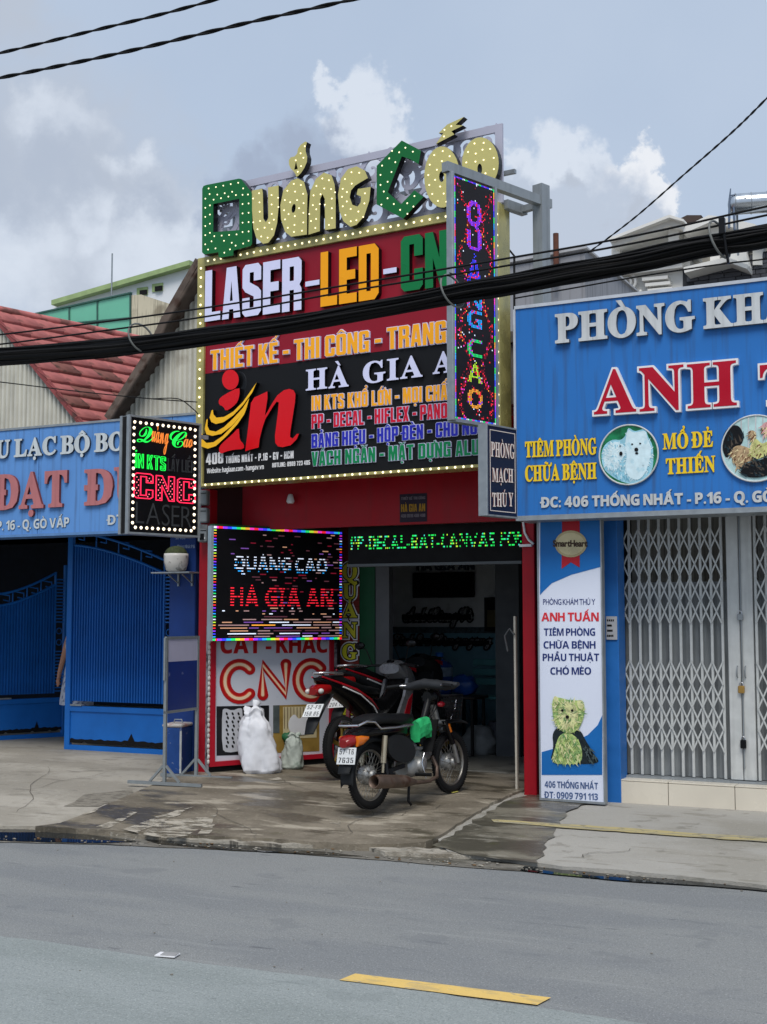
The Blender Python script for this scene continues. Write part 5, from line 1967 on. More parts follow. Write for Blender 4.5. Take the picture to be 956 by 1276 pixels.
# bent conduit on the wall behind
cd = thing('bent_conduit', 'thin black bent conduit sticking out beside the vertical screen', 'pipe', P(641, 420, 12.4))
q0 = [P(x, y, 12.4) - cd.location for x, y in ((626, 301), (641, 319), (641, 390), (640, 470))]
MB().tube(q0, .012, 6).build('tube', M_BLACKM, cd)

# ------------------------------------------------------------ blue clinic sign on the right
M_CBLUE = mat('faded blue sign face', (44, 112, 186), .42, var=.07, scale=.8, streak=.42)
RS0 = P(645, 645, 10.95)
RF = Frame((RS0.x, RS0.y, RS0.z), R(-.3))
cs = RF.thing('clinic_sign', 'wide faded blue sign with red ANH TUẤN letters and round animal photos', 'sign')
zc0 = RF.loc(645, 643)[1]
zc1 = RF.loc(641, 386)[1]
MB().box((0, 0, zc0), (5.2, .35, zc1)).build('panel', M_CBLUE, cs)
MB().box((-.012, -.012, zc0 - .045), (5.22, .36, zc0 - .001)).build('bottom_trim', M_GALV, cs)
MB().box((-.012, -.012, zc1 + .001), (5.22, .36, zc1 + .03)).build('top_trim', mat('pale trim', (196, 200, 206), .4, metal=.3), cs)
MB().box((-.022, -.012, zc0), (-.001, .36, zc1)).build('side_trim', MATS['pale trim'], cs)
M_LGREY = mat('weathered white letter', (196, 200, 202), .45, var=.07, streak=.25)
M_CRED = mat('red letter face', (176, 18, 42), .2, var=.08, scale=1.5)
letters(RF, cs, 'PHÒNG', 'serif', (695, 428), (867, 412), 394, 0, .045, M_LGREY, mat('grey letter side', (92, 96, 104), .5), off=.009)
letters(RF, cs, 'KHÁM', 'serif', (879.5, 410), (1035, 394), 374.5, 0, .045, M_LGREY, MATS['grey letter side'], off=.009)
letters(RF, cs, 'ANH', 'serif', (743, 517), (920.5, 506), 465, 0, .05, M_CRED, M_WHITE, off=.004, outline=.017, om=M_WHITE)
letters(RF, cs, 'TUẤN', 'serif', (950, 505), (1180, 491), 457, 0, .05, M_CRED, M_WHITE, off=.004, outline=.017, om=M_WHITE)
M_YLET = mat('yellow letter', (236, 200, 40), .4, var=.05)
M_YSID = mat('brown letter side', (120, 92, 40), .5)
letters(RF, cs, 'TIÊM PHÒNG', 'serif', (655.5, 570), (744, 566), 551, 0, .015, M_YLET, M_YSID, off=.003)
letters(RF, cs, 'CHỮA BỆNH', 'serif', (655.5, 600), (744, 596.5), 581, 0, .015, M_YLET, M_YSID, off=.003)
letters(RF, cs, 'MỔ ĐẺ', 'serif', (827, 560), (889, 556.5), 541, 0, .015, M_YLET, M_YSID, off=.003)
letters(RF, cs, 'THIẾN', 'serif', (831, 591), (892, 587.5), 572, 0, .015, M_YLET, M_YSID, off=.003)
letters(RF, cs, 'ĐC: 406 THỐNG NHẤT - P.16 - Q. GÒ VẤP', 'sans', (675.5, 632.5), (1010, 624), 620, 0, .012, M_LGREY, MATS['grey letter side'], off=.003, track=.03)


def disc(name, cx, cy, r, m, F, par, y=0.0, dp=.02, mr=None):
    x, z = F.loc(cx, cy, y)
    x2 = F.loc(cx + r, cy, y)[0]
    rr = x2 - x
    mb = MB()
    t, b, v = fill([ellipse(x, z, rr, rr * 1.02, 40)])
    add_flat(mb, v, t, b, y - dp, y, 0, 1)
    o = mb.build(name, [m, mr or m], par)
    q = MB()
    q.torus((x, y - dp, z), (0, 1, 0), rr, .008, 44, 6)
    q.build('disc_rim', M_LGREY, o)
    return o


def fl(F, par, nm, pts, m, y, dp=.002, s=3, px=True, label=None):
    lp = smooth_loop(pts, s) if s else pts
    return shape(F, par, nm, [lp], y, dp, m)


def tufts(F, par, pts, mats, n, ln, y, seed, flow=None, nm='fur_print', clip=None):
    rn_ = random.Random(seed)
    lp = F.locs(smooth_loop(pts, 2), y)
    xs_ = [p[0] for p in lp]
    zz_ = [p[1] for p in lp]
    cx_, cz_ = sum(xs_) / len(xs_), sum(zz_) / len(zz_)
    mb_ = MB()
    k = 0
    while k < n:
        x, z = rn_.uniform(min(xs_), max(xs_)), rn_.uniform(min(zz_), max(zz_))
        if not inside(x, z, [lp]):
            continue
        k += 1
        a = math.atan2(z - cz_, x - cx_) if flow is None else flow
        a += rn_.uniform(-.7, .7)
        l_ = ln * rn_.uniform(.5, 1.2)
        dx_, dz_ = math.cos(a), math.sin(a)
        w_ = l_ * .16
        yy = y - rn_.uniform(0, .0015)
        if clip and math.hypot(x + dx_ * l_ - clip[0], z + dz_ * l_ - clip[1]) > clip[2]:
            continue
        mb_.add([(x - dz_ * w_, yy, z + dx_ * w_), (x + dz_ * w_, yy, z - dx_ * w_), (x + dx_ * l_, yy, z + dz_ * l_)], [(0, 1, 2)], rn_.randrange(len(mats)))
    return mb_.build(nm, mats, par, kind='stuff')


Zd = lambda pts: zs(pts, 4.426, 740, 520)
M_FUR = mat('pale blue white fur print', (208, 232, 240), .5, var=.1, scale=18, dirt=(14, .6, (160, 206, 222), .6))
M_FUR2 = mat('blue shaded fur print', (150, 204, 222), .5, var=.15, scale=18)
M_LEAFP = mat('green garden print', (22, 112, 72), .5, var=.5, scale=14)
DC = RF.loc(784, 567) + (RF.loc(784 + 35.5, 567)[0] - RF.loc(784, 567)[0],)
RCp = RF.loc(942, 559) + (RF.loc(942 + 41.5, 559)[0] - RF.loc(942, 559)[0],)
dg = disc('round_photo', 784, 567, 37, M_LEAFP, RF, cs)
dg['label'] = 'round photo of two fluffy white dogs on green'
Y0 = -.0205
fl(RF, dg, 'dog_print', Zd([(40, 200), (60, 150), (105, 120), (150, 128), (178, 100), (190, 52), (222, 78), (250, 72), (285, 60), (300, 110), (325, 150), (330, 220), (325, 290), (290, 340), (225, 372), (150, 355), (90, 320), (50, 280)]), M_FUR2, Y0)
fl(RF, dg, 'dog_print', Zd([(45, 205), (75, 155), (110, 132), (150, 140), (175, 165), (178, 200), (150, 240), (120, 300), (70, 280)]), M_FUR, Y0 - .002)
fl(RF, dg, 'dog_print', Zd([(178, 110), (190, 62), (215, 85), (250, 80), (288, 72), (296, 120), (318, 160), (312, 230), (280, 320), (240, 350), (190, 330), (170, 270), (185, 220), (172, 160)]), M_FUR, Y0 - .004)
tufts(RF, dg, Zd([(45, 205), (75, 155), (110, 132), (150, 140), (165, 165), (140, 175), (150, 240), (120, 300), (70, 290)]), [M_FUR, M_FUR2, mat('bright fur print', (226, 244, 250), .5)], 160, .03, Y0 - .0045, 1, clip=DC)
tufts(RF, dg, Zd([(178, 110), (190, 62), (215, 95), (250, 90), (288, 72), (300, 120), (322, 170), (318, 240), (290, 320), (240, 352), (190, 340), (165, 270), (180, 220), (165, 160)]), [M_FUR, M_FUR, M_FUR2, MATS['bright fur print']], 260, .035, Y0 - .0045, 2, clip=DC)
tufts(RF, dg, Zd([(60, 250), (160, 260), (300, 260), (310, 330), (225, 368), (120, 345)]), [M_FUR, M_FUR2, mat('deep blue fur print', (110, 172, 196), .5)], 120, .04, Y0 - .0045, 3, flow=-1.4, clip=DC)
for c_, rx, ry in (((235, 178), 11, 11), ((212, 148), 6, 4), ((256, 144), 6, 4), ((150, 200), 9, 12), ((146, 158), 5, 3), ((237, 198), 9, 6)):
    fl(RF, dg, 'dog_face', ellipse(*Zd([c_])[0], rx / 4.426, ry / 4.426, 14), M_BLACK, Y0 - .0085, s=0)
rs_ = disc('round_photo', 942, 559, 43, mat('pale cage print', (176, 208, 208), .5, var=.25, scale=10), RF, cs)
rs_['label'] = 'round photo of a fighting rooster'
for k in range(7):
    x = 905 + k * 9
    yt_ = 559 - math.sqrt(max(0, 41 ** 2 - (x - 942) ** 2)) + 1
    fl(RF, rs_, 'cage_bar_print', [(x, yt_), (x + 1.6, yt_), (x + 1.6, 572), (x, 572)], M_LGREY, Y0, s=0)
for pts, m in (([(708, 150), (715, 90), (750, 50), (790, 40), (820, 70), (828, 130), (800, 165), (760, 190), (735, 230), (715, 200)], M_BLACK),
               ([(745, 190), (790, 150), (850, 165), (910, 200), (870, 240), (830, 250), (800, 300), (770, 240)], mat('straw feather print', (176, 150, 116), .6, var=.4, scale=22)),
               ([(855, 190), (880, 110), (900, 120), (930, 150), (956, 130), (990, 150), (980, 200), (900, 235), (860, 225)], mat('yellow neck print', (196, 196, 128), .6, var=.3, scale=22)),
               ([(850, 75), (885, 70), (900, 100), (880, 130), (870, 110)], MATS['straw feather print']),
               ([(805, 300), (830, 255), (900, 240), (980, 215), (1010, 250), (1000, 300), (940, 330), (850, 335)], M_BLACK),
               ([(925, 40), (960, 20), (985, 50), (975, 95), (940, 105)], mat('pink comb print', (210, 160, 160), .6))):
    Y0 -= .0015
    fl(RF, rs_, 'rooster_print', Zd(pts), m, Y0)
    if m is M_BLACK:
        tufts(RF, rs_, Zd(pts), [M_BLACK, mat('dark teal feather', (24, 44, 52), .5), mat('grey brown feather', (70, 62, 54), .5)], 60, .06, Y0 - .0035, 9, flow=2.2, clip=RCp)
    else:
        tufts(RF, rs_, Zd(pts), [m, mat('cream feather', (222, 206, 160), .6), mat('brown feather', (112, 76, 52), .6)], 50, .045, Y0 - .0035, 7, flow=-2.2, clip=RCp)

# ------------------------------------------------------------ double sided PHÒNG MẠCH THÚ Y box
mp_ = P(608, 640, 10.05)
MF = Frame((mp_.x, mp_.y, mp_.z), R(74))
ms_ = MF.thing('projecting_sign', 'small navy double sided light box reading PHÒNG MẠCH THÚ Y', 'sign')
wm = MF.loc(644, 600)[0]
mz0, mz1 = MF.loc(608, 640.5)[1], MF.loc(608, 530)[1]
M_NVY = mat('navy sign face', (16, 28, 56), .4, var=.08)
MB().box((0, 0, mz0), (wm, .07, mz1)).build('face_panel', M_NVY, ms_)
MB().box((-.022, -.008, mz0 - .015), (-.001, .085, mz1 + .015), bev=.003).build('end_cap', M_GALV, ms_)
MB().box((0, -.008, mz0 - .015), (wm, .078, mz0 - .001)).build('rim', M_STEEL, ms_)
MB().box((0, -.008, mz1 + .001), (wm, .078, mz1 + .015)).build('rim', M_STEEL, ms_)
M_PALE = mat('cream letter', (226, 214, 206), .5, var=.05)
for t, a, b_, cp in (('PHÒNG', (611.5, 568.5), (640.5, 571.5), 550.5), ('MẠCH', (613, 600), (639, 601), 583), ('THÚ Y', (613, 631), (639, 630.5), 614)):
    letters(MF, ms_, t, 'serif', a, b_, cp, 0, .006, M_PALE, mat('red brown edge', (120, 60, 50), .5), off=.001)
ol = MF.locs([(611, 537), (642, 541), (642, 642), (611, 638)], 0)
rimlp = [(MF.loc(610.5, 560)[0], mz0 + .03), (wm - .02, mz0 + .03), (wm - .02, mz1 - .03), (MF.loc(610.5, 560)[0], mz1 - .03)]
t, b, v = fill([rimlp, offset_loops([rimlp], -.006)[0]])
mb = MB()
add_flat(mb, v, t, b, -.002, 0, 0, 0, back=False)
mb.build('border_line', M_PALE, ms_)

# ------------------------------------------------------------ club sign (left)
M_LBLUE = mat('faded light blue sign face', (92, 142, 204), .45, var=.08, scale=.7, streak=.36)
lo = P(0, 667, LY)
CF = Frame((lo.x, LY - .15, lo.z), 0.0)
cl = CF.thing('club_sign', 'light blue sign board with pinkish ĐẠT letters over the gateway', 'sign')
cz0, cz1 = CF.loc(75, 664)[1], CF.loc(75, 531)[1]
x_ = [CF.loc(-420, 600)[0], CF.loc(-170, 600)[0], CF.loc(48, 600)[0], CF.loc(214, 600)[0], CF.loc(246.5, 600)[0]]
for a, b_ in zip(x_, x_[1:]):
    MB().box((a + .004, 0, cz0), (b_ - .004, .3, cz1)).build('panel', M_LBLUE, cl)
MB().box((x_[0], -.012, cz1), (x_[-1], .31, cz1 + .025)).build('top_trim', M_GALV, cl)
MB().box((x_[0], -.012, cz0 - .03), (x_[-1], .31, cz0)).build('bottom_trim', mat('blue trim', (90, 130, 180), .5), cl)
M_CLW = mat('grey white letter', (196, 204, 208), .5, var=.07, streak=.2)
M_CLS = mat('dark blue grey side', (66, 78, 92), .6)
M_PINK = mat('faded red letter', (178, 112, 114), .45, var=.06, streak=.2)
M_PINKS = mat('brown red side', (116, 58, 58), .5)
letters(CF, cl, 'CÂU LẠC BỘ BƠI', 'serif', (-37, 573), (168, 560), 552.5, 0, .03, M_CLW, M_CLS, off=.007)
letters(CF, cl, 'ĐẠT', 'serif', (-4, 635), (85, 630), 593.5, 0, .035, M_PINK, M_PINKS, off=.013)
letters(CF, cl, 'ĐỨC', 'serif', (108, 629), (217, 622), 587, 0, .035, M_PINK, M_PINKS, off=.013)
letters(CF, cl, 'P. 16 - Q. GÒ VẤP', 'sans', (-3, 661), (87, 656.5), 649.5, 0, .01, M_CLW, M_CLS, off=.001)
letters(CF, cl, 'ĐT:', 'sans', (135, 654), (158, 653), 642, 0, .01, M_CLW, M_CLS, off=.001)

# ------------------------------------------------------------ small light box "Quảng Cáo / in KTS / CNC / LASER"
bxp = P(160, 664, 9.95)
BF = Frame((bxp.x, bxp.y, bxp.z), R(71))
lbx = BF.thing('light_box', 'black light box with bulb border, neon Quảng Cáo and red dotted CNC', 'sign')
wb = BF.loc(247, 600)[0]
bz0, bz1 = BF.loc(160, 662.5)[1], BF.loc(160, 519)[1]
MB().box((0, 0, bz0), (wb, .13, bz1)).build('face_panel', mat('light box face', (10, 9, 11), .35, var=.1), lbx)
mb = MB()
MB().box((-.02, -.02, bz0 - .02), (-.001, .03, bz1 + .02)).build('corner_trim', M_GALV, lbx)
MB().box((-.012, .031, bz0 - .01), (-.001, .108, bz1 + .01)).build('end_panel', M_BLACKM, lbx)
MB().box((-.02, .109, bz0 - .02), (-.001, .15, bz1 + .02)).build('corner_trim', M_GALV, lbx)
MB().box((0, -.02, bz1 + .001), (wb + .02, .15, bz1 + .02)).build('top_trim', M_GALV, lbx)
MB().box((0, -.02, bz0 - .02), (wb + .02, .15, bz0 - .001)).build('bottom_trim', M_GALV, lbx)
MB().box((wb + .001, -.02, bz0), (wb + .02, .15, bz1)).build('back_trim', M_GALV, lbx)
for z in (bz1 - .1, bz0 + .1):
    MB().bar((wb + .021, .07, z), (wb + .16, .07, z), .04).build('bracket', M_STEEL, lbx)
mb = MB()
ins = .045
bord = [(ins, bz0 + ins), (wb - ins, bz0 + ins), (wb - ins, bz1 - ins), (ins, bz1 - ins)]
bulbs_along(mb, [bord], .066, -.001, .017)
mb.build('bulb', mat('border bulb', (255, 236, 206), emit=1.4), lbx, kind='stuff')
E_GRN = mat('green neon', (30, 240, 80), emit=.7)
E_ORG = mat('orange neon', (214, 120, 50), emit=.75)
E_RED = mat('red neon', (255, 40, 80), emit=1.0)
E_DOT = mat('pink led dot', (255, 110, 130), emit=1.1)
M_DKT = mat('unlit tube', (58, 60, 62), .3, var=.1)
Zl = lambda x, y: (120 + x / 5.311, 500 + y / 5.311)
A_OFF = dict(hollow=.011)
letters(BF, lbx, 'Q', 'script', Zl(268, 268), Zl(378, 290), Zl(0, 160)[1], 0, .008, E_GRN, E_GRN, off=-.001, name='neon_letter')
letters(BF, lbx, 'uảng', 'script', Zl(365, 268), Zl(474, 290), Zl(0, 120)[1], 0, .008, E_ORG, E_ORG, off=-.001, name='neon_letter')
letters(BF, lbx, 'C', 'script', Zl(484, 300), Zl(588, 312), Zl(0, 190)[1], 0, .008, E_GRN, E_GRN, off=-.001, name='neon_letter')
letters(BF, lbx, 'áo', 'script', Zl(575, 303), Zl(632, 308), Zl(0, 190)[1], 0, .008, E_ORG, E_ORG, off=-.001, name='neon_letter')
letters(BF, lbx, 'İN KTS', 'block', Zl(254, 440), Zl(458, 464), Zl(0, 342)[1], 0, .008, E_GRN, E_GRN, hollow=.005, name='neon_letter', off=-.004)
letters(BF, lbx, 'LẤY LIỀN', 'block', Zl(470, 462), Zl(650, 478), Zl(0, 375)[1], 0, .006, M_DKT, M_DKT, hollow=.007, name='dark_letter', off=-.006)
letters(BF, lbx, 'CNC', 'block', Zl(246, 640), Zl(652, 684), Zl(0, 470)[1], 0, .008, E_RED, E_RED, hollow=.009, name='neon_letter', off=-.004)
letters(BF, lbx, 'LASER', 'plain', Zl(258, 808), Zl(634, 842), Zl(0, 662)[1], 0, .006, M_DKT, M_DKT, name='dark_letter', off=-.004)
a_ = BF.loc(*Zl(246, 640), 0)
b_ = BF.loc(*Zl(652, 684), 0)
hh = BF.loc(*Zl(246, 470), 0)[1] - a_[1]
lps = text_loops('CNC', 'block', a_[0], 0, b_[0], hh, off=-.02)
mb = MB()
z = .0
row = 0
while z < hh:
    x = a_[0] + (row % 2) * .02
    while x < b_[0]:
        if inside(x, z, lps):
            dome(mb, x, -.001, z + a_[1] + (x - a_[0]) / (b_[0] - a_[0]) * (b_[1] - a_[1]), .0065)
        x += .036
    z += .026
    row += 1
mb.build('led_dot', E_DOT, lbx, kind='stuff')

# three meter boxes fixed to the shop column
for k, (y0, y1, lbn) in enumerate(((612, 630, 'topmost grey meter box on the red shop column'), (634, 652, 'middle grey meter box below the topmost one on the red column'), (658, 676, 'lowest pale meter box with a little window on the red column'))):
    p = P(255, y1, SHOP_Y - .02)
    t = thing('meter_box', lbn, 'meter', (p.x, SHOP_Y - .005, p.z), R(18), 'meter boxes beside the big sign')
    w, hh_ = .105, P(255, y0, SHOP_Y).z - p.z
    MB().box((-w / 2, -.12, 0), (w / 2, 0, hh_), bev=.012).build('case', mat('grey meter plastic', (136, 142, 146), .5, var=.08), t)
    MB().box((-w / 2 + .01, -.124, hh_ * .75), (w / 2 - .01, -.118, hh_ * .8)).build('lid_seam', M_BLACKM, t)
    if k == 2:
        MB().box((-.025, -.127, .02), (.02, -.12, .09)).build('dial_window', M_BLACK, t)
        MB().box((.024, -.127, .03), (.034, -.12, .05)).build('button', M_WHITE, t)

# ------------------------------------------------------------ matrix screen on the angled wall
AWm = Frame(AW.world(.0, -.28, 0), AW.a)
mx0, _ = AWm.loc(266, 700)
mx1, _ = AWm.loc(426, 700)
mzb, mzt = AWm.loc(266, 799)[1], AWm.loc(266, 655)[1]
AWm = Frame(AWm.world(mx0, 0, mzb), AW.a)
W_, H_ = mx1 - mx0, mzt - mzb
msn = AWm.thing('matrix_display', 'wide LED matrix screen showing glitchy QUẢNG CÁO HÀ GIA AN rows', 'led screen')
MB().box((0, 0, 0), (W_, .09, H_)).build('screen', mat('matrix black', (12, 11, 15), .45, var=.1), msn)
MB().box((-.03, -.005, 0), (-.001, .07, H_)).build('side_plate', mat('pale aluminium', (170, 186, 192), .4, metal=.3), msn)
MB().box((0, .0, H_ + .001), (W_, .09, H_ + .02)).build('top_trim', mat('green trim', (30, 70, 40), .5), msn)
rn = random.Random(8)
NXm, NZm = 150, 40
cells = {}


def put(txt, u0, u1, v0, h, ci, p=.85, style='sans'):
    for c_ in raster(text_loops(txt, style, u0, v0, u1, h, track=.02), 0, 1, 0, 1, NXm, NZm * 2):
        i, j = c_
        if j % 2 == 0 and rn.random() < p:
            cells[(i, j // 2)] = ci


for j in range(NZm):
    v = j / NZm
    i = 2
    while i < NXm - 3:
        u = i / NXm
        gap = abs(u - .74 - .05 * math.sin(v * 14)) < .06 or (abs(u - .28) < .05 and v > .1)
        dens = .015
        if v < .3:
            dens = .12 + .6 * math.exp(-((u - .5) / .26) ** 2) * (1 if v < .22 else .6)
        elif .42 < u < .72:
            dens = .16 if v < .6 else .09
        elif u > .82:
            dens = .14
        if .22 < u < .97:
            dens += .14
        if v < .2 and .3 < u < .95:
            dens += .5
        if gap:
            dens *= .25
        if rn.random() < dens:
            ln = rn.randint(8, 34) if v < .22 else rn.randint(2, 9)
            ci = rn.choice((7, 12, 11, 11, 12, 11, 10, 11, 13, 8)) if v < .3 else rn.choice((9, 10, 11, 10, 13, 9, 9, 10, 12 if v > .6 else 9))
            for k in range(ln):
                cells[(min(i + k, NXm - 3), j)] = ci
            i += ln
        i += rn.randint(2, 8)
for i in range(NXm):                         # dark halo behind the words
    for j in range(NZm):
        v = j / NZm
        if .6 < v < .74 and i < NXm * .5 and (i, j) in cells:
            del cells[(i, j)]
        if .27 < v < .48 and (i, j) in cells and i < NXm * .42:
            del cells[(i, j)]
put('QUẢNG CÁO', .15, .88, .61, .13, 8, .92)
put('QUẢNG CÁO', .152, .882, .598, .1, 4, .3)
put('HÀ GIA AN', .13, .93, .29, .17, 0, .93)
for i in range(NXm):
    for dj in (0, NZm - 1):
        cells[(i, dj)] = [0, 2, 3, 4, 5, 6, 7, 1][(i // 5 + dj) % 8]
for j in range(NZm):
    for w in (0, 1, 2):
        cells[(w, j)] = [5, 4, 3, 2, 0, 7, 6, 8][(j) % 8]
        cells[(NXm - 1 - w, j)] = [0, 7, 3, 4, 8, 2, 1, 3][(j) % 8]
mb = MB()
cw, chh = W_ / NXm, H_ / NZm
for (i, j), ci in cells.items():
    x, z = i * cw, j * chh
    bd = j in (0, NZm - 1)
    mb.add([(x, -.004, z + chh * (.15 if bd else .3)), (x + cw * .96, -.004, z + chh * (.15 if bd else .3)), (x + cw * .96, -.004, z + chh * (.9 if bd else .66)), (x, -.004, z + chh * (.9 if bd else .66))], [(0, 1, 2, 3)], ci)
mb.build('lit_pixel', RM, msn, kind='stuff')

# ------------------------------------------------------------ CNC display board below it
CB = Frame(AW.world(0, -.06, 0), AW.a)
cb = CB.thing('display_board', 'red framed white CNC board with lacework photographs on angled wall', 'sign')
xa, xb = CB.loc(267.5, 850)[0], CB.loc(410, 850)[0]
xf0, xs0, xf1, xs1 = CB.loc(263.2, 850, -.03)[0], CB.loc(259.4, 850)[0], CB.loc(414.5, 850)[0], CB.loc(420, 850)[0]
za, zc = CB.loc(266, 949)[1], CB.loc(266, 780)[1]
M_MARB = mat('black white marble trim', (150, 146, 150), .4, var=.5, scale=14, dirt=(9, .5, (30, 24, 30), .9))
M_RTR = mat('red frame', (176, 26, 44), .4, var=.06)
MB().box((xa, 0, za), (xb, .04, zc)).build('white_panel', mat('white print panel', (206, 210, 220), .35, var=.04, scale=2), cb)
MB().box((xf0, -.03, za - .05), (xa - .001, .04, zc)).build('frame_rail', M_RTR, cb)
MB().box((xb + .001, -.03, za - .05), (xf1, .04, zc)).build('frame_rail', M_RTR, cb)
MB().box((xa, -.03, za - .05), (xb, .04, za - .001)).build('frame_rail', M_RTR, cb)
MB().box((xs0, .0, 0.02), (xf0 - .001, .05, zc)).build('marble_strip', M_MARB, cb)
MB().box((xf1 + .001, .0, 0.02), (xs1, .05, zc)).build('marble_strip', M_MARB, cb)
MB().box((xs0, -.02, 0.01), (xs1, .06, za - .12)).build('marble_plinth', M_MARB, cb)
MB().box((xa - .045, .0, za - .118), (xb + .045, .05, za - .052)).build('plinth_gap', M_BLACKM, cb)
mb = MB()
z = za
while z < zc:
    blob(mb, ((xs0 + xf0) / 2, -.005, z), (.016, .014, .03), jit=.4)
    z += .055
mb.build('pearl_beading', mat('pearl bead', (200, 196, 190), .4, var=.3, scale=20), cb, kind='stuff')
M_CR2 = mat('cnc print red', (186, 26, 30), .4, var=.04)
M_CCR = mat('cnc print cream', (246, 214, 178), .4, var=.03)
letters(CB, cb, 'CẮT - KHẮC', 'sans', (275, 814), (408, 813), 793, 0, .004, M_CR2, off=.004, name='red_letter', split=False)
Z44 = lambda pts: zs(pts, 3.545, 240, 620)


def arc(cx, cy, rx, ry, a0, a1, n=22):
    return [(cx + rx * math.cos(R(a0 + (a1 - a0) * i / n)), cy + ry * math.sin(R(a0 + (a1 - a0) * i / n))) for i in range(n + 1)]


for k, pts in enumerate((arc(207, 812, 64, 76, -45, -315), [(310, 872), (310, 740), (412, 868), (412, 736)], arc(524, 806, 60, 74, -45, -315))):
    pz = Z44(pts)
    lo_ = shape(CB, cb, 'neon_print_letter', [ribbon(pz, 13.6, 8)], 0, .006, M_CR2)
    shape(CB, lo_, 'inner_glow_line', [ribbon(pz, 5.6, 8)], -.0062, .002, mat('cnc print orange', (216, 96, 60), .4))
    shape(CB, lo_, 'inner_glow_line', [ribbon(pz, 3.6, 8)], -.0084, .002, M_CCR)
# lace photos
fl(CB, cb, 'photo_print', Z44([(106, 922), (338, 918), (338, 1132), (106, 1140)]), mat('dark photo', (30, 30, 34), .4, var=.3), -.001, s=0)
for a0_, a1_ in ((130, 222), (232, 318)):
    fl(CB, cb, 'lace_panel', Z44([(a0_, 940), (a0_ + 14, 930), ((a0_ + a1_) / 2, 942), (a1_ - 12, 928), (a1_, 936), (a1_, 1118), (a0_ + 20, 1128), (a0_, 1110)]), mat('lace print', (196, 198, 204), .4, var=.08), -.004, s=1)
    mb = MB()
    for r_ in range(9):
        for c_ in range(3):
            x, z = CB.loc(*Z44([(a0_ + 20 + c_ * (a1_ - a0_ - 40) / 2 + (r_ % 2) * 5, 955 + r_ * 18)])[0])
            t, b, v = fill([ellipse(x, z, .012, .02, 8, .5)])
            add_flat(mb, v, t, b, -.0075, -.0065, 0, 0, back=False)
    mb.build('lace_hole', M_BLACKM, cb, kind='stuff')
fl(CB, cb, 'photo_print', Z44([(356, 918), (560, 912), (560, 1120), (356, 1128)]), mat('ochre photo', (152, 124, 62), .4, var=.25, scale=6), -.001, s=0)
fl(CB, cb, 'photo_print', Z44([(356, 918), (384, 917), (384, 1040), (356, 1040)]), mat('grey photo', (84, 92, 92), .5, var=.3, scale=8), -.004, s=0)
fl(CB, cb, 'photo_print', Z44([(400, 925), (548, 922), (548, 1060), (400, 1065)]), mat('cream photo', (204, 190, 150), .5, var=.15, scale=8), -.004, s=0)
mb = MB()
for k in range(11):
    x0_, z0_ = CB.loc(*Z44([(404 + k * 14, 1020)])[0])
    x1_, z1_ = CB.loc(*Z44([(404 + k * 14, 926)])[0])
    mb.bar((x0_, -.009, z0_), (x1_, -.009, z1_), .006, .004)
mb.build('grille_print', mat('brown line', (110, 90, 60), .5), cb)
fl(CB, cb, 'carving_print', Z44([(420, 990), (450, 950), (470, 985), (500, 948), (520, 990), (530, 1040), (480, 1050), (430, 1045)]), M_WHITE, -.012, s=2)

# vertical word QUẢNG CÁO on the brick panel
qs = Frame((P(426, 800, JY).x, JY - .004, .14), 0)
vq = qs.thing('vertical_lettering', 'yellow outlined letters QUẢNG running down the brick print panel', 'lettering')
M_YQ = mat('yellow green letter', (206, 200, 52), .4, var=.05)
for ch, y1, y0 in (('Q', 722, 702), ('U', 746, 727), ('Ả', 769, 751), ('N', 794, 776), ('G', 821, 803), ('C', 866, 848), ('Á', 890, 873), ('O', 914, 897)):
    x0_, z0_ = qs.loc(427.5, y1)
    x1_, z1_ = qs.loc(445.5, y0)
    glp = text_loops(ch, 'serif', x0_, z0_, x1_, z1_ - z0_)
    lt = MB()
    t, b, v = fill([l_ for l_ in offset_loops(glp, .03) if abs(area(l_)) > .002])
    add_flat(lt, v, t, b, -.006, 0, 0, 0, back=False)
    o = lt.build('letter', M_WHITE, vq)
    t, b, v = fill([l_ for l_ in offset_loops(glp, .017) if abs(area(l_)) > .0012])
    q_ = MB()
    add_flat(q_, v, t, b, -.0085, -.0062, 0, 0, back=False)
    q_.build('black_outline', M_BLACK, o)
    t, b, v = fill(offset_loops(glp, .004))
    q_ = MB()
    add_flat(q_, v, t, b, -.011, -.0087, 0, 0, back=False)
    q_.build('letter_face', M_YQ, o)

# scrolling LED strip over the doorway
ls0 = P(434, 703, 12.1)
TF = Frame((ls0.x, 12.1, ls0.z), R(1.5))
st = TF.thing('scrolling_display', 'long black LED strip with green scrolling letters above the doorway', 'led screen')
wt = TF.loc(650, 690)[0]
hz = TF.loc(434, 657)[1]
MB().box((0, 0, 0), (wt, .1, hz)).build('screen', M_BLACKM, st)
MB().box((-.01, -.01, -.03), (wt, .1, -.001)).build('edge_trim', mat('dull alloy', (88, 92, 94), .5, metal=.4), st)
rn = random.Random(3)
NXt, NZt = 190, 26
cells = {}
lp = text_loops('PP-DECAL-BẠT-CANVAS-FOMEX', 'sans', .015, .37, 1.13, .36)
for (i, j) in raster(lp, 0, 1, 0, 1, NXt, NZt):
    if rn.random() < .72 and j % 2 == 0:
        cells[(i, j)] = rn.choice((0, 0, 0, 0, 1, 2))
mb = MB()
for (i, j), ci in cells.items():
    x, z = wt * i / NXt, hz * j / NZt
    mb.add([(x, -.003, z + .002), (x + wt / NXt, -.003, z + .002), (x + wt / NXt, -.003, z + .002 + hz / NZt * 1.0), (x, -.003, z + .002 + hz / NZt * 1.0)], [(0, 1, 2, 3)], ci)
mb.build('lit_pixel', led_mats([(40, 240, 100), (70, 230, 210), (200, 240, 60)]), st, kind='stuff')

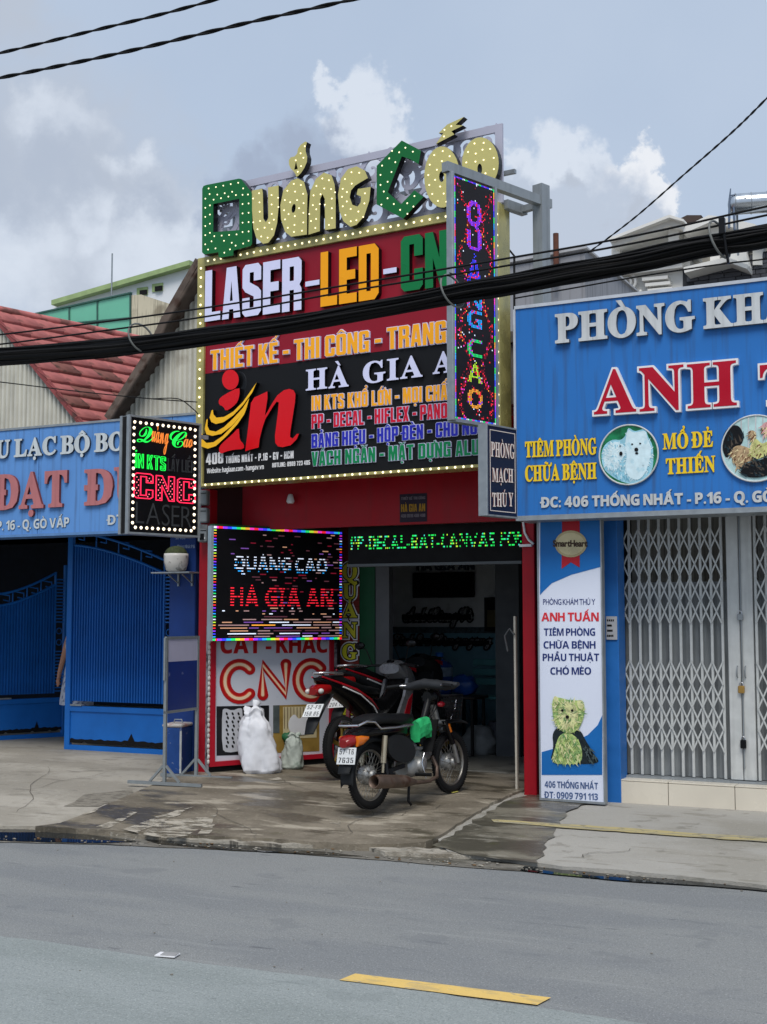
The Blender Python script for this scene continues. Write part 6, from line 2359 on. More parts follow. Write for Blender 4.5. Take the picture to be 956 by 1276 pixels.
# small purple shop plate on the red fascia
q = P(498, 651, 11.96)
PF = Frame((q.x, 11.965, q.z), 0)
pt = PF.thing('shop_plate', 'small purple plate reading HÀ GIA AN on the red fascia', 'sign')
pw, ph = PF.loc(532, 640)[0], PF.loc(498, 616)[1]
MB().box((0, 0, 0), (pw, .012, ph)).build('plate', mat('purple plate', (38, 22, 44), .4), pt)
letters(PF, pt, 'HÀ GIA AN', 'block', (500, 638), (530, 637), 628.5, 0, .004, mat('gold plate letter', (176, 132, 28), .4), split=False, name='plate_lettering')
letters(PF, pt, '408 0919 488 488', 'block', (500, 645), (530, 644), 641, 0, .003, mat('dull plate letter', (120, 110, 120), .4), split=False, name='plate_number_line')
letters(PF, pt, 'THIẾT KẾ THI CÔNG', 'block', (500, 623), (530, 622), 619.5, 0, .003, mat('dull plate letter', (120, 110, 120), .4), split=False, name='plate_lettering')

# ------------------------------------------------------------ ANH TUẤN banner
BNf = Frame((G(673, 998, .14).x, G(673, 998, .14).y, .15), math.atan2(G(754, 1005, .14).y - G(673, 998, .14).y, G(754, 1005, .14).x - G(673, 998, .14).x) * .35)
bn = BNf.thing('clinic_banner', 'tall white and blue ANH TUẤN clinic banner with terrier photo and phone number', 'banner')
bw = BNf.loc(752.5, 850)[0]
bt = BNf.loc(673, 645)[1] + .1
x0_ = .012
M_BW = mat('banner white', (216, 222, 238), .4, var=.03, scale=1)
M_BB = mat('banner blue', (26, 104, 176), .4, var=.12, scale=1.2)
MB().box((0.01, 0, 0.02), (bw - .01, .05, bt)).build('banner_sheet', M_BW, bn)
for a, b_ in (((0, -.012, 0), (.012, .06, bt)), ((bw - .012, -.012, 0), (bw, .06, bt)), ((.012, -.012, 0), (bw - .012, .06, .02)), ((.012, -.012, bt - .02), (bw - .012, .06, bt))):
    MB().box(a, b_).build('frame_rail', M_GALV, bn)
Zb = lambda pts: zs(pts, 2.453, 590, 500)
fl(BNf, bn, 'blue_wave', Zb([(205, 300), (390, 300), (390, 506), (300, 530), (240, 556), (215, 580), (204, 592)]), M_BB, -.001, s=0)
fl(BNf, bn, 'blue_wave', Zb([(209, 1142), (209, 1072), (290, 1050), (350, 1020), (380, 990), (394, 960), (394, 1142)]), M_BB, -.001, s=0)
fl(BNf, bn, 'ribbon_print', Zb([(272, 300), (325, 300), (325, 508), (298, 492), (270, 512)]), mat('ribbon red', (172, 30, 44), .4), -.004, s=0)
fl(BNf, bn, 'medal_print', ellipse(*Zb([(298, 436)])[0], 49 / 2.453, 41 / 2.453, 28), mat('medal gold', (176, 160, 120), .3, metal=.4, var=.2), -.007, s=0)
fl(BNf, bn, 'medal_print', ellipse(*Zb([(298, 436)])[0], 42 / 2.453, 34 / 2.453, 28), mat('medal gold 2', (196, 182, 142), .3, metal=.3, var=.2), -.0095, s=0)
letters(BNf, bn, 'SmartHeart', 'plain', (689.5, 681), (732, 681), 673.5, -.012, .002, mat('brown print', (70, 52, 40), .5), split=False, name='print_line', off=.003)
M_NV = mat('navy print', (34, 50, 110), .4)
M_RP = mat('red print', (206, 50, 60), .4)
for t, a, b_, cp, m, o_, stl in (('PHÒNG KHÁM THÚ Y', (677, 753.5), (742, 753.5), 746.5, M_NV, .0, 'plain'),
                                 ('ANH TUẤN', (675, 774), (746.5, 774), 763.5, M_RP, .001, 'sans'), ('TIÊM PHÒNG', (678, 792), (742, 792), 783, M_NV, .0, 'sans'),
                                 ('CHỮA BỆNH', (677.5, 808), (742.5, 808), 799, M_NV, .0, 'sans'), ('PHẪU THUẬT', (676.5, 823.5), (747, 823.5), 814.5, M_NV, .0, 'sans'),
                                 ('CHÓ MÈO', (686, 840.5), (737, 840.5), 831.5, M_NV, .0, 'sans'), ('406 THỐNG NHẤT', (679, 981), (745.5, 983.5), 973, mat('grey blue print', (70, 92, 134), .4), .0, 'sans'),
                                 ('ĐT: 0909 791 113', (679, 994), (745.5, 997), 986, MATS['grey blue print'], .0, 'sans')):
    letters(BNf, bn, t, stl, a, b_, cp, 0, .003, m, split=False, name='print_line', off=o_)
# terrier
TG = mat('terrier green tan print', (176, 196, 120), .5, var=.35, scale=26, dirt=(20, .5, (96, 150, 96), .6))
TG2 = mat('terrier pale print', (206, 206, 150), .5, var=.3, scale=26)
TD = mat('terrier dark coat print', (30, 40, 44), .5, var=.4, scale=26)
Y0 = -.004
for pts, m in (([(232, 1105), (246, 1060), (240, 1010), (270, 990), (325, 1000), (345, 1040), (372, 1085), (388, 1105), (340, 1110)], TD),
               ([(236, 1106), (250, 1060), (262, 1020), (290, 1010), (320, 1030), (334, 1070), (330, 1108), (280, 1110)], TG),
               ([(240, 905), (262, 905), (285, 912), (310, 915), (335, 912), (342, 945), (332, 985), (315, 1010), (285, 1016), (258, 1000), (243, 970)], TG),
               ([(262, 925), (290, 915), (318, 930), (322, 975), (300, 1005), (270, 1000), (258, 965)], TG2),
               ([(243, 902), (258, 902), (262, 925), (250, 935)], TG2), ([(316, 912), (338, 915), (332, 945), (318, 935)], TG2)):
    fl(BNf, bn, 'terrier_print', Zb(pts), m, Y0, s=2)
    Y0 -= .0024
tufts(BNf, bn, Zb([(236, 1099), (250, 1060), (262, 1020), (290, 1012), (320, 1030), (334, 1070), (330, 1104), (280, 1106)]), [TG, TG2, TG2, TG, mat('deep green fur', (104, 146, 92), .5)], 170, .05, Y0, 11, flow=-1.57)
tufts(BNf, bn, Zb([(330, 1040), (345, 1040), (372, 1085), (384, 1100), (345, 1104)]), [TD, mat('grey fur', (70, 84, 84), .5)], 40, .05, Y0, 12, flow=-1.2)
tufts(BNf, bn, Zb([(246, 915), (262, 910), (285, 916), (310, 918), (334, 918), (340, 945), (330, 985), (315, 1008), (285, 1012), (258, 1000), (245, 970)]), [TG, TG2, TG2, mat('pale tuft', (226, 224, 176), .5), mat('deep green fur', (104, 146, 92), .5)], 190, .04, Y0, 13)
Y0 -= .004
for c_, r_ in (((272, 945), 4), ((302, 945), 4), ((287, 965), 5.5)):
    fl(BNf, bn, 'terrier_face', ellipse(*Zb([c_])[0], r_ / 2.453, r_ / 2.453, 12), M_BLACK, Y0, s=0)
# rate plate on the blue post
q = P(755.5, 797, 11.42)
t = thing('price_plate', 'small grey plate with four short lines fixed on the blue post', 'plate', (q.x, 11.435, q.z))
q2 = P(768.5, 768, 11.42)
MB().box((0, -.008, 0), (q2.x - q.x, 0, q2.z - q.z)).build('plate', mat('grey plate', (170, 172, 176), .5, var=.1), t)
mb = MB()
for k, w in enumerate((.8, .5, .6, .7)):
    z = (q2.z - q.z) * (.84 - k * .22)
    for j in range(4):
        mb.box((.008 + j * w * .022, -.0105, z - .012), (.008 + j * w * .022 + .012, -.0085, z + .006))
mb.build('plate_lettering', M_BLACKM, t)
from mathutils import noise as mnoise
# ============================================================ blue gate
M_GB = mat('bright blue gate paint', (28, 106, 190), .42, var=.1, scale=3, dirt=(9, .69, (40, 50, 66), .7), bump=.05)
M_GB2 = mat('deep blue gate paint', (26, 98, 178), .45, var=.12, scale=3)
GYY = 13.0


def gate_leaf(F, w, h, label, grp, arch0, arch1):
    g = F.thing('gate_leaf', label, 'gate', grp)
    st_ = .085
    MB().box((0, -.03, .03), (st_, .03, arch0), bev=.006).build('stile', M_GB, g)
    MB().box((w - st_, -.03, .03), (w, .03, arch1), bev=.006).build('stile', M_GB, g)
    zr1, zr0 = .62, .52
    MB().box((st_, -.032, zr0), (w - st_, .03, zr1 - .03), bev=.005).build('lock_rail', M_GB, g)
    MB().box((st_, -.03, .03), (w - st_, .03, .1), bev=.005).build('bottom_rail', M_GB, g)
    MB().box((st_, -.01, .16), (w - st_, .0, zr0 - .001)).build('kick_panel', M_GB, g)
    # rust eaten lower edge
    rn = random.Random(6)
    lp = [(st_, .17), (st_, .125)]
    for k in range(30):
        lp.append((st_ + (w - 2 * st_) * (k + .5) / 30, .125 + (rn.random() < .2) * .02))
    lp += [(w - st_, .13), (w - st_, .17)]
    for k in range(30):
        u = 1 - (k + .5) / 30
        lp.append((st_ + (w - 2 * st_) * u, .168 + rn.uniform(0, .02) + (.09 if abs(u - .62) < .03 else 0)))
    t, b, v = fill([lp])
    mb = MB()
    add_flat(mb, v, t, b, -.014, -.011, 0, 0, back=False)
    mb.build('rusted_edge', mat('black rust', (22, 20, 20), .9), g)
    # ribbed upper panel, arched
    x0, x1 = st_, w - st_ - .14
    pitch = .042
    mb = MB()
    vs = []
    n = int((x1 - x0) / pitch * 6)
    for i in range(n + 1):
        x = x0 + (x1 - x0) * i / n
        u = (x - x0) / (x1 - x0)
        top = arch0 - .18 + (arch1 - arch0 - .1) * u ** 1.5
        y = .012 * (1 if (i % 6) < 3 else -1)
        vs += [(x, y, zr1 + .03), (x, y, top)]
    mb.add(vs, [(2 * i, 2 * i + 2, 2 * i + 3, 2 * i + 1) for i in range(n)])
    mb.build('ribbed_panel', M_GB2, g)
    pts = []
    pts2 = []
    for k in range(13):
        u = k / 12
        x = x0 + (x1 - x0) * u
        z = arch0 - .18 + (arch1 - arch0 - .1) * u ** 1.5
        pts.append((x, 0, z))
        pts2.append((x, 0, z + .16))
    MB().tube(pts, .018, 6).build('arch_rail', M_GB, g)
    MB().tube(pts2, .018, 6).build('arch_rail', M_GB, g)
    mb = MB()
    for k in range(0, 12, 3):
        a, b = Vector(pts[k]), Vector(pts2[k])
        mb.tube([a, b, b + Vector((.16, 0, -.02)), a + Vector((.16, 0, .06)), a + Vector((.07, 0, .08))], .011, 5)
    mb.build('fret_scroll', M_GB, g, kind='stuff')
    MB().box((x1 + .001, -.02, zr1 + .03), (x1 + .02, .02, arch1 - .1)).build('inner_stile', M_GB, g)
    z = zr1 + .05
    for k in range(46):
        zz = zr1 + .06 + k * .046
        if zz < arch1 - .2 and not (.62 < (zz - zr1) < 1.02):
            link('cross_bar', CBAR, g, loc=(x1 + .02, 0, zz))
    MB().torus(((x1 + w - st_) / 2 + .01, 0, zr1 + .74), (0, 1, 0), .04, .008, 16, 5).torus(((x1 + w - st_) / 2 + .01, 0, zr1 + .9), (0, 1, 0), .04, .008, 16, 5).build('scroll_ornament', M_GB, g, kind='stuff')
    for z in (zr0 + .08, 1.7):
        pass
    MB().box((st_ + .02, -.05, zr1 - .028), (st_ + .2, -.03, zr1 - .008)).build('bolt', M_STEEL, g)
    return g


CBAR = MB().box((0, -.01, -.009), (.12, .01, .009)).mesh('cross_bar', M_GB)
gx0 = P(82, 900, GYY)
GF = Frame((gx0.x, GYY, .1), 0.0)
gwid = GF.loc(222, 850)[0]
gate_leaf(GF, gwid, 2.6, 'bright blue ribbed gate leaf with rusted lower edge beside the pillar', 'blue gate leaves', GF.loc(86, 672)[1] + .1, GF.loc(198, 714)[1] + .28)
g0, g1 = G(-14, 927, .1), G(83, 921, .1)
GF2 = Frame((g0.x, g0.y, .1), math.atan2(g1.y - g0.y, g1.x - g0.x))
gate_leaf(GF2, (g1 - g0).length, 2.6, 'shadowed blue gate leaf swung inward at the left of the yard', 'blue gate leaves', 2.05, 2.45)

# person standing behind the gate: only the arm and dress edge show
M_SKIN = mat('skin', (190, 140, 116), .55, var=.05)
M_DRESS = mat('pale patterned dress', (196, 200, 212), .8, var=.1, dirt=(16, .52, (70, 84, 130), .8))
pb = P(95, 900, 13.75)
pe = thing('person', 'person in pale patterned dress half hidden behind the blue gate leaf', 'person', (pb.x, 13.75, .14))


def skin_body(parent, name, pts, edges, m, root=0, sub=2):
    me = bpy.data.meshes.new(name)
    me.from_pydata([p[0] for p in pts], edges, [])
    me.materials.append(m)
    o = link(name, me, parent)
    md = o.modifiers.new('skin', 'SKIN')
    me.skin_vertices if hasattr(me, 'skin_vertices') else None
    bm_ = bmesh.new()
    bm_.from_mesh(me)
    sk = bm_.verts.layers.skin.verify()
    for v, p in zip(bm_.verts, pts):
        v[sk].radius = p[1]
        v[sk].use_root = (v.index == root)
    bm_.to_mesh(me)
    bm_.free()
    s_ = o.modifiers.new('sub', 'SUBSURF')
    s_.levels = s_.render_levels = sub
    return o


bp = [((0, 0, .95), (.14, .1)), ((0, 0, 1.15), (.12, .09)), ((0, 0, 1.36), (.15, .09)), ((0, 0, 1.46), (.06, .055)), ((0, .0, 1.56), (.07, .085)), ((0, .0, 1.67), (.075, .09)),
      ((-.15, 0, 1.4), (.055, .055)), ((-.215, -.02, 1.14), (.042, .042)), ((-.225, -.09, .93), (.032, .03)), ((-.215, -.12, .85), (.03, .02)),
      ((.15, 0, 1.4), (.055, .055)), ((.21, -.02, 1.14), (.042, .042)), ((.2, -.1, .93), (.032, .03)), ((.2, -.12, .85), (.03, .02)),
      ((-.09, 0, .85), (.09, .09)), ((-.1, .0, .48), (.06, .06)), ((-.1, .02, .1), (.038, .04)), ((-.1, -.09, .03), (.035, .025)),
      ((.09, 0, .85), (.09, .09)), ((.1, .0, .48), (.06, .06)), ((.1, .02, .1), (.038, .04)), ((.1, -.09, .03), (.035, .025))]
be = [(0, 1), (1, 2), (2, 3), (3, 4), (4, 5), (2, 6), (6, 7), (7, 8), (8, 9), (2, 10), (10, 11), (11, 12), (12, 13), (0, 14), (14, 15), (15, 16), (16, 17), (0, 18), (18, 19), (19, 20), (20, 21)]
for sx, hnd in ((-1, 9), (1, 13)):
    hx, hy, hz = bp[hnd][0]
    for k, (dx, dy, ln) in enumerate(((-.022, -.0, .065), (-.008, -.012, .08), (.008, -.014, .075), (.02, -.01, .06), (.0, .03, .045))):
        a = len(bp)
        bp.append(((hx + dx, hy + dy - .01, hz - .03), (.009, .009)))
        bp.append(((hx + dx, hy + dy + .004, hz - .03 - ln), (.007, .007)))
        be += [(hnd, a), (a, a + 1)]
skin_body(pe, 'body', bp, be, M_SKIN)
rings = []
for z, rx, ry in ((1.43, .13, .085), (1.38, .19, .11), (1.28, .185, .12), (1.1, .15, .11), (.98, .18, .13), (.75, .22, .16), (.55, .25, .18), (.5, .25, .18)):
    rings.append([Vector((rx * (1 + .04 * math.sin(6 * t)) * math.cos(t), ry * math.sin(t), z)) for t in (i * 2 * math.pi / 20 for i in range(20))])
MB().loft(rings).build('dress', M_DRESS, pe)
mb = MB()
blob(mb, (0, .02, 1.68), (.095, .11, .13), ico=ICO3)
mb.build('hair', mat('black hair', (18, 15, 14), .6), pe)

# ------------------------------------------------------------ cactus in a pot on a wall shelf
q = P(221, 713, LY - .12)
sh = thing('wall_shelf', 'thin grey bracket shelf fixed on the blue pillar', 'shelf', (q.x, LY, q.z))
w = P(245, 713, LY).x - P(200, 713, LY).x
MB().box((-w * .55, -.24, -.015), (w * .5, 0, 0), bev=.003).build('shelf_board', M_STEEL, sh)
for x in (-.06, .12):
    mb = MB().bar((x, -.01, -.015), (x, -.01, -.15), .02).bar((x, -.2, -.025), (x, -.01, -.12), .012)
    mb.build('bracket', M_STEEL, sh)
pot = thing('cactus_pot', 'white patterned ceramic pot with round cactus on the bracket shelf', 'potted plant', (q.x - .01, LY - .13, q.z + .001))
r0 = (P(233, 700, LY).x - P(208, 700, LY).x) / 2
MB().lathe([(r0 * .55, 0), (r0 * .8, .02), (r0 * .98, .1), (r0, .17), (r0 * .98, .2), (r0 * .88, .2), (r0 * .86, .185)], 24).build('pot', mat('white glaze', (206, 202, 196), .35, var=.05, dirt=(16, .58, (110, 104, 98), .8)), pot)
mb = MB()
n = 44
prof = [(r0 * .1, .19)]
rings = []
for k in range(9):
    t = k / 8 * math.pi / 2
    rr, z = r0 * .84 * math.cos(t) + .003, .185 + .1 * math.sin(t)
    rings.append([Vector((rr * (1 + .1 * (1 if i % 2 else -1)) * math.cos(i * 2 * math.pi / n), rr * (1 + .1 * (1 if i % 2 else -1)) * math.sin(i * 2 * math.pi / n), z)) for i in range(n)])
mb.loft(rings)
mb.build('cactus', mat('cactus green', (62, 70, 44), .8, var=.4, scale=30), pot)
# little painted lines on pillar under the light box
q = P(219, 672, LY)
pl_ = thing('pillar_lettering', 'two faint small white painted lines at the top of the blue pillar', 'lettering', (q.x, LY - .002, q.z))
TFp = Frame((q.x, LY - .002, q.z), 0)
letters(TFp, pl_, 'số 406', 'sans', (219, 672), (231, 672), 668.5, 0, .0015, mat('faint white paint', (150, 164, 190), .6), split=False, name='painted_line')
letters(TFp, pl_, 'Thống Nhất P16', 'sans', (221, 683), (243, 683), 679, 0, .0015, mat('faint white paint', (150, 164, 190), .6), split=False, name='painted_line')

# ------------------------------------------------------------ steel display stand
s0, s1 = G(205, 979, .14), G(244.5, 970, .14)
an_ = math.atan2(s1.y - s0.y, s1.x - s0.x)
SFm = Frame((s0.x, s0.y, .145), an_)
sd_ = SFm.thing('display_stand', 'grey steel easel frame with white topped dark blue panel by the red column', 'stand')
sw = (s1 - s0).length
shh = SFm.loc(205, 795)[1]
z_a = SFm.loc(205, 888)[1]
M_TUBE = mat('stand tube', (138, 144, 146), .45, metal=.35, var=.1, scale=14)
for x in (0, sw):
    MB().bar((x, 0, .03), (x, 0, shh), .03, up=(0, 1, 0)).build('post', M_TUBE, sd_)
    MB().bar((x, -.42, .015), (x, .42, .015), .03).build('foot', M_TUBE, sd_)
    for sg in (-1, 1):
        MB().bar((x, sg * .17, .03), (x, sg * .016, .19), .022).build('foot_brace', M_TUBE, sd_)
for z in (shh, z_a):
    MB().bar((-.015, 0, z), (sw + .015, 0, z), .026).build('cross_rail', M_TUBE, sd_)
zw = SFm.loc(205, 825)[1]
MB().box((.016, -.005, z_a + .015), (sw - .016, .005, zw - .001)).build('panel', mat('navy board', (28, 52, 122), .4, var=.08, dirt=(8, .68, (150, 160, 190), .8)), sd_)
MB().box((.016, -.005, zw), (sw - .016, .005, shh - .014)).build('panel_header', mat('pale board', (184, 182, 204), .4, var=.03), sd_)
MB().box((-.035, -.01, shh - .42), (-.017, .01, shh)).build('clip_strip', M_TUBE, sd_)

# battered blue box
q = G(206, 966, .14)
bb_ = thing('steel_box', 'battered blue painted steel box with peeling white top', 'box', (q.x + .03, q.y + .18, .142), R(12))
bh = .50
M_BBX = mat('chipped blue paint', (34, 72, 136), .5, var=.12, dirt=(13, .62, (176, 178, 172), .95), bump=.2)
MB().box((-.11, -.16, 0), (.11, .16, bh), bev=.02).build('body', M_BBX, bb_)
MB().box((-.115, -.165, bh - .001), (.115, .165, bh + .035), bev=.012).build('lid', mat('peeling white lid', (196, 190, 182), .6, var=.15, dirt=(11, .55, (170, 110, 100), .7)), bb_)
MB().box((.09, -.166, .02), (.112, -.161, bh)).build('worn_corner', mat('bare primer', (190, 192, 188), .6, var=.2, dirt=(10, .55, (60, 80, 130), .9)), bb_)
MB().tube([(-.05, 0, bh + .035), (-.04, 0, bh + .07), (.04, 0, bh + .07), (.05, 0, bh + .035)], .008, 6).build('handle', M_STEEL, bb_)
q = G(228, 962, .14)
wl_ = thing('black_coil', 'small black coil leaning at the foot of the blue pillar', 'coil', (q.x + .02, 11.56, .22))
MB().torus((0, 0, 0), (.3, 1, 0), .055, .018, 20, 6).torus((.01, -.02, 0), (.3, 1, .1), .04, .014, 18, 6).build('coil', M_BLACK, wl_)

# ------------------------------------------------------------ sacks
M_SACK = mat('white woven sack', (214, 216, 222), .5, var=.04, scale=5, bump=.12, bscale=60)
M_SACK2 = mat('dirty printed sack', (168, 176, 168), .6, var=.12, scale=5, dirt=(7, .56, (96, 120, 104), .8), bump=.15, bscale=60)


def sack(name, label, g, w, d_, h, m, seed, lean=0.0, tie=True):
    rn = random.Random(seed)
    t = thing(name, label, 'sack', g, R(25), 'sacks on the forecourt')
    n = 40
    rings = []
    ph = [rn.uniform(0, 6.28) for _ in range(8)]
    prof = [(0, .0), (.86, .0), (.99, .05), (1.0, .16), (.95, .3), (.9, .45), (.84, .58), (.8, .68), (.66, .78), (.5, .86), (.42, .91), (.5, .965), (.38, 1.0), (.1, .97)]
    for r_, z in prof:
        ring = []
        for i in range(n):
            a = i * 2 * math.pi / n
            k = 1 + .06 * math.sin(3 * a + ph[0] + z * 5) + .05 * math.sin(5 * a + ph[1] - z * 9) + .035 * math.sin(9 * a + ph[2] + z * 14) + .03 * math.sin(14 * a + ph[3] + 22 * z)
            if z > .7:
                k += .12 * math.sin(7 * a + ph[4]) + .08 * math.sin(11 * a + ph[5])
            sq = abs(math.cos(a)) ** 4 + abs(math.sin(a)) ** 4
            k *= sq ** (-.12)
            ring.append(Vector((r_ * w / 2 * k * math.cos(a) + lean * z, r_ * d_ / 2 * k * math.sin(a), z * h + (.02 * h * math.sin(4 * a + ph[6]) if 0 < z < .9 else .05 * h * math.sin(3 * a + ph[7])) * (1 if z > .1 else 0))))
        rings.append(ring)
    # refine and crease
    fine = []
    for a_, b_ in zip(rings, rings[1:]):
        for k in range(4):
            fine.append([p.lerp(q_, k / 4) for p, q_ in zip(a_, b_)])
    fine.append(rings[-1])
    for r_ in fine:
        for i, p in enumerate(r_):
            q_ = Vector((p.x * 8 + seed + p.z * 2.5, p.y * 8, p.z * 3.2 + p.x * 3))
            v_ = 1 - (abs(mnoise.noise(q_)) * 2.2) ** .7
            v2 = 1 - abs(mnoise.noise(q_ * 2.3 + Vector((p.z * 6, 0, 3)))) * 2
            c_ = Vector((p.x, p.y, 0)).normalized()
            amp_ = .022 if p.z > .03 else .004
            r_[i] = p + c_ * (amp_ * (v_ - .5) + amp_ * .5 * (v2 - .5))
    MB().loft(fine, caps=False).build('bag', m, t)
    if tie:
        mb = MB()
        mb.lathe([(.01, -.02), (.035, 0), (.02, .05), (.05, .12), (.01, .13)], 9, M=Matrix.Translation((lean * .95, 0, h * .95)) @ Matrix.Rotation(.35, 4, 'Y'))
        mb.build('tied_neck', m, t)
    return t


q = G(326, 965, .14)
hpx = (P(325, 884, q.y).z - .15)
sack('white_sack', 'tall white woven sack standing in front of the CNC board', (q.x, q.y, .16), .42, .32, hpx, M_SACK, 4, lean=-.1)
q = G(358, 961, .14)
sack('printed_sack', 'short dirty greenish white sack slumped beside the tall white sack', (q.x, q.y + .1, .16), .24, .24, (P(358, 916, q.y).z - .15), M_SACK2, 9, lean=.02, tie=False)
mb = MB()
blob(mb, (-.08, .03, .32), (.07, .05, .06), ico=ICO2, jit=.5)
o = mb.build('green_leaf_scrap', mat('green plastic scrap', (36, 92, 60), .5, var=.3, scale=20))
o.location = (q.x - .05, q.y + .18, .16)
tag(o, 'crumpled green plastic wedged between the two sacks', 'litter')

# ------------------------------------------------------------ motorcycles
M_TYRE = mat('tyre rubber', (24, 24, 25), .85, var=.15, scale=20, bump=.3)
M_RIM2 = mat('dull rim', (150, 146, 138), .35, metal=.8, var=.15, dirt=(16, .6, (90, 76, 60), .5))
M_ALU = mat('cast aluminium', (150, 150, 148), .42, metal=.6, var=.15, scale=14, bump=.15)
M_BPL = mat('black gloss plastic', (14, 14, 16), .22, var=.1)
M_BMT = mat('black matt plastic', (30, 32, 34), .65, var=.15)
M_SEAT = mat('black vinyl', (16, 17, 19), .5, var=.15, bump=.2, bscale=80)
M_EXH = mat('rusty exhaust', (104, 88, 78), .5, metal=.55, var=.25, scale=8, dirt=(12, .55, (84, 56, 42), .8))
M_TLR = mat('tail lamp red', (130, 14, 16), .15, var=.1)
M_TLO = mat('indicator orange', (214, 110, 24), .15, var=.1)
M_PLATE = mat('plate white', (214, 216, 216), .4, var=.03)
M_PLTX = mat('plate lettering black', (22, 24, 30), .5)
M_GREY = mat('dark silver plastic', (92, 94, 98), .3, metal=.4, var=.08)
M_BRED = mat('motorcycle red', (168, 16, 32), .2, var=.05, coat=.5)
M_FRM = mat('frame black', (20, 20, 22), .4, var=.1)


def wheel(bike, x, r=.285, spokes=36, drum=True, tw=.036, rimm=None):
    w = bpy.data.objects.new('wheel', MB().lathe([(.03, -.06), (.045, -.05), (.045, .05), (.03, .06)], 18, M=Matrix.Translation((x, 0, r)) @ Matrix.Rotation(math.pi / 2, 4, 'X')).mesh('wheel', [M_ALU]))
    COL.objects.link(w)
    w.parent = bike
    c = (x, 0, r)
    mb = MB().torus(c, (0, 1, 0), r - tw, tw, 48, 12, sq=.92)
    for k in range(72):                                  # tread blocks
        a = k * 2 * math.pi / 72
        for s_ in (-1, 1):
            p = Vector((x + (r - .0) * math.cos(a), s_ * .012, r + (r - .0) * math.sin(a)))
            M_ = Matrix.Translation(p) @ Matrix.Rotation(-a, 4, 'Y') @ Matrix.Rotation(s_ * .5, 4, 'X')
            mb.box((-.004, -.009, -.008), (.003, .009, .008), M=M_)
    mb.build('tyre', M_TYRE, w)
    ri = r - tw * 2 + .004
    MB().torus(c, (0, 1, 0), ri - .004, .013, 44, 8, sq=1.2).build('rim', rimm or M_RIM2, w)
    if spokes:
        mb = MB()
        for k in range(spokes):
            a = k * 2 * math.pi / spokes
            a2 = a + (.5 if k % 2 else -.5)
            s_ = 1 if (k // 2) % 2 else -1
            mb.tube([(x + .042 * math.cos(a2), s_ * .035, r + .042 * math.sin(a2)), (x + (ri - .01) * math.cos(a), 0, r + (ri - .01) * math.sin(a))], .0022, 4, caps=False)
        mb.build('spoke', M_RIM2, w, kind='stuff')
    else:
        for k in range(5):
            a = k * 2 * math.pi / 5
            MB().bar((x + .03 * math.cos(a), 0, r + .03 * math.sin(a)), (x + ri * math.cos(a + .2), 0, r + ri * math.sin(a + .2)), .035, .02, up=(0, 1, 0)).build('spoke', rimm or M_FRM, w)
    if drum:
        MB().lathe([(.02, -.075), (.075, -.07), (.082, -.045), (.082, .02), (.04, .03)], 24, M=Matrix.Translation(c) @ Matrix.Rotation(-math.pi / 2, 4, 'X') @ Matrix.Rotation(math.pi, 4, 'X')).build('brake_drum', M_ALU, w)
    return w


def loft_path(rows, n=14, pw=2.6):
    """rows: (x, z, half width y, half height z) -> rounded body sections"""
    rings = []
    for x, z, hy, hz in rows:
        ring = []
        for i in range(n):
            a = i * 2 * math.pi / n
            ca, sa = math.cos(a), math.sin(a)
            ring.append(Vector((x, hy * math.copysign(abs(ca) ** (2 / pw), ca), z + hz * math.copysign(abs(sa) ** (2 / pw), sa))))
        rings.append(ring)
    return rings


def mirror_prism(pts, y0, y1, bev=None):
    mb = MB()
    mb.prism(pts, y0, y1)
    mb.prism(pts, -y1, -y0)
    return mb


def plate_obj(bike, M_, l1, l2, w=.19, h=.14):
    pl = MB().box((-w / 2, -.003, -h / 2), (w / 2, .003, h / 2), M=M_, bev=0)
    po = pl.build('number_plate', M_PLATE, bike)
    mb = MB()
    for txt, z0, x0, x1 in ((l1, .012, -w * .4, w * .4), (l2, -h * .42, -w * .42, w * .42)):
        lps = text_loops(txt, 'block', x0, z0, x1, .046, off=-.0015, track=.1)
        t, b, v = fill(lps)
        mb.add([M_ @ Vector((a, -.0045, c_)) for a, c_ in v], t, 0)
    mb.build('plate_lettering', M_PLTX, po)
    return po


def pframe(pos, yaw, tilt):
    return Matrix.Translation(pos) @ Matrix.Rotation(yaw, 4, 'Z') @ Matrix.Rotation(tilt, 4, 'X')


# --- bike one: old underbone, x forward, z up, y left
ra, fa = G(462, 1010.5, .15), G(563, 990, .15)
head = math.atan2(fa.y - ra.y, fa.x - ra.x)
WB = (fa - ra).length
b1 = thing('motorcycle', 'worn black motorcycle in front with spoked wheels, rusty exhaust and green cloth', 'motorcycle', (ra.x, ra.y, .166), head, 'motorcycles on the forecourt')
b1.rotation_euler = (R(-3), 0, head)          # leaning onto its stand
RR = .283
wheel(b1, 0)
wf = wheel(b1, WB)
MB().box((WB - .03, -.036, .004), (WB + .06, .02, .009)).build('tyre_mark', mat('yellow tyre mark', (220, 210, 110), .6), wf)
# fork
fx, fz = WB - .30, .86
for s_ in (-1, 1):
    MB().tube([(WB, s_ * .085, RR), (WB - .075, s_ * .085, RR + .2)], .02, 10).build('fork_slider', M_ALU, b1)
    MB().tube([(WB - .075, s_ * .085, RR + .18), (WB - .2, s_ * .085, RR + .40)], .028, 10).build('fork_cover', M_BPL, b1)
MB().tube([(WB - .19, -.1, RR + .38), (WB - .19, .1, RR + .38)], .026, 10).tube([(WB - .19, 0, RR + .38), (WB - .29, 0, RR + .62)], .034, 12).build('steering_head', M_ALU, b1)
MB().tube([(WB - .13, -.105, RR + .29), (WB - .165, -.105, RR + .36)], .016, 8).build('reflector', M_TLO, b1)
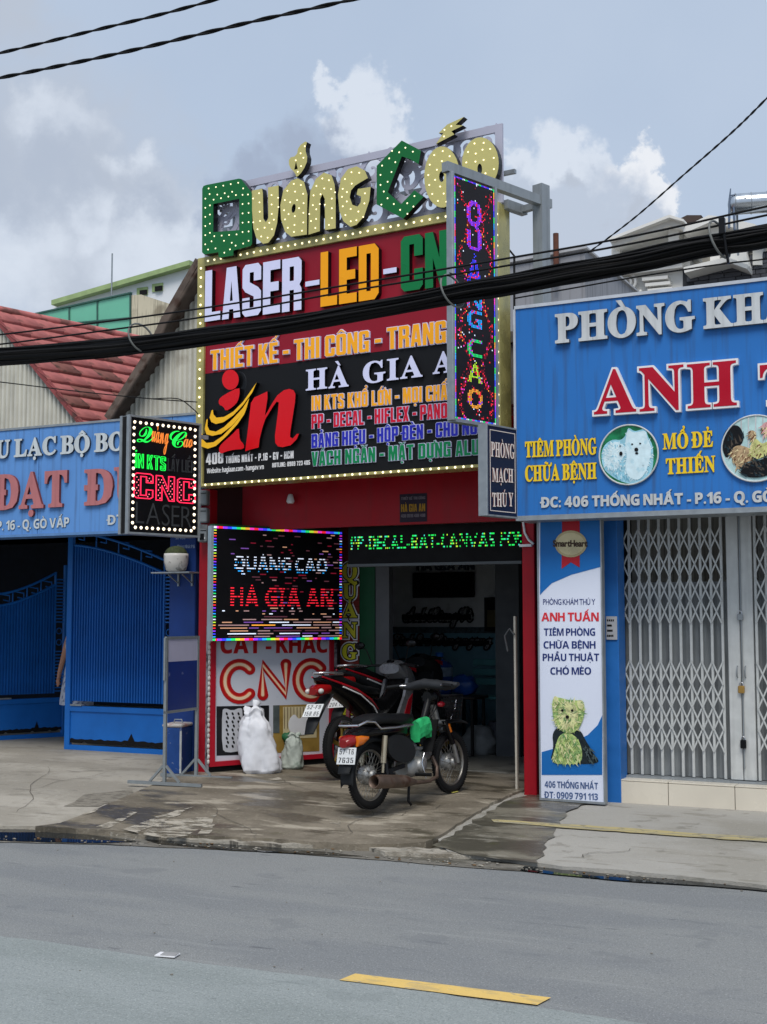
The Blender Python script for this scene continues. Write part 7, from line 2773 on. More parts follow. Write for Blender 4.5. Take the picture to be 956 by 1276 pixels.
# brake cable rod
MB().tube([(WB - .12, -.1, RR + .4), (WB - .03, -.1, RR + .5), (WB - .0, -.1, RR + .58)], .007, 6).build('cable_rod', M_CHROME, b1)
# high front mudguard
rings = []
for k in range(9):
    t = k / 8
    x = WB - .24 + .52 * t
    z = RR * 2 + .05 + .055 * math.sin(t * 2.5) - .03 * t
    hw = .062 * (1 - .35 * t * t)
    rings.append([Vector((x, hw * math.cos(a), z + .028 * math.sin(a))) for a in [math.pi * j / 8 for j in range(9)]] + [Vector((x, hw * .9 * math.cos(a), z - .006 + .024 * math.sin(a))) for a in [math.pi * j / 8 for j in range(8, -1, -1)]])
MB().loft(rings).build('front_mudguard', M_BMT, b1)
# handlebar and covers
hx, hz = WB - .32, RR + .72
MB().tube([(hx - .13, .33, hz + .0), (hx - .1, .22, hz + .01), (hx, .1, hz - .0), (hx + .02, 0, hz - .03), (hx, -.1, hz), (hx - .1, -.22, hz + .01), (hx - .13, -.33, hz)], .011, 8).build('handlebar', M_CHROME, b1)
for s_ in (-1, 1):
    MB().tube([(hx - .105, s_ * .24, hz + .01), (hx - .14, s_ * .36, hz)], .018, 10).build('grip', M_SEAT, b1)
    MB().tube([(hx - .02, s_ * .2, hz + .015), (hx - .06, s_ * .35, hz)], .006, 6).build('brake_lever', M_CHROME, b1)
M_TARP = mat('grey tarpaulin cloth', (44, 46, 49), .6, var=.25, scale=6, bump=.6, bscale=14)
rn = random.Random(2)
rings = []
for k in range(15):                          # cloth thrown over the bars
    t = k / 14
    y = -.36 + .64 * t
    e = math.sin(math.pi * min(1, t * 1.05)) ** .5
    rings.append([Vector((hx - .04 + (.03 + .035 * e) * math.cos(a) * (1 + rn.uniform(-.12, .12)), y, hz + .01 + (.02 + .026 * e) * math.sin(a) * (1 + rn.uniform(-.15, .15)) - .012 * math.sin(9 * t))) for a in [i * 2 * math.pi / 12 for i in range(12)]])
MB().loft(rings).build('bar_cloth', M_TARP, b1)
MB().loft(loft_path([(hx - .02, hz - .1, .05, .05), (hx + .03, hz - .1, .075, .075), (hx + .1, hz - .11, .08, .08), (hx + .13, hz - .11, .066, .066)], pw=2.2)).build('headlamp', M_BPL, b1)
# front basket of dark mesh
bx0, bx1, bzz0, bzz1 = hx + .12, hx + .36, RR + .40, RR + .62
mb = MB()
for k in range(7):
    t = k / 6
    e = .02 * (1 - t)
    z = bzz0 + (bzz1 - bzz0) * t
    hw = .12 + .03 * t
    pts = [(bx0 + e, -hw, z), (bx1 - e, -hw, z), (bx1 - e, hw, z), (bx0 + e, hw, z), (bx0 + e, -hw, z)]
    mb.tube(pts, .004 if k < 6 else .008, 5)
for k in range(11):
    t = k / 10
    x = bx0 + (bx1 - bx0) * t
    for s_ in (-1, 1):
        mb.tube([(x, s_ * .12, bzz0), (x, s_ * .15, bzz1)], .003, 4)
    y = -.15 + .3 * t
    mb.tube([(bx1, y, bzz1), (bx1 - .02, y * .8, bzz0), (bx0, y * .8, bzz0), (bx0, y, bzz1)], .003, 4)
mb.build('basket', M_FRM, b1)
rings = loft_path([(bx0 + .03, bzz0 + .07, .09, .05), (bx0 + .12, bzz0 + .09, .115, .085), (bx1 - .03, bzz0 + .08, .09, .06)])
MB().loft(rings).build('basket_bag', M_SEAT, b1)
mb = MB()
blob(mb, (hx + .06, -.1, hz - .17), (.05, .03, .028))
mb.build('red_badge', M_BRED, b1)
# frame tubes
MB().tube([(WB - .3, 0, RR + .62), (WB - .46, 0, .62), (.5, 0, .5), (.3, 0, .42)], .032, 10).tube([(.5, 0, .52), (.2, .0, .62), (-.12, 0, .66)], .022, 8).build('frame_tube', M_FRM, b1)
# leg shield and bag
mb = MB()
for s_ in (-1, 1):
    mb.loft([[Vector((x + d_, s_ * (y + .0), z)) for d_ in (-.012, .012)] + [Vector((x + d_ + .03, s_ * (y + .09), z)) for d_ in (.012, -.012)] for x, y, z in ((WB - .38, .03, .7), (WB - .43, .035, .6), (WB - .48, .04, .5), (WB - .52, .04, .42))])
mb.build('leg_shield', mat('dull black shield', (10, 10, 11), .9), b1)
# engine
c = Vector((.62, 0, .3))
mb = MB()
mb.loft(loft_path([(.48, .3, .07, .06), (.52, .3, .11, .085), (.66, .3, .115, .09), (.74, .32, .1, .07)], n=18, pw=3))
mb.build('crankcase', M_ALU, b1)
mb = MB()
for s_ in (-1, 1):
    M_ = Matrix.Translation((.63, s_ * .11, .31)) @ Matrix.Rotation(-s_ * math.pi / 2, 4, 'X')
    mb.lathe([(.02, .03), (.05, .028), (.062, .01), (.066, -.01)], 24, M=M_)
mb.build('engine_cover', M_ALU, b1)
mb = MB()
for k in range(8):
    x = .73 + k * .017
    mb.loft(loft_path([(x, .37 + k * .004, .062, .055), (x + .008, .37 + k * .004, .062, .055)], n=14, pw=4))
mb.build('cooling_fin', M_ALU, b1, kind='stuff')
MB().loft(loft_path([(.72, .37, .05, .045), (.9, .41, .05, .045), (.92, .41, .03, .03)])).build('cylinder_head', M_ALU, b1)
MB().loft(loft_path([(.56, .47, .03, .035), (.64, .48, .045, .045), (.7, .47, .03, .03)])).tube([(.68, -.02, .46), (.78, -.03, .45)], .02, 8).build('carburettor', M_ALU, b1)
# exhaust along the right side
MB().tube([(.9, -.05, .37), (.93, -.08, .27), (.86, -.12, .19), (.7, -.14, .165), (.5, -.15, .175), (.42, -.155, .185)], .017, 10).build('exhaust_pipe', M_EXH, b1)
yx = -.165
mf_ = MB()
pts = [(.46, -.155, .185), (.36, -.16, .2), (.28, yx, .21), (-.12, yx, .245), (-.16, yx, .249)]
mf_.tube(pts, .05, 18, rs=[.024, .042, .055, .06, .055], caps=False)
mf_.tube([(-.16, yx, .249), (-.155, yx, .2485), (-.06, yx, .24)], .035, 18, rs=[.055, .044, .04], caps=False)
mo = mf_.build('muffler', M_EXH, b1)
MB().tube([(-.05, yx, .239), (-.045, yx, .238)], .036, 14).build('muffler_opening', mat('muffler black', (8, 7, 7), .95), mo)  # near-black disc closing the muffler mouth
MB().bar((.1, -.12, .26), (.12, -.09, .42), .02).build('muffler_bracket', M_FRM, b1)
# swingarm, chain case
MB().bar((0, -.075, RR), (.42, -.075, .33), .02, .035).bar((0, .075, RR), (.42, .075, .33), .02, .035).build('swingarm', M_FRM, b1)
MB().loft(loft_path([(-.02, RR + .01, .02, .06), (.2, .33, .022, .055), (.45, .35, .02, .05)])).build('chain_case', M_BMT, b1).location = (0, .1, 0)
# shocks
for s_ in (-1, 1):
    k_ = MB().tube([(.04, s_ * .115, RR + .02), (.06, s_ * .115, RR + .13)], .012, 8).tube([(.055, s_ * .115, RR + .1), (.095, s_ * .115, RR + .33)], .024, 12)
    k_.build('shock_absorber', mat('tan chrome', (176, 164, 140), .3, metal=.7, var=.1), b1)
# side covers
mirror_prism(smooth_loop([(.14, .44), (.3, .36), (.5, .36), (.56, .46), (.44, .58), (.22, .62), (.12, .56)], 2), .085, .12).build('side_cover', M_BMT, b1)
# seat with rolled edge
seat = loft_path([(-.1, .735, .09, .02), (-.06, .745, .115, .042), (.05, .752, .125, .052), (.2, .75, .13, .052), (.33, .735, .13, .05), (.45, .735, .115, .05), (.56, .73, .09, .045), (.62, .72, .05, .03)], n=20, pw=3)
MB().loft(seat).build('seat', M_SEAT, b1)
# chrome rail
for s_ in (-1, 1):
    MB().tube([(-.26, s_ * .1, .72), (-.18, s_ * .13, .75), (-.08, s_ * .14, .74), (.0, s_ * .14, .68), (.25, s_ * .14, .675), (.5, s_ * .13, .68)], .011, 8).build('grab_rail', M_CHROME, b1)
MB().tube([(-.26, -.1, .72), (-.285, 0, .72), (-.26, .1, .72)], .011, 8).build('grab_rail', M_CHROME, b1)
# tail cowl, mudguard, lamp, plate
MB().loft(loft_path([(.5, .63, .07, .05), (.3, .655, .11, .055), (.1, .66, .12, .06), (-.08, .655, .11, .055), (-.2, .645, .09, .04), (-.26, .64, .05, .02)], n=18)).build('tail_cowl', M_BPL, b1)
rings = []
for k in range(12):
    a = R(35 + k * 14)
    rr = RR + .035
    hw = .07
    cx_, cz_ = rr * math.cos(a), RR + rr * math.sin(a)
    rings.append([Vector((cx_ + .0, -hw, cz_ - .03)), Vector((cx_, -hw * .7, cz_ + .012)), Vector((cx_, 0, cz_ + .02)), Vector((cx_, hw * .7, cz_ + .012)), Vector((cx_, hw, cz_ - .03)), Vector((cx_ * .985, hw * .6, cz_ - .0)), Vector((cx_ * .985, -hw * .6, cz_ - .0))])
MB().loft(rings).build('rear_mudguard', M_BMT, b1)
MB().loft([[Vector((-.27 - d, y, z)) for y, z in ((-w, z1), (w, z1), (w, z1 - .012), (-w, z1 - .012))] for d, w, z1 in ((0, .07, .60), (.03, .075, .5), (.05, .07, .42), (.09, .06, .34))]).build('mud_flap', M_BMT, b1)
MB().loft(loft_path([(-.35, .575, .04, .032), (-.31, .59, .075, .05), (-.24, .595, .085, .052)], n=18)).build('tail_lamp', M_TLR, b1)
for s_ in (-1, 1):
    MB().loft(loft_path([(-.27, .59, .02, .045), (-.2, .595, .022, .04), (-.11, .61, .012, .014)], n=12)).build('indicator', M_TLO, b1).location = (0, s_ * .085, 0)
plate_obj(b1, pframe((-.335, -.02, .475), -math.pi / 2, R(-14)), '57-T6', '7635')
# pegs, stand, green cloth, battery bag
MB().tube([(.56, -.1, .24), (.56, -.26, .24)], .016, 10).tube([(.56, .1, .24), (.56, .26, .24)], .016, 10).build('foot_peg', M_SEAT, b1)
MB().tube([(.5, .08, .22), (.46, .2, .05), (.42, .24, -.01)], .011, 8).build('side_stand', M_FRM, b1)
MB().tube([(.45, -.1, .2), (.38, -.13, .03), (.42, -.13, -.01)], .012, 8).build('centre_stand', M_FRM, b1)
MB().tube([(.66, -.13, .42), (.6, -.14, .34), (.64, -.15, .2)], .008, 6).build('kick_lever', M_CHROME, b1)
rings = []
for x, dz_ in ((-.11, 0), (-.105, .02), (-.03, .03), (.05, .025), (.11, .01), (.115, -.01)):
    rings.append([Vector((x + .025 * (z / .1), y * (1 + rn.uniform(-.15, .15)), z + dz_ + rn.uniform(-.008, .008))) for y, z in ((-.055, -.085), (-.07, -.03), (-.06, .04), (-.035, .09), (.0, .1), (.05, .085), (.06, .02), (.05, -.06), (.0, -.1))])
Mc = Matrix.Translation((.69, -.05, .62)) @ Matrix.Rotation(R(-12), 4, 'Y') @ Matrix.Scale(.84, 4)
rings = [[Mc @ p for p in r_] for r_ in rings]
gc = MB().loft(rings, smooth=False).build('cloth', mat('bright green cloth', (40, 160, 96), .7, var=.3, scale=9, bump=.5, bscale=20))
gc.name = 'green_cloth'
gc.matrix_world = Matrix.Translation(b1.location) @ Matrix.Rotation(head, 4, 'Z')
tag(gc, 'folded bright green cloth tucked on the frame of the front motorcycle', 'cloth')
MB().loft(loft_path([(.8, .55, .06, .07), (.88, .56, .075, .09), (.94, .56, .05, .07)])).build('tool_bag', M_SEAT, b1)
# cables round the head
mb = MB()
for k in range(5):
    y = -.06 + k * .03
    mb.tube([(hx - .05, y * 2, hz), (hx + .06, y * 1.5, hz - .06), (hx + .04, y, hz - .2), (hx - .04, y * .6, hz - .3)], .005, 5)
mb.build('control_cable', M_FRM, b1)


# --- generic sporty underbone for the two bikes behind
def sport(loc, hd, label, body, accent, plate, lean=-3, wb=1.24, front=True, grey=None, scale=1.0):
    b = thing('motorcycle', label, 'motorcycle', loc, hd, 'motorcycles on the forecourt')
    b.rotation_euler = (R(lean), 0, hd)
    b.scale = (scale,) * 3
    gold = mat('gold rim', (150, 120, 50), .35, metal=.7, var=.1)
    wheel(b, 0, .29, 0, False, .05, gold)
    wheel(b, wb, .285, 0, False, .042, gold)
    for s_ in (-1, 1):
        MB().tube([(wb, s_ * .08, .285), (wb - .22, s_ * .07, .78)], .022, 10).build('fork_leg', M_GREY, b)
    MB().loft([[Vector((wb + (.33) * math.cos(a), w, .285 + .33 * math.sin(a))) for w in (-.06, 0, .06)] + [Vector((wb + .315 * math.cos(a), w, .285 + .315 * math.sin(a))) for w in (.06, 0, -.06)] for a in [R(30 + 16 * k) for k in range(8)]]).build('front_mudguard', body, b)
    # rising tail and side panels
    tail = [(.62, .5, .08, .14), (.45, .6, .1, .15), (.25, .72, .12, .12), (.05, .8, .12, .085), (-.15, .87, .1, .06), (-.32, .93, .07, .035), (-.38, .945, .03, .015)]
    MB().loft(loft_path(tail, n=18)).build('tail_cowl', body, b)
    for s_ in (-1, 1):
        MB().tube([(-.36, s_ * .06, .965), (-.15, s_ * .1, .9), (.1, s_ * .125, .825), (.35, s_ * .12, .72), (.5, s_ * .1, .62)], .016, 8, rs=[.008, .011, .012, .01, .005]).build('stripe', accent, b)
        MB().tube([(-.1, s_ * .11, .86), (.15, s_ * .135, .775), (.4, s_ * .115, .65), (.5, s_ * .105, .55)], .007, 6).build('pinstripe', M_WHITE, b)
    MB().loft(loft_path([(-.24, .955, .08, .02), (-.1, .93, .11, .045), (.1, .86, .125, .05), (.25, .82, .13, .045), (.42, .8, .12, .045), (.6, .78, .07, .04)], n=18, pw=3)).build('seat', M_SEAT, b)
    MB().tube([(-.1, .11, .98), (-.3, .09, 1.0), (-.4, 0, 1.0), (-.3, -.09, 1.0), (-.1, -.11, .98)], .012, 8).build('grab_rail', M_CHROME, b)
    MB().loft(loft_path([(-.44, .83, .04, .03), (-.38, .84, .085, .055), (-.26, .85, .09, .05)], n=16)).build('tail_lamp', M_TLR, b)
    for s_ in (-1, 1):
        mb = MB()
        blob(mb, (-.41, s_ * .075, .835), (.03, .025, .025))
        mb.build('indicator', mat('clear indicator', (200, 196, 190), .15), b)
    MB().loft([[Vector((x, y, z)) for y, z in ((-w, z1), (w, z1), (w, z1 - .012), (-w, z1 - .012))] for x, w, z1 in ((-.2, .07, .8), (-.34, .075, .7), (-.46, .07, .56), (-.52, .05, .46))]).build('mud_flap', M_BMT, b)
    plate_obj(b, pframe((-.445, 0, .66), -math.pi / 2, R(-38)), plate[0], plate[1])
    MB().bar((0, -.08, .29), (.5, -.08, .36), .025, .05).bar((0, .08, .29), (.5, .08, .36), .025, .05).build('swingarm', M_FRM, b)
    MB().tube([(.95, -.06, .36), (.8, -.12, .22), (.5, -.14, .24), (.3, -.16, .3), (-.15, -.17, .42)], .04, 14, rs=[.02, .02, .025, .05, .052]).build('muffler', M_BMT, b)
    MB().loft(loft_path([(.45, .34, .1, .1), (.62, .32, .12, .12), (.8, .36, .09, .09)], n=16)).build('engine', M_GREY, b)
    MB().tube([(.2, .08, .34), (.26, .08, .7)], .025, 10).build('shock_absorber', M_BRED, b)
    # centre tunnel and leg shield
    MB().loft(loft_path([(.55, .62, .08, .1), (.75, .62, .075, .1), (.9, .68, .09, .14), (1.0, .8, .12, .12)], n=16)).build('centre_tunnel', body, b)
    mirror_prism([(.72, .46), (.86, .36), (1.0, .42), (1.06, .66), (1.1, .86), (1.0, .9), (.92, .72)], .12, .15).build('leg_shield', grey or body, b)
    mirror_prism([(.86, .5), (.96, .48), (1.04, .66), (1.06, .74), (.98, .68)], .151, .158).build('accent_flash', accent, b)
    # nose, bars, dash
    MB().loft(loft_path([(wb + .02, .83, .05, .04), (wb - .04, .86, .12, .1), (wb - .16, .94, .15, .11), (wb - .28, 1.0, .15, .09), (wb - .36, 1.0, .12, .05)], n=20)).build('nose_cowl', grey or body, b)
    mb = MB()
    for s_ in (-1, 1):
        mb.loft(loft_path([(wb - .1, .97, .03, .02), (wb - .2, 1.04, .05, .03), (wb - .34, 1.07, .04, .02)], n=10))
    mb.build('dash_cover', M_BPL, b)
    for s_ in (-1, 1):
        MB().loft([[Vector((wb - .06 + d, s_ * (.05 + y), .95 + z)) for d, z in ((0, 0), (.0, .04), (-.16, .1), (-.16, .05))] for y, d in ((0, 0), (.09, -.03))]).build('accent_wing', accent, b)
    MB().tube([(wb - .42, .34, 1.02), (wb - .36, .2, 1.04), (wb - .3, 0, 1.03), (wb - .36, -.2, 1.04), (wb - .42, -.34, 1.02)], .012, 8).build('handlebar', M_FRM, b)
    for s_ in (-1, 1):
        MB().tube([(wb - .39, s_ * .24, 1.035), (wb - .435, s_ * .37, 1.015)], .018, 10).build('grip', M_SEAT, b)
        MB().tube([(wb - .34, s_ * .2, 1.045), (wb - .36, s_ * .35, 1.02)], .006, 6).build('brake_lever', M_CHROME, b)
        mb = MB().tube([(wb - .36, s_ * .2, 1.05), (wb - .38, s_ * .25, 1.2), (wb - .4, s_ * .28, 1.22)], .006, 6)
        mr_ = mb.build('mirror_stem', M_FRM, b)
        mb = MB()
        blob(mb, (wb - .41, s_ * .31, 1.245), (.02, .065, .04))
        mb.build('mirror', M_BPL, mr_)
    MB().tube([(.45, .08, .22), (.42, .2, .05), (.4, .24, -.01)], .011, 8).build('side_stand', M_FRM, b)
    return b


r2 = G(428, 972, .15)
sport((r2.x, r2.y, .166), head + R(3), 'black and red striped motorcycle with raised tail behind the front one', M_BPL, M_BRED, ('52-F9', '158.85'), grey=mat('silver grey fairing', (132, 134, 138), .25, metal=.4, var=.1), scale=1.08)
r3 = G(462, 958, .15)
sport((r3.x, r3.y, .166), head + R(-1), 'dark grey motorcycle with red cowl wings, farthest in the doorway', mat('charcoal plastic', (34, 36, 38), .3, var=.1), M_BRED, ('59-X1', '204.17'), grey=M_BMT, lean=-5, scale=1.12)

# ------------------------------------------------------------ things in the shop
IY = RY - .05
q0, q1 = P(517, 745, IY), P(593, 713, IY)
t = thing('wall_television', 'switched off black television on the back wall of the shop', 'television', (q0.x, IY - .02, q0.z))
MB().box((0, -.06, 0), (q1.x - q0.x, 0, q1.z - q0.z), bev=.01).build('casing', M_BLACK, t)
MB().box((.03, -.063, .04), (q1.x - q0.x - .03, -.0605, q1.z - q0.z - .03)).build('screen', M_GLASS, t)
IFr = Frame((q0.x, IY - .02, q0.z), 0)
wl2 = thing('wall_lettering', 'dark raised HÀ GIA AN letters above the shop television', 'lettering', (q0.x, IY - .02, q0.z))
letters(IFr, wl2, 'HÀ GIA AN', 'sans', (520, 711), (592, 710), 701, 0, .03, mat('slate letter', (44, 58, 78), .5), name='letter')
for (a, b_, cc, dd, txt, lb_) in ((500, 779, 590, 757, 'Anh Hùng Về', 'upper black wall plaque with script lettering inside the shop'), (485, 808, 614, 790, 'Tình Em Hàng ngang', 'longer black script plaque under the upper one inside the shop')):
    p0, p1 = P(a, b_, IY), P(cc, dd, IY)
    t = thing('script_plaque', lb_, 'plaque', (p0.x, IY - .01, p0.z), 0, 'script plaques')
    w, hh_ = p1.x - p0.x, p1.z - p0.z
    MB().box((w * .02, -.02, hh_ * .28), (w * .98, 0, hh_ * .62), bev=.01).build('plaque_bar', M_BLACKM, t)
    F2 = Frame((p0.x, IY - .031, p0.z), 0)
    letters(F2, t, txt, 'script', (a + 3, b_ - 5), (cc - 3, b_ - 5), dd + 1, 0, .012, M_BLACKM, off=.022, name='script_letter')
    letters(F2, t, txt, 'script', (a + 3, b_ - 5), (cc - 3, b_ - 5), dd + 1, -.0125, .004, mat('dim script', (150, 150, 152), .4), split=False, name='script_lettering')
p0, p1 = P(598, 787, IY - .3), P(627, 744, IY - .3)
t = thing('pinboard', 'dark square board with a small notice beside the shop television', 'board', (p0.x, IY - .1, p0.z))
MB().box((0, -.04, 0), (p1.x - p0.x, .09, p1.z - p0.z)).build('board', M_BLACKM, t)
MB().box((.04, -.046, .06), (.16, -.041, .28)).build('notice', mat('dull notice', (90, 84, 60), .8), t)
# bench and bottle
BY = 15.1
p0, p1 = P(604, 866, BY), P(626, 850, BY)
bz = P(612, 866, BY).z
t = thing('slatted_bench', 'teal slatted bench in the dark shop interior', 'bench', (P(585, 866, BY).x, BY, .172))
M_BEN = mat('teal bench slat', (70, 126, 130), .5, var=.1)
x1_ = XR - .2 - P(585, 866, BY).x
hb_ = bz - .172
for k in range(4):
    MB().box((0, -.35 + k * .11, hb_ - .03), (x1_, -.26 + k * .11, hb_), bev=.004).build('slat', M_BEN, t)
for k in range(3):
    MB().box((0, .1 + k * .01, hb_ + .12 + k * .12), (x1_, .125 + k * .01, hb_ + .2 + k * .12), bev=.004).build('slat', M_BEN, t)
for x in (.05, x1_ - .05):
    for y in (-.3, .08):
        MB().bar((x, y, 0), (x, y, hb_ - .03), .035, up=(0, 1, 0)).build('leg', M_FRM, t)
BT = 14.4
tbz = P(548, 866, BT).z
t = thing('low_table', 'dark low table carrying the blue water bottle', 'table', (P(548, 866, BT).x, BT, .172))
MB().box((-.3, -.22, tbz - .172 - .03), (.55, .22, tbz - .172), bev=.005).build('table_top', mat('dark table wood', (40, 34, 32), .5), t)
for x in (-.26, .5):
    for y in (-.18, .18):
        MB().bar((x, y, 0), (x, y, tbz - .2), .03, up=(0, 1, 0)).build('leg', M_FRM, t)
wbz = P(548, 815, BT).z - tbz
t = thing('water_bottle', 'big blue water cooler bottle with white label inside the shop', 'bottle', (P(548, 866, BT).x, BT, tbz + .001))
rb = (P(563, 840, BT).x - P(533, 840, BT).x) / 2
wbm = mat('blue bottle plastic', (24, 66, 132), .12, var=.1)
MB().lathe([(rb * .5, 0), (rb * .93, .01), (rb, .04), (rb, wbz * .22), (rb * .95, wbz * .25), (rb, wbz * .28), (rb, wbz * .5), (rb * .95, wbz * .53), (rb, wbz * .56), (rb, wbz * .7), (rb * .8, wbz * .8), (rb * .35, wbz * .86), (rb * .26, wbz * .9), (rb * .28, wbz), (rb * .2, wbz)], 26).build('bottle_body', wbm, t)
MB().lathe([(rb + .003, wbz * .46), (rb + .003, wbz * .68)], 26, cap=False).build('label_band', mat('pale bottle label', (120, 140, 160), .5, var=.3, scale=20), t)
MB().lathe([(rb * .31, wbz * .93), (rb * .31, wbz * 1.03), (rb * .1, wbz * 1.04)], 18).build('cap', mat('cap blue', (30, 90, 160), .4), t)
mb = MB()
blob(mb, (0, 0, .12), (.17, .1, .13), ico=ICO3, jit=.25)
t = thing('plastic_bag', 'crumpled blue plastic bag beside the water bottle', 'bag', (P(578, 866, BT).x, BT, tbz))
mb.build('bag_body', mat('blue bag plastic', (18, 62, 128), .35, var=.3, scale=8), t)
q = G(598, 940, .172)
mb = MB()
blob(mb, (0, 0, .14), (.22, .16, .2), ico=ICO3, jit=.3)
t = thing('grey_bag', 'crumpled translucent grey bag on the shop floor', 'bag', (q.x, q.y, .172))
mb.build('bag_body', mat('grey film', (120, 124, 126), .4, var=.3, scale=6), t)
q = G(622, 930, .172)
t = thing('plastic_stool', 'pale upturned round stool in the dark doorway', 'stool', (q.x, q.y, .172))
MB().lathe([(.14, 0), (.16, .05), (.13, .3), (.12, .32), (.02, .32)], 22).build('stool_body', mat('dim white plastic', (130, 132, 146), .5), t)
# pale plank leaning inside the right column
a = P(643, 956, 11.75)
b_ = P(641.5, 768, 11.85)
t = thing('pale_plank', 'thin cream strip leaning upright against the right red column', 'plank', (a.x, 11.78, .16))
MB().bar((0, 0, .0), (b_.x - a.x, .08, b_.z - .16), .04, .02, up=(1, 0, 0)).build('strip', mat('cream strip', (196, 190, 176), .5, var=.1), t)
MB().tube([(b_.x - a.x - .06, .03, b_.z - .5), (b_.x - a.x - .09, .03, b_.z - .35), (b_.x - a.x - .04, .03, b_.z - .28), (b_.x - a.x + .01, .03, b_.z - .34)], .01, 6).build('wire_loop', mat('grey wire', (90, 92, 94), .5), t)
# white conduit loop at the top of the right column
q = P(658, 680, SHOP_Y)
t = thing('white_cable_loop', 'white cable bending down to a small white clip on the right column', 'cable', (q.x, SHOP_Y - .02, q.z))
pp = [P(x, y, SHOP_Y - .02) - t.location for x, y in ((652, 650), (654, 664), (659, 673), (665, 678))]
MB().tube(pp, .012, 7).build('tube', M_WHITE, t)
p0, p1 = P(648, 681.5, SHOP_Y - .02) - t.location, P(663, 678, SHOP_Y - .02) - t.location
MB().box((p0.x, -.02, p0.z), (p1.x, .02, p1.z)).build('clip', M_WHITE, t)
# small lamp under the soffit
q = P(362, 625, 11.9)
t = thing('soffit_lamp', 'small white spotlight hanging under the red soffit', 'lamp', (q.x, 11.9, q.z))
MB().lathe([(.02, .08), (.03, .06), (.045, 0), (.03, -.02)], 14).build('lamp_shade', M_WHITE, t)

# ============================================================ overhead cables
M_CAB = mat('black cable', (9, 9, 11), .7, var=.2, scale=3)
CYD = 8.4


def curve_pts(px, Y, n=60):
    """smooth path through photo points on plane Y"""
    w = [P(x, y, Y) for x, y in px]
    out = []
    for i in range(len(w) - 1):
        p0, p1, p2, p3 = w[max(i - 1, 0)], w[i], w[i + 1], w[min(i + 2, len(w) - 1)]
        k = max(2, n // (len(w) - 1))
        for j in range(k):
            t = j / k
            out.append(.5 * ((2 * p1) + (p2 - p0) * t + (2 * p0 - 5 * p1 + 4 * p2 - p3) * t * t + (3 * p1 - p0 - 3 * p2 + p3) * t ** 3))
    out.append(w[-1])
    return out


main = curve_pts([(-260, 462), (-120, 452), (0, 444), (130, 434), (260, 418), (400, 398), (540, 371), (640, 353), (760, 332), (880, 307), (956, 294), (1080, 268), (1250, 232)], CYD, 96)
# run the bundle on well beyond the picture
d0 = (main[0] - main[3]).normalized()
main = [main[0] + d0 * 12 + Vector((0, 0, .5)), main[0] + d0 * 5] + main + [main[-1] + (main[-1] - main[-4]).normalized() * 5, main[-1] + (main[-1] - main[-4]).normalized() * 12]
bun = thing('cable_bundle', 'thick drooping bundle of black overhead cables crossing the whole street front', 'cables', main[len(main) // 2])
bo_ = bun.location
rn = random.Random(17)
N_ = len(main)
for k in range(52):
    a0, r0_ = rn.uniform(0, 6.28), rn.uniform(.0, 1) ** .5 * (.72 if k < 17 else 1.0)
    tw_ = rn.uniform(-.5, .5)
    f1, f2, p1_, p2_ = rn.uniform(2, 5), rn.uniform(6, 12), rn.uniform(0, 6), rn.uniform(0, 6)
    rad = rn.choice((.007, .009, .011, .014, .017)) if k > 16 else .021
    pts = []
    for i, p in enumerate(main):
        t = i / (N_ - 1)
        R_ = .07 * (1 + .12 * math.sin(t * 9 + 1))
        a = a0 + tw_ * t * 6
        oy = math.cos(a) * r0_ * R_ * 1.2 + .005 * math.sin(f1 * t * 6 + p1_)
        oz = math.sin(a) * r0_ * R_ + .005 * math.sin(f2 * t * 6 + p2_)
        if k > 48:                       # a few that sag loose below
            oz -= .025 + .03 * math.sin(t * math.pi * f1) ** 2
        pts.append(p + Vector((0, oy, oz)) - bo_)
    MB().tube(pts, rad, 6, caps=False).build('cable', M_CAB, bun)
# straps round the bundle
for px, py, rr in ((176, 424, 1.0), (564, 366, 1.0), (897, 302, 1.05)):
    c_ = P(px, py, CYD) - bo_
    lp = []
    for i in range(21):
        a = i * 2 * math.pi / 20
        lp.append(c_ + Vector((.035 * math.sin(a) - .03 * math.cos(a), 12 * .01 * math.sin(a), (.12 * rr) * math.cos(a) + .02)))
    MB().tube(lp, .008, 6).build('tie_strap', mat('pale strap', (112, 114, 112), .5), bun)


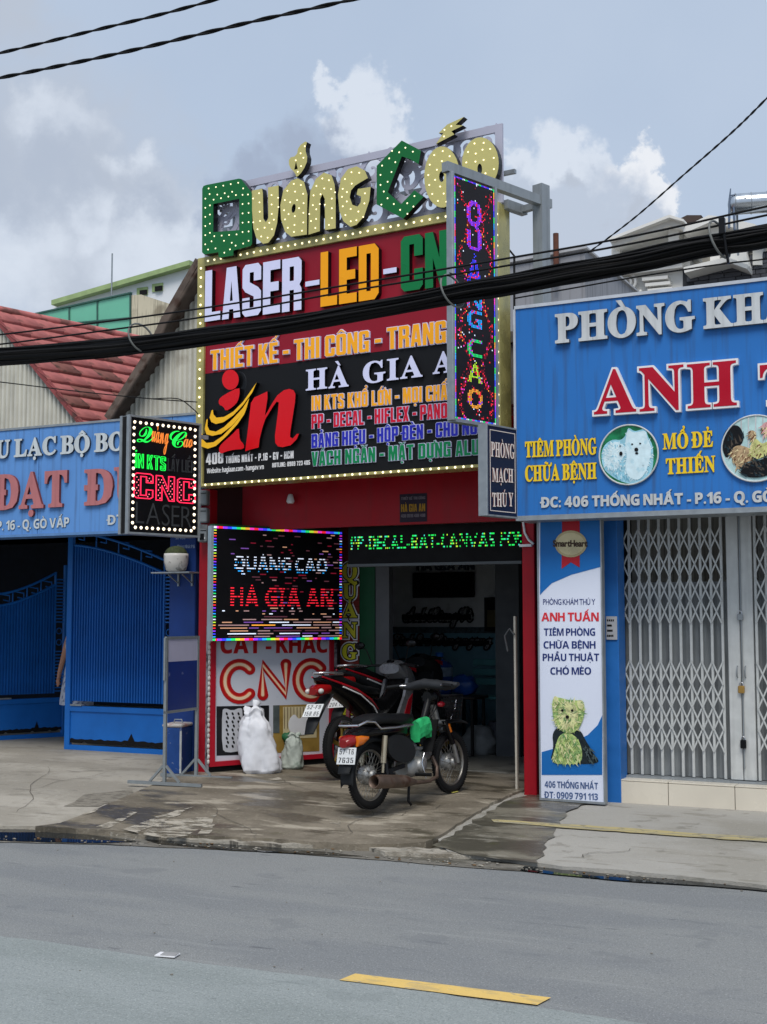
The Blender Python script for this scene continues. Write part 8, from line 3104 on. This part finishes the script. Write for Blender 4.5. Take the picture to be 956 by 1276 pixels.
def wire(pxs, Y, r, label, ext=True, twist=False, name='overhead_wire', grp=None, Y2=None):
    if Y2 is None:
        pts = curve_pts(pxs, Y, 40)
    else:
        w = [P(x, y, Y + (Y2 - Y) * i / (len(pxs) - 1)) for i, (x, y) in enumerate(pxs)]
        pts = []
        for i in range(len(w) - 1):
            p0, p1, p2, p3 = w[max(i - 1, 0)], w[i], w[i + 1], w[min(i + 2, len(w) - 1)]
            for j in range(8):
                t = j / 8
                pts.append(.5 * ((2 * p1) + (p2 - p0) * t + (2 * p0 - 5 * p1 + 4 * p2 - p3) * t * t + (3 * p1 - p0 - 3 * p2 + p3) * t ** 3))
        pts.append(w[-1])
    if ext:
        pts = [pts[0] + (pts[0] - pts[2]).normalized() * 9] + pts + [pts[-1] + (pts[-1] - pts[-3]).normalized() * 9]
    t = thing(name, label, 'wire', pts[len(pts) // 2], 0, grp)
    o = t.location
    if twist:
        for s_ in range(2):
            q = []
            acc = 0
            dense = []
            for i in range(len(pts) - 1):
                L_ = (pts[i + 1] - pts[i]).length
                k = max(1, int(L_ / .035))
                dense += [pts[i].lerp(pts[i + 1], j / k) for j in range(k)]
            dense.append(pts[-1])
            for i, p in enumerate(dense):
                if i:
                    acc += (p - dense[i - 1]).length
                a = acc * 2 * math.pi / .42 + s_ * math.pi
                q.append(p + Vector((0, math.cos(a), math.sin(a))) * r * .75 - o)
            MB().tube(q, r * .8, 6, caps=False).build('strand', M_CAB, t)
    else:
        MB().tube([p - o for p in pts], r, 6, caps=False).build('strand', M_CAB, t)
    return t


wire([(-120, 91), (0, 66), (125, 36), (200, 18), (270, -1), (420, -44)], 6.6, .0085, 'upper of two twisted black wires across the top left sky', twist=True)
wire([(-120, 120), (0, 97), (150, 66), (310, 28), (440, -1), (560, -32)], 6.6, .0092, 'lower of two twisted black wires across the top left sky', twist=True)
wire([(733, 315), (790, 272), (853, 217), (910, 167), (956, 122), (1050, 24), (1200, -170), (1400, -480)], 12.5, .0065, 'single dark wire climbing to the upper right corner', twist=True, Y2=6.0, ext=False)
wire([(-60, 422), (0, 417), (130, 401), (260, 383), (440, 354), (620, 324), (790, 294), (956, 257), (1060, 236)], 8.3, .0075, 'upper thin wire running just above the cable bundle')
wire([(-60, 434), (0, 429), (130, 412), (260, 394), (440, 362), (620, 333), (790, 303), (956, 268), (1060, 248)], 8.3, .0075, 'lower thin wire running close above the cable bundle')
wire([(-60, 470), (0, 476), (100, 488), (190, 497), (246, 501)], 9.5, .006, 'thin sagging wire in front of the corrugated gables', Y2=11.1, ext=False)
wire([(640, 372), (720, 358), (800, 344), (900, 329), (960, 322), (1100, 302)], 9.2, .006, 'thin wire below the bundle in front of the white villa', ext=False)
wire([(560, 340), (600, 350), (641, 345), (700, 338), (760, 346)], 9.5, .005, 'thin slack wire beside the vertical screen', ext=False)
# clamp on the wires above the strap
q = P(900, 281, 8.3)
t = thing('wire_clamp', 'small black clamp joining the thin wires above the bundle', 'clamp', q)
MB().box((-.02, -.02, -.06), (.02, .02, .05), bev=.005).tube([(.01, 0, -.05), (.03, .02, -.25)], .01, 6).build('clamp_body', M_BLACK, t)
# thin cables draping over the gable wall
wire([(190, 497), (222, 497), (240, 509), (247, 516)], 11.0, .006, 'short looping wire by the edge of the big sign', ext=False)
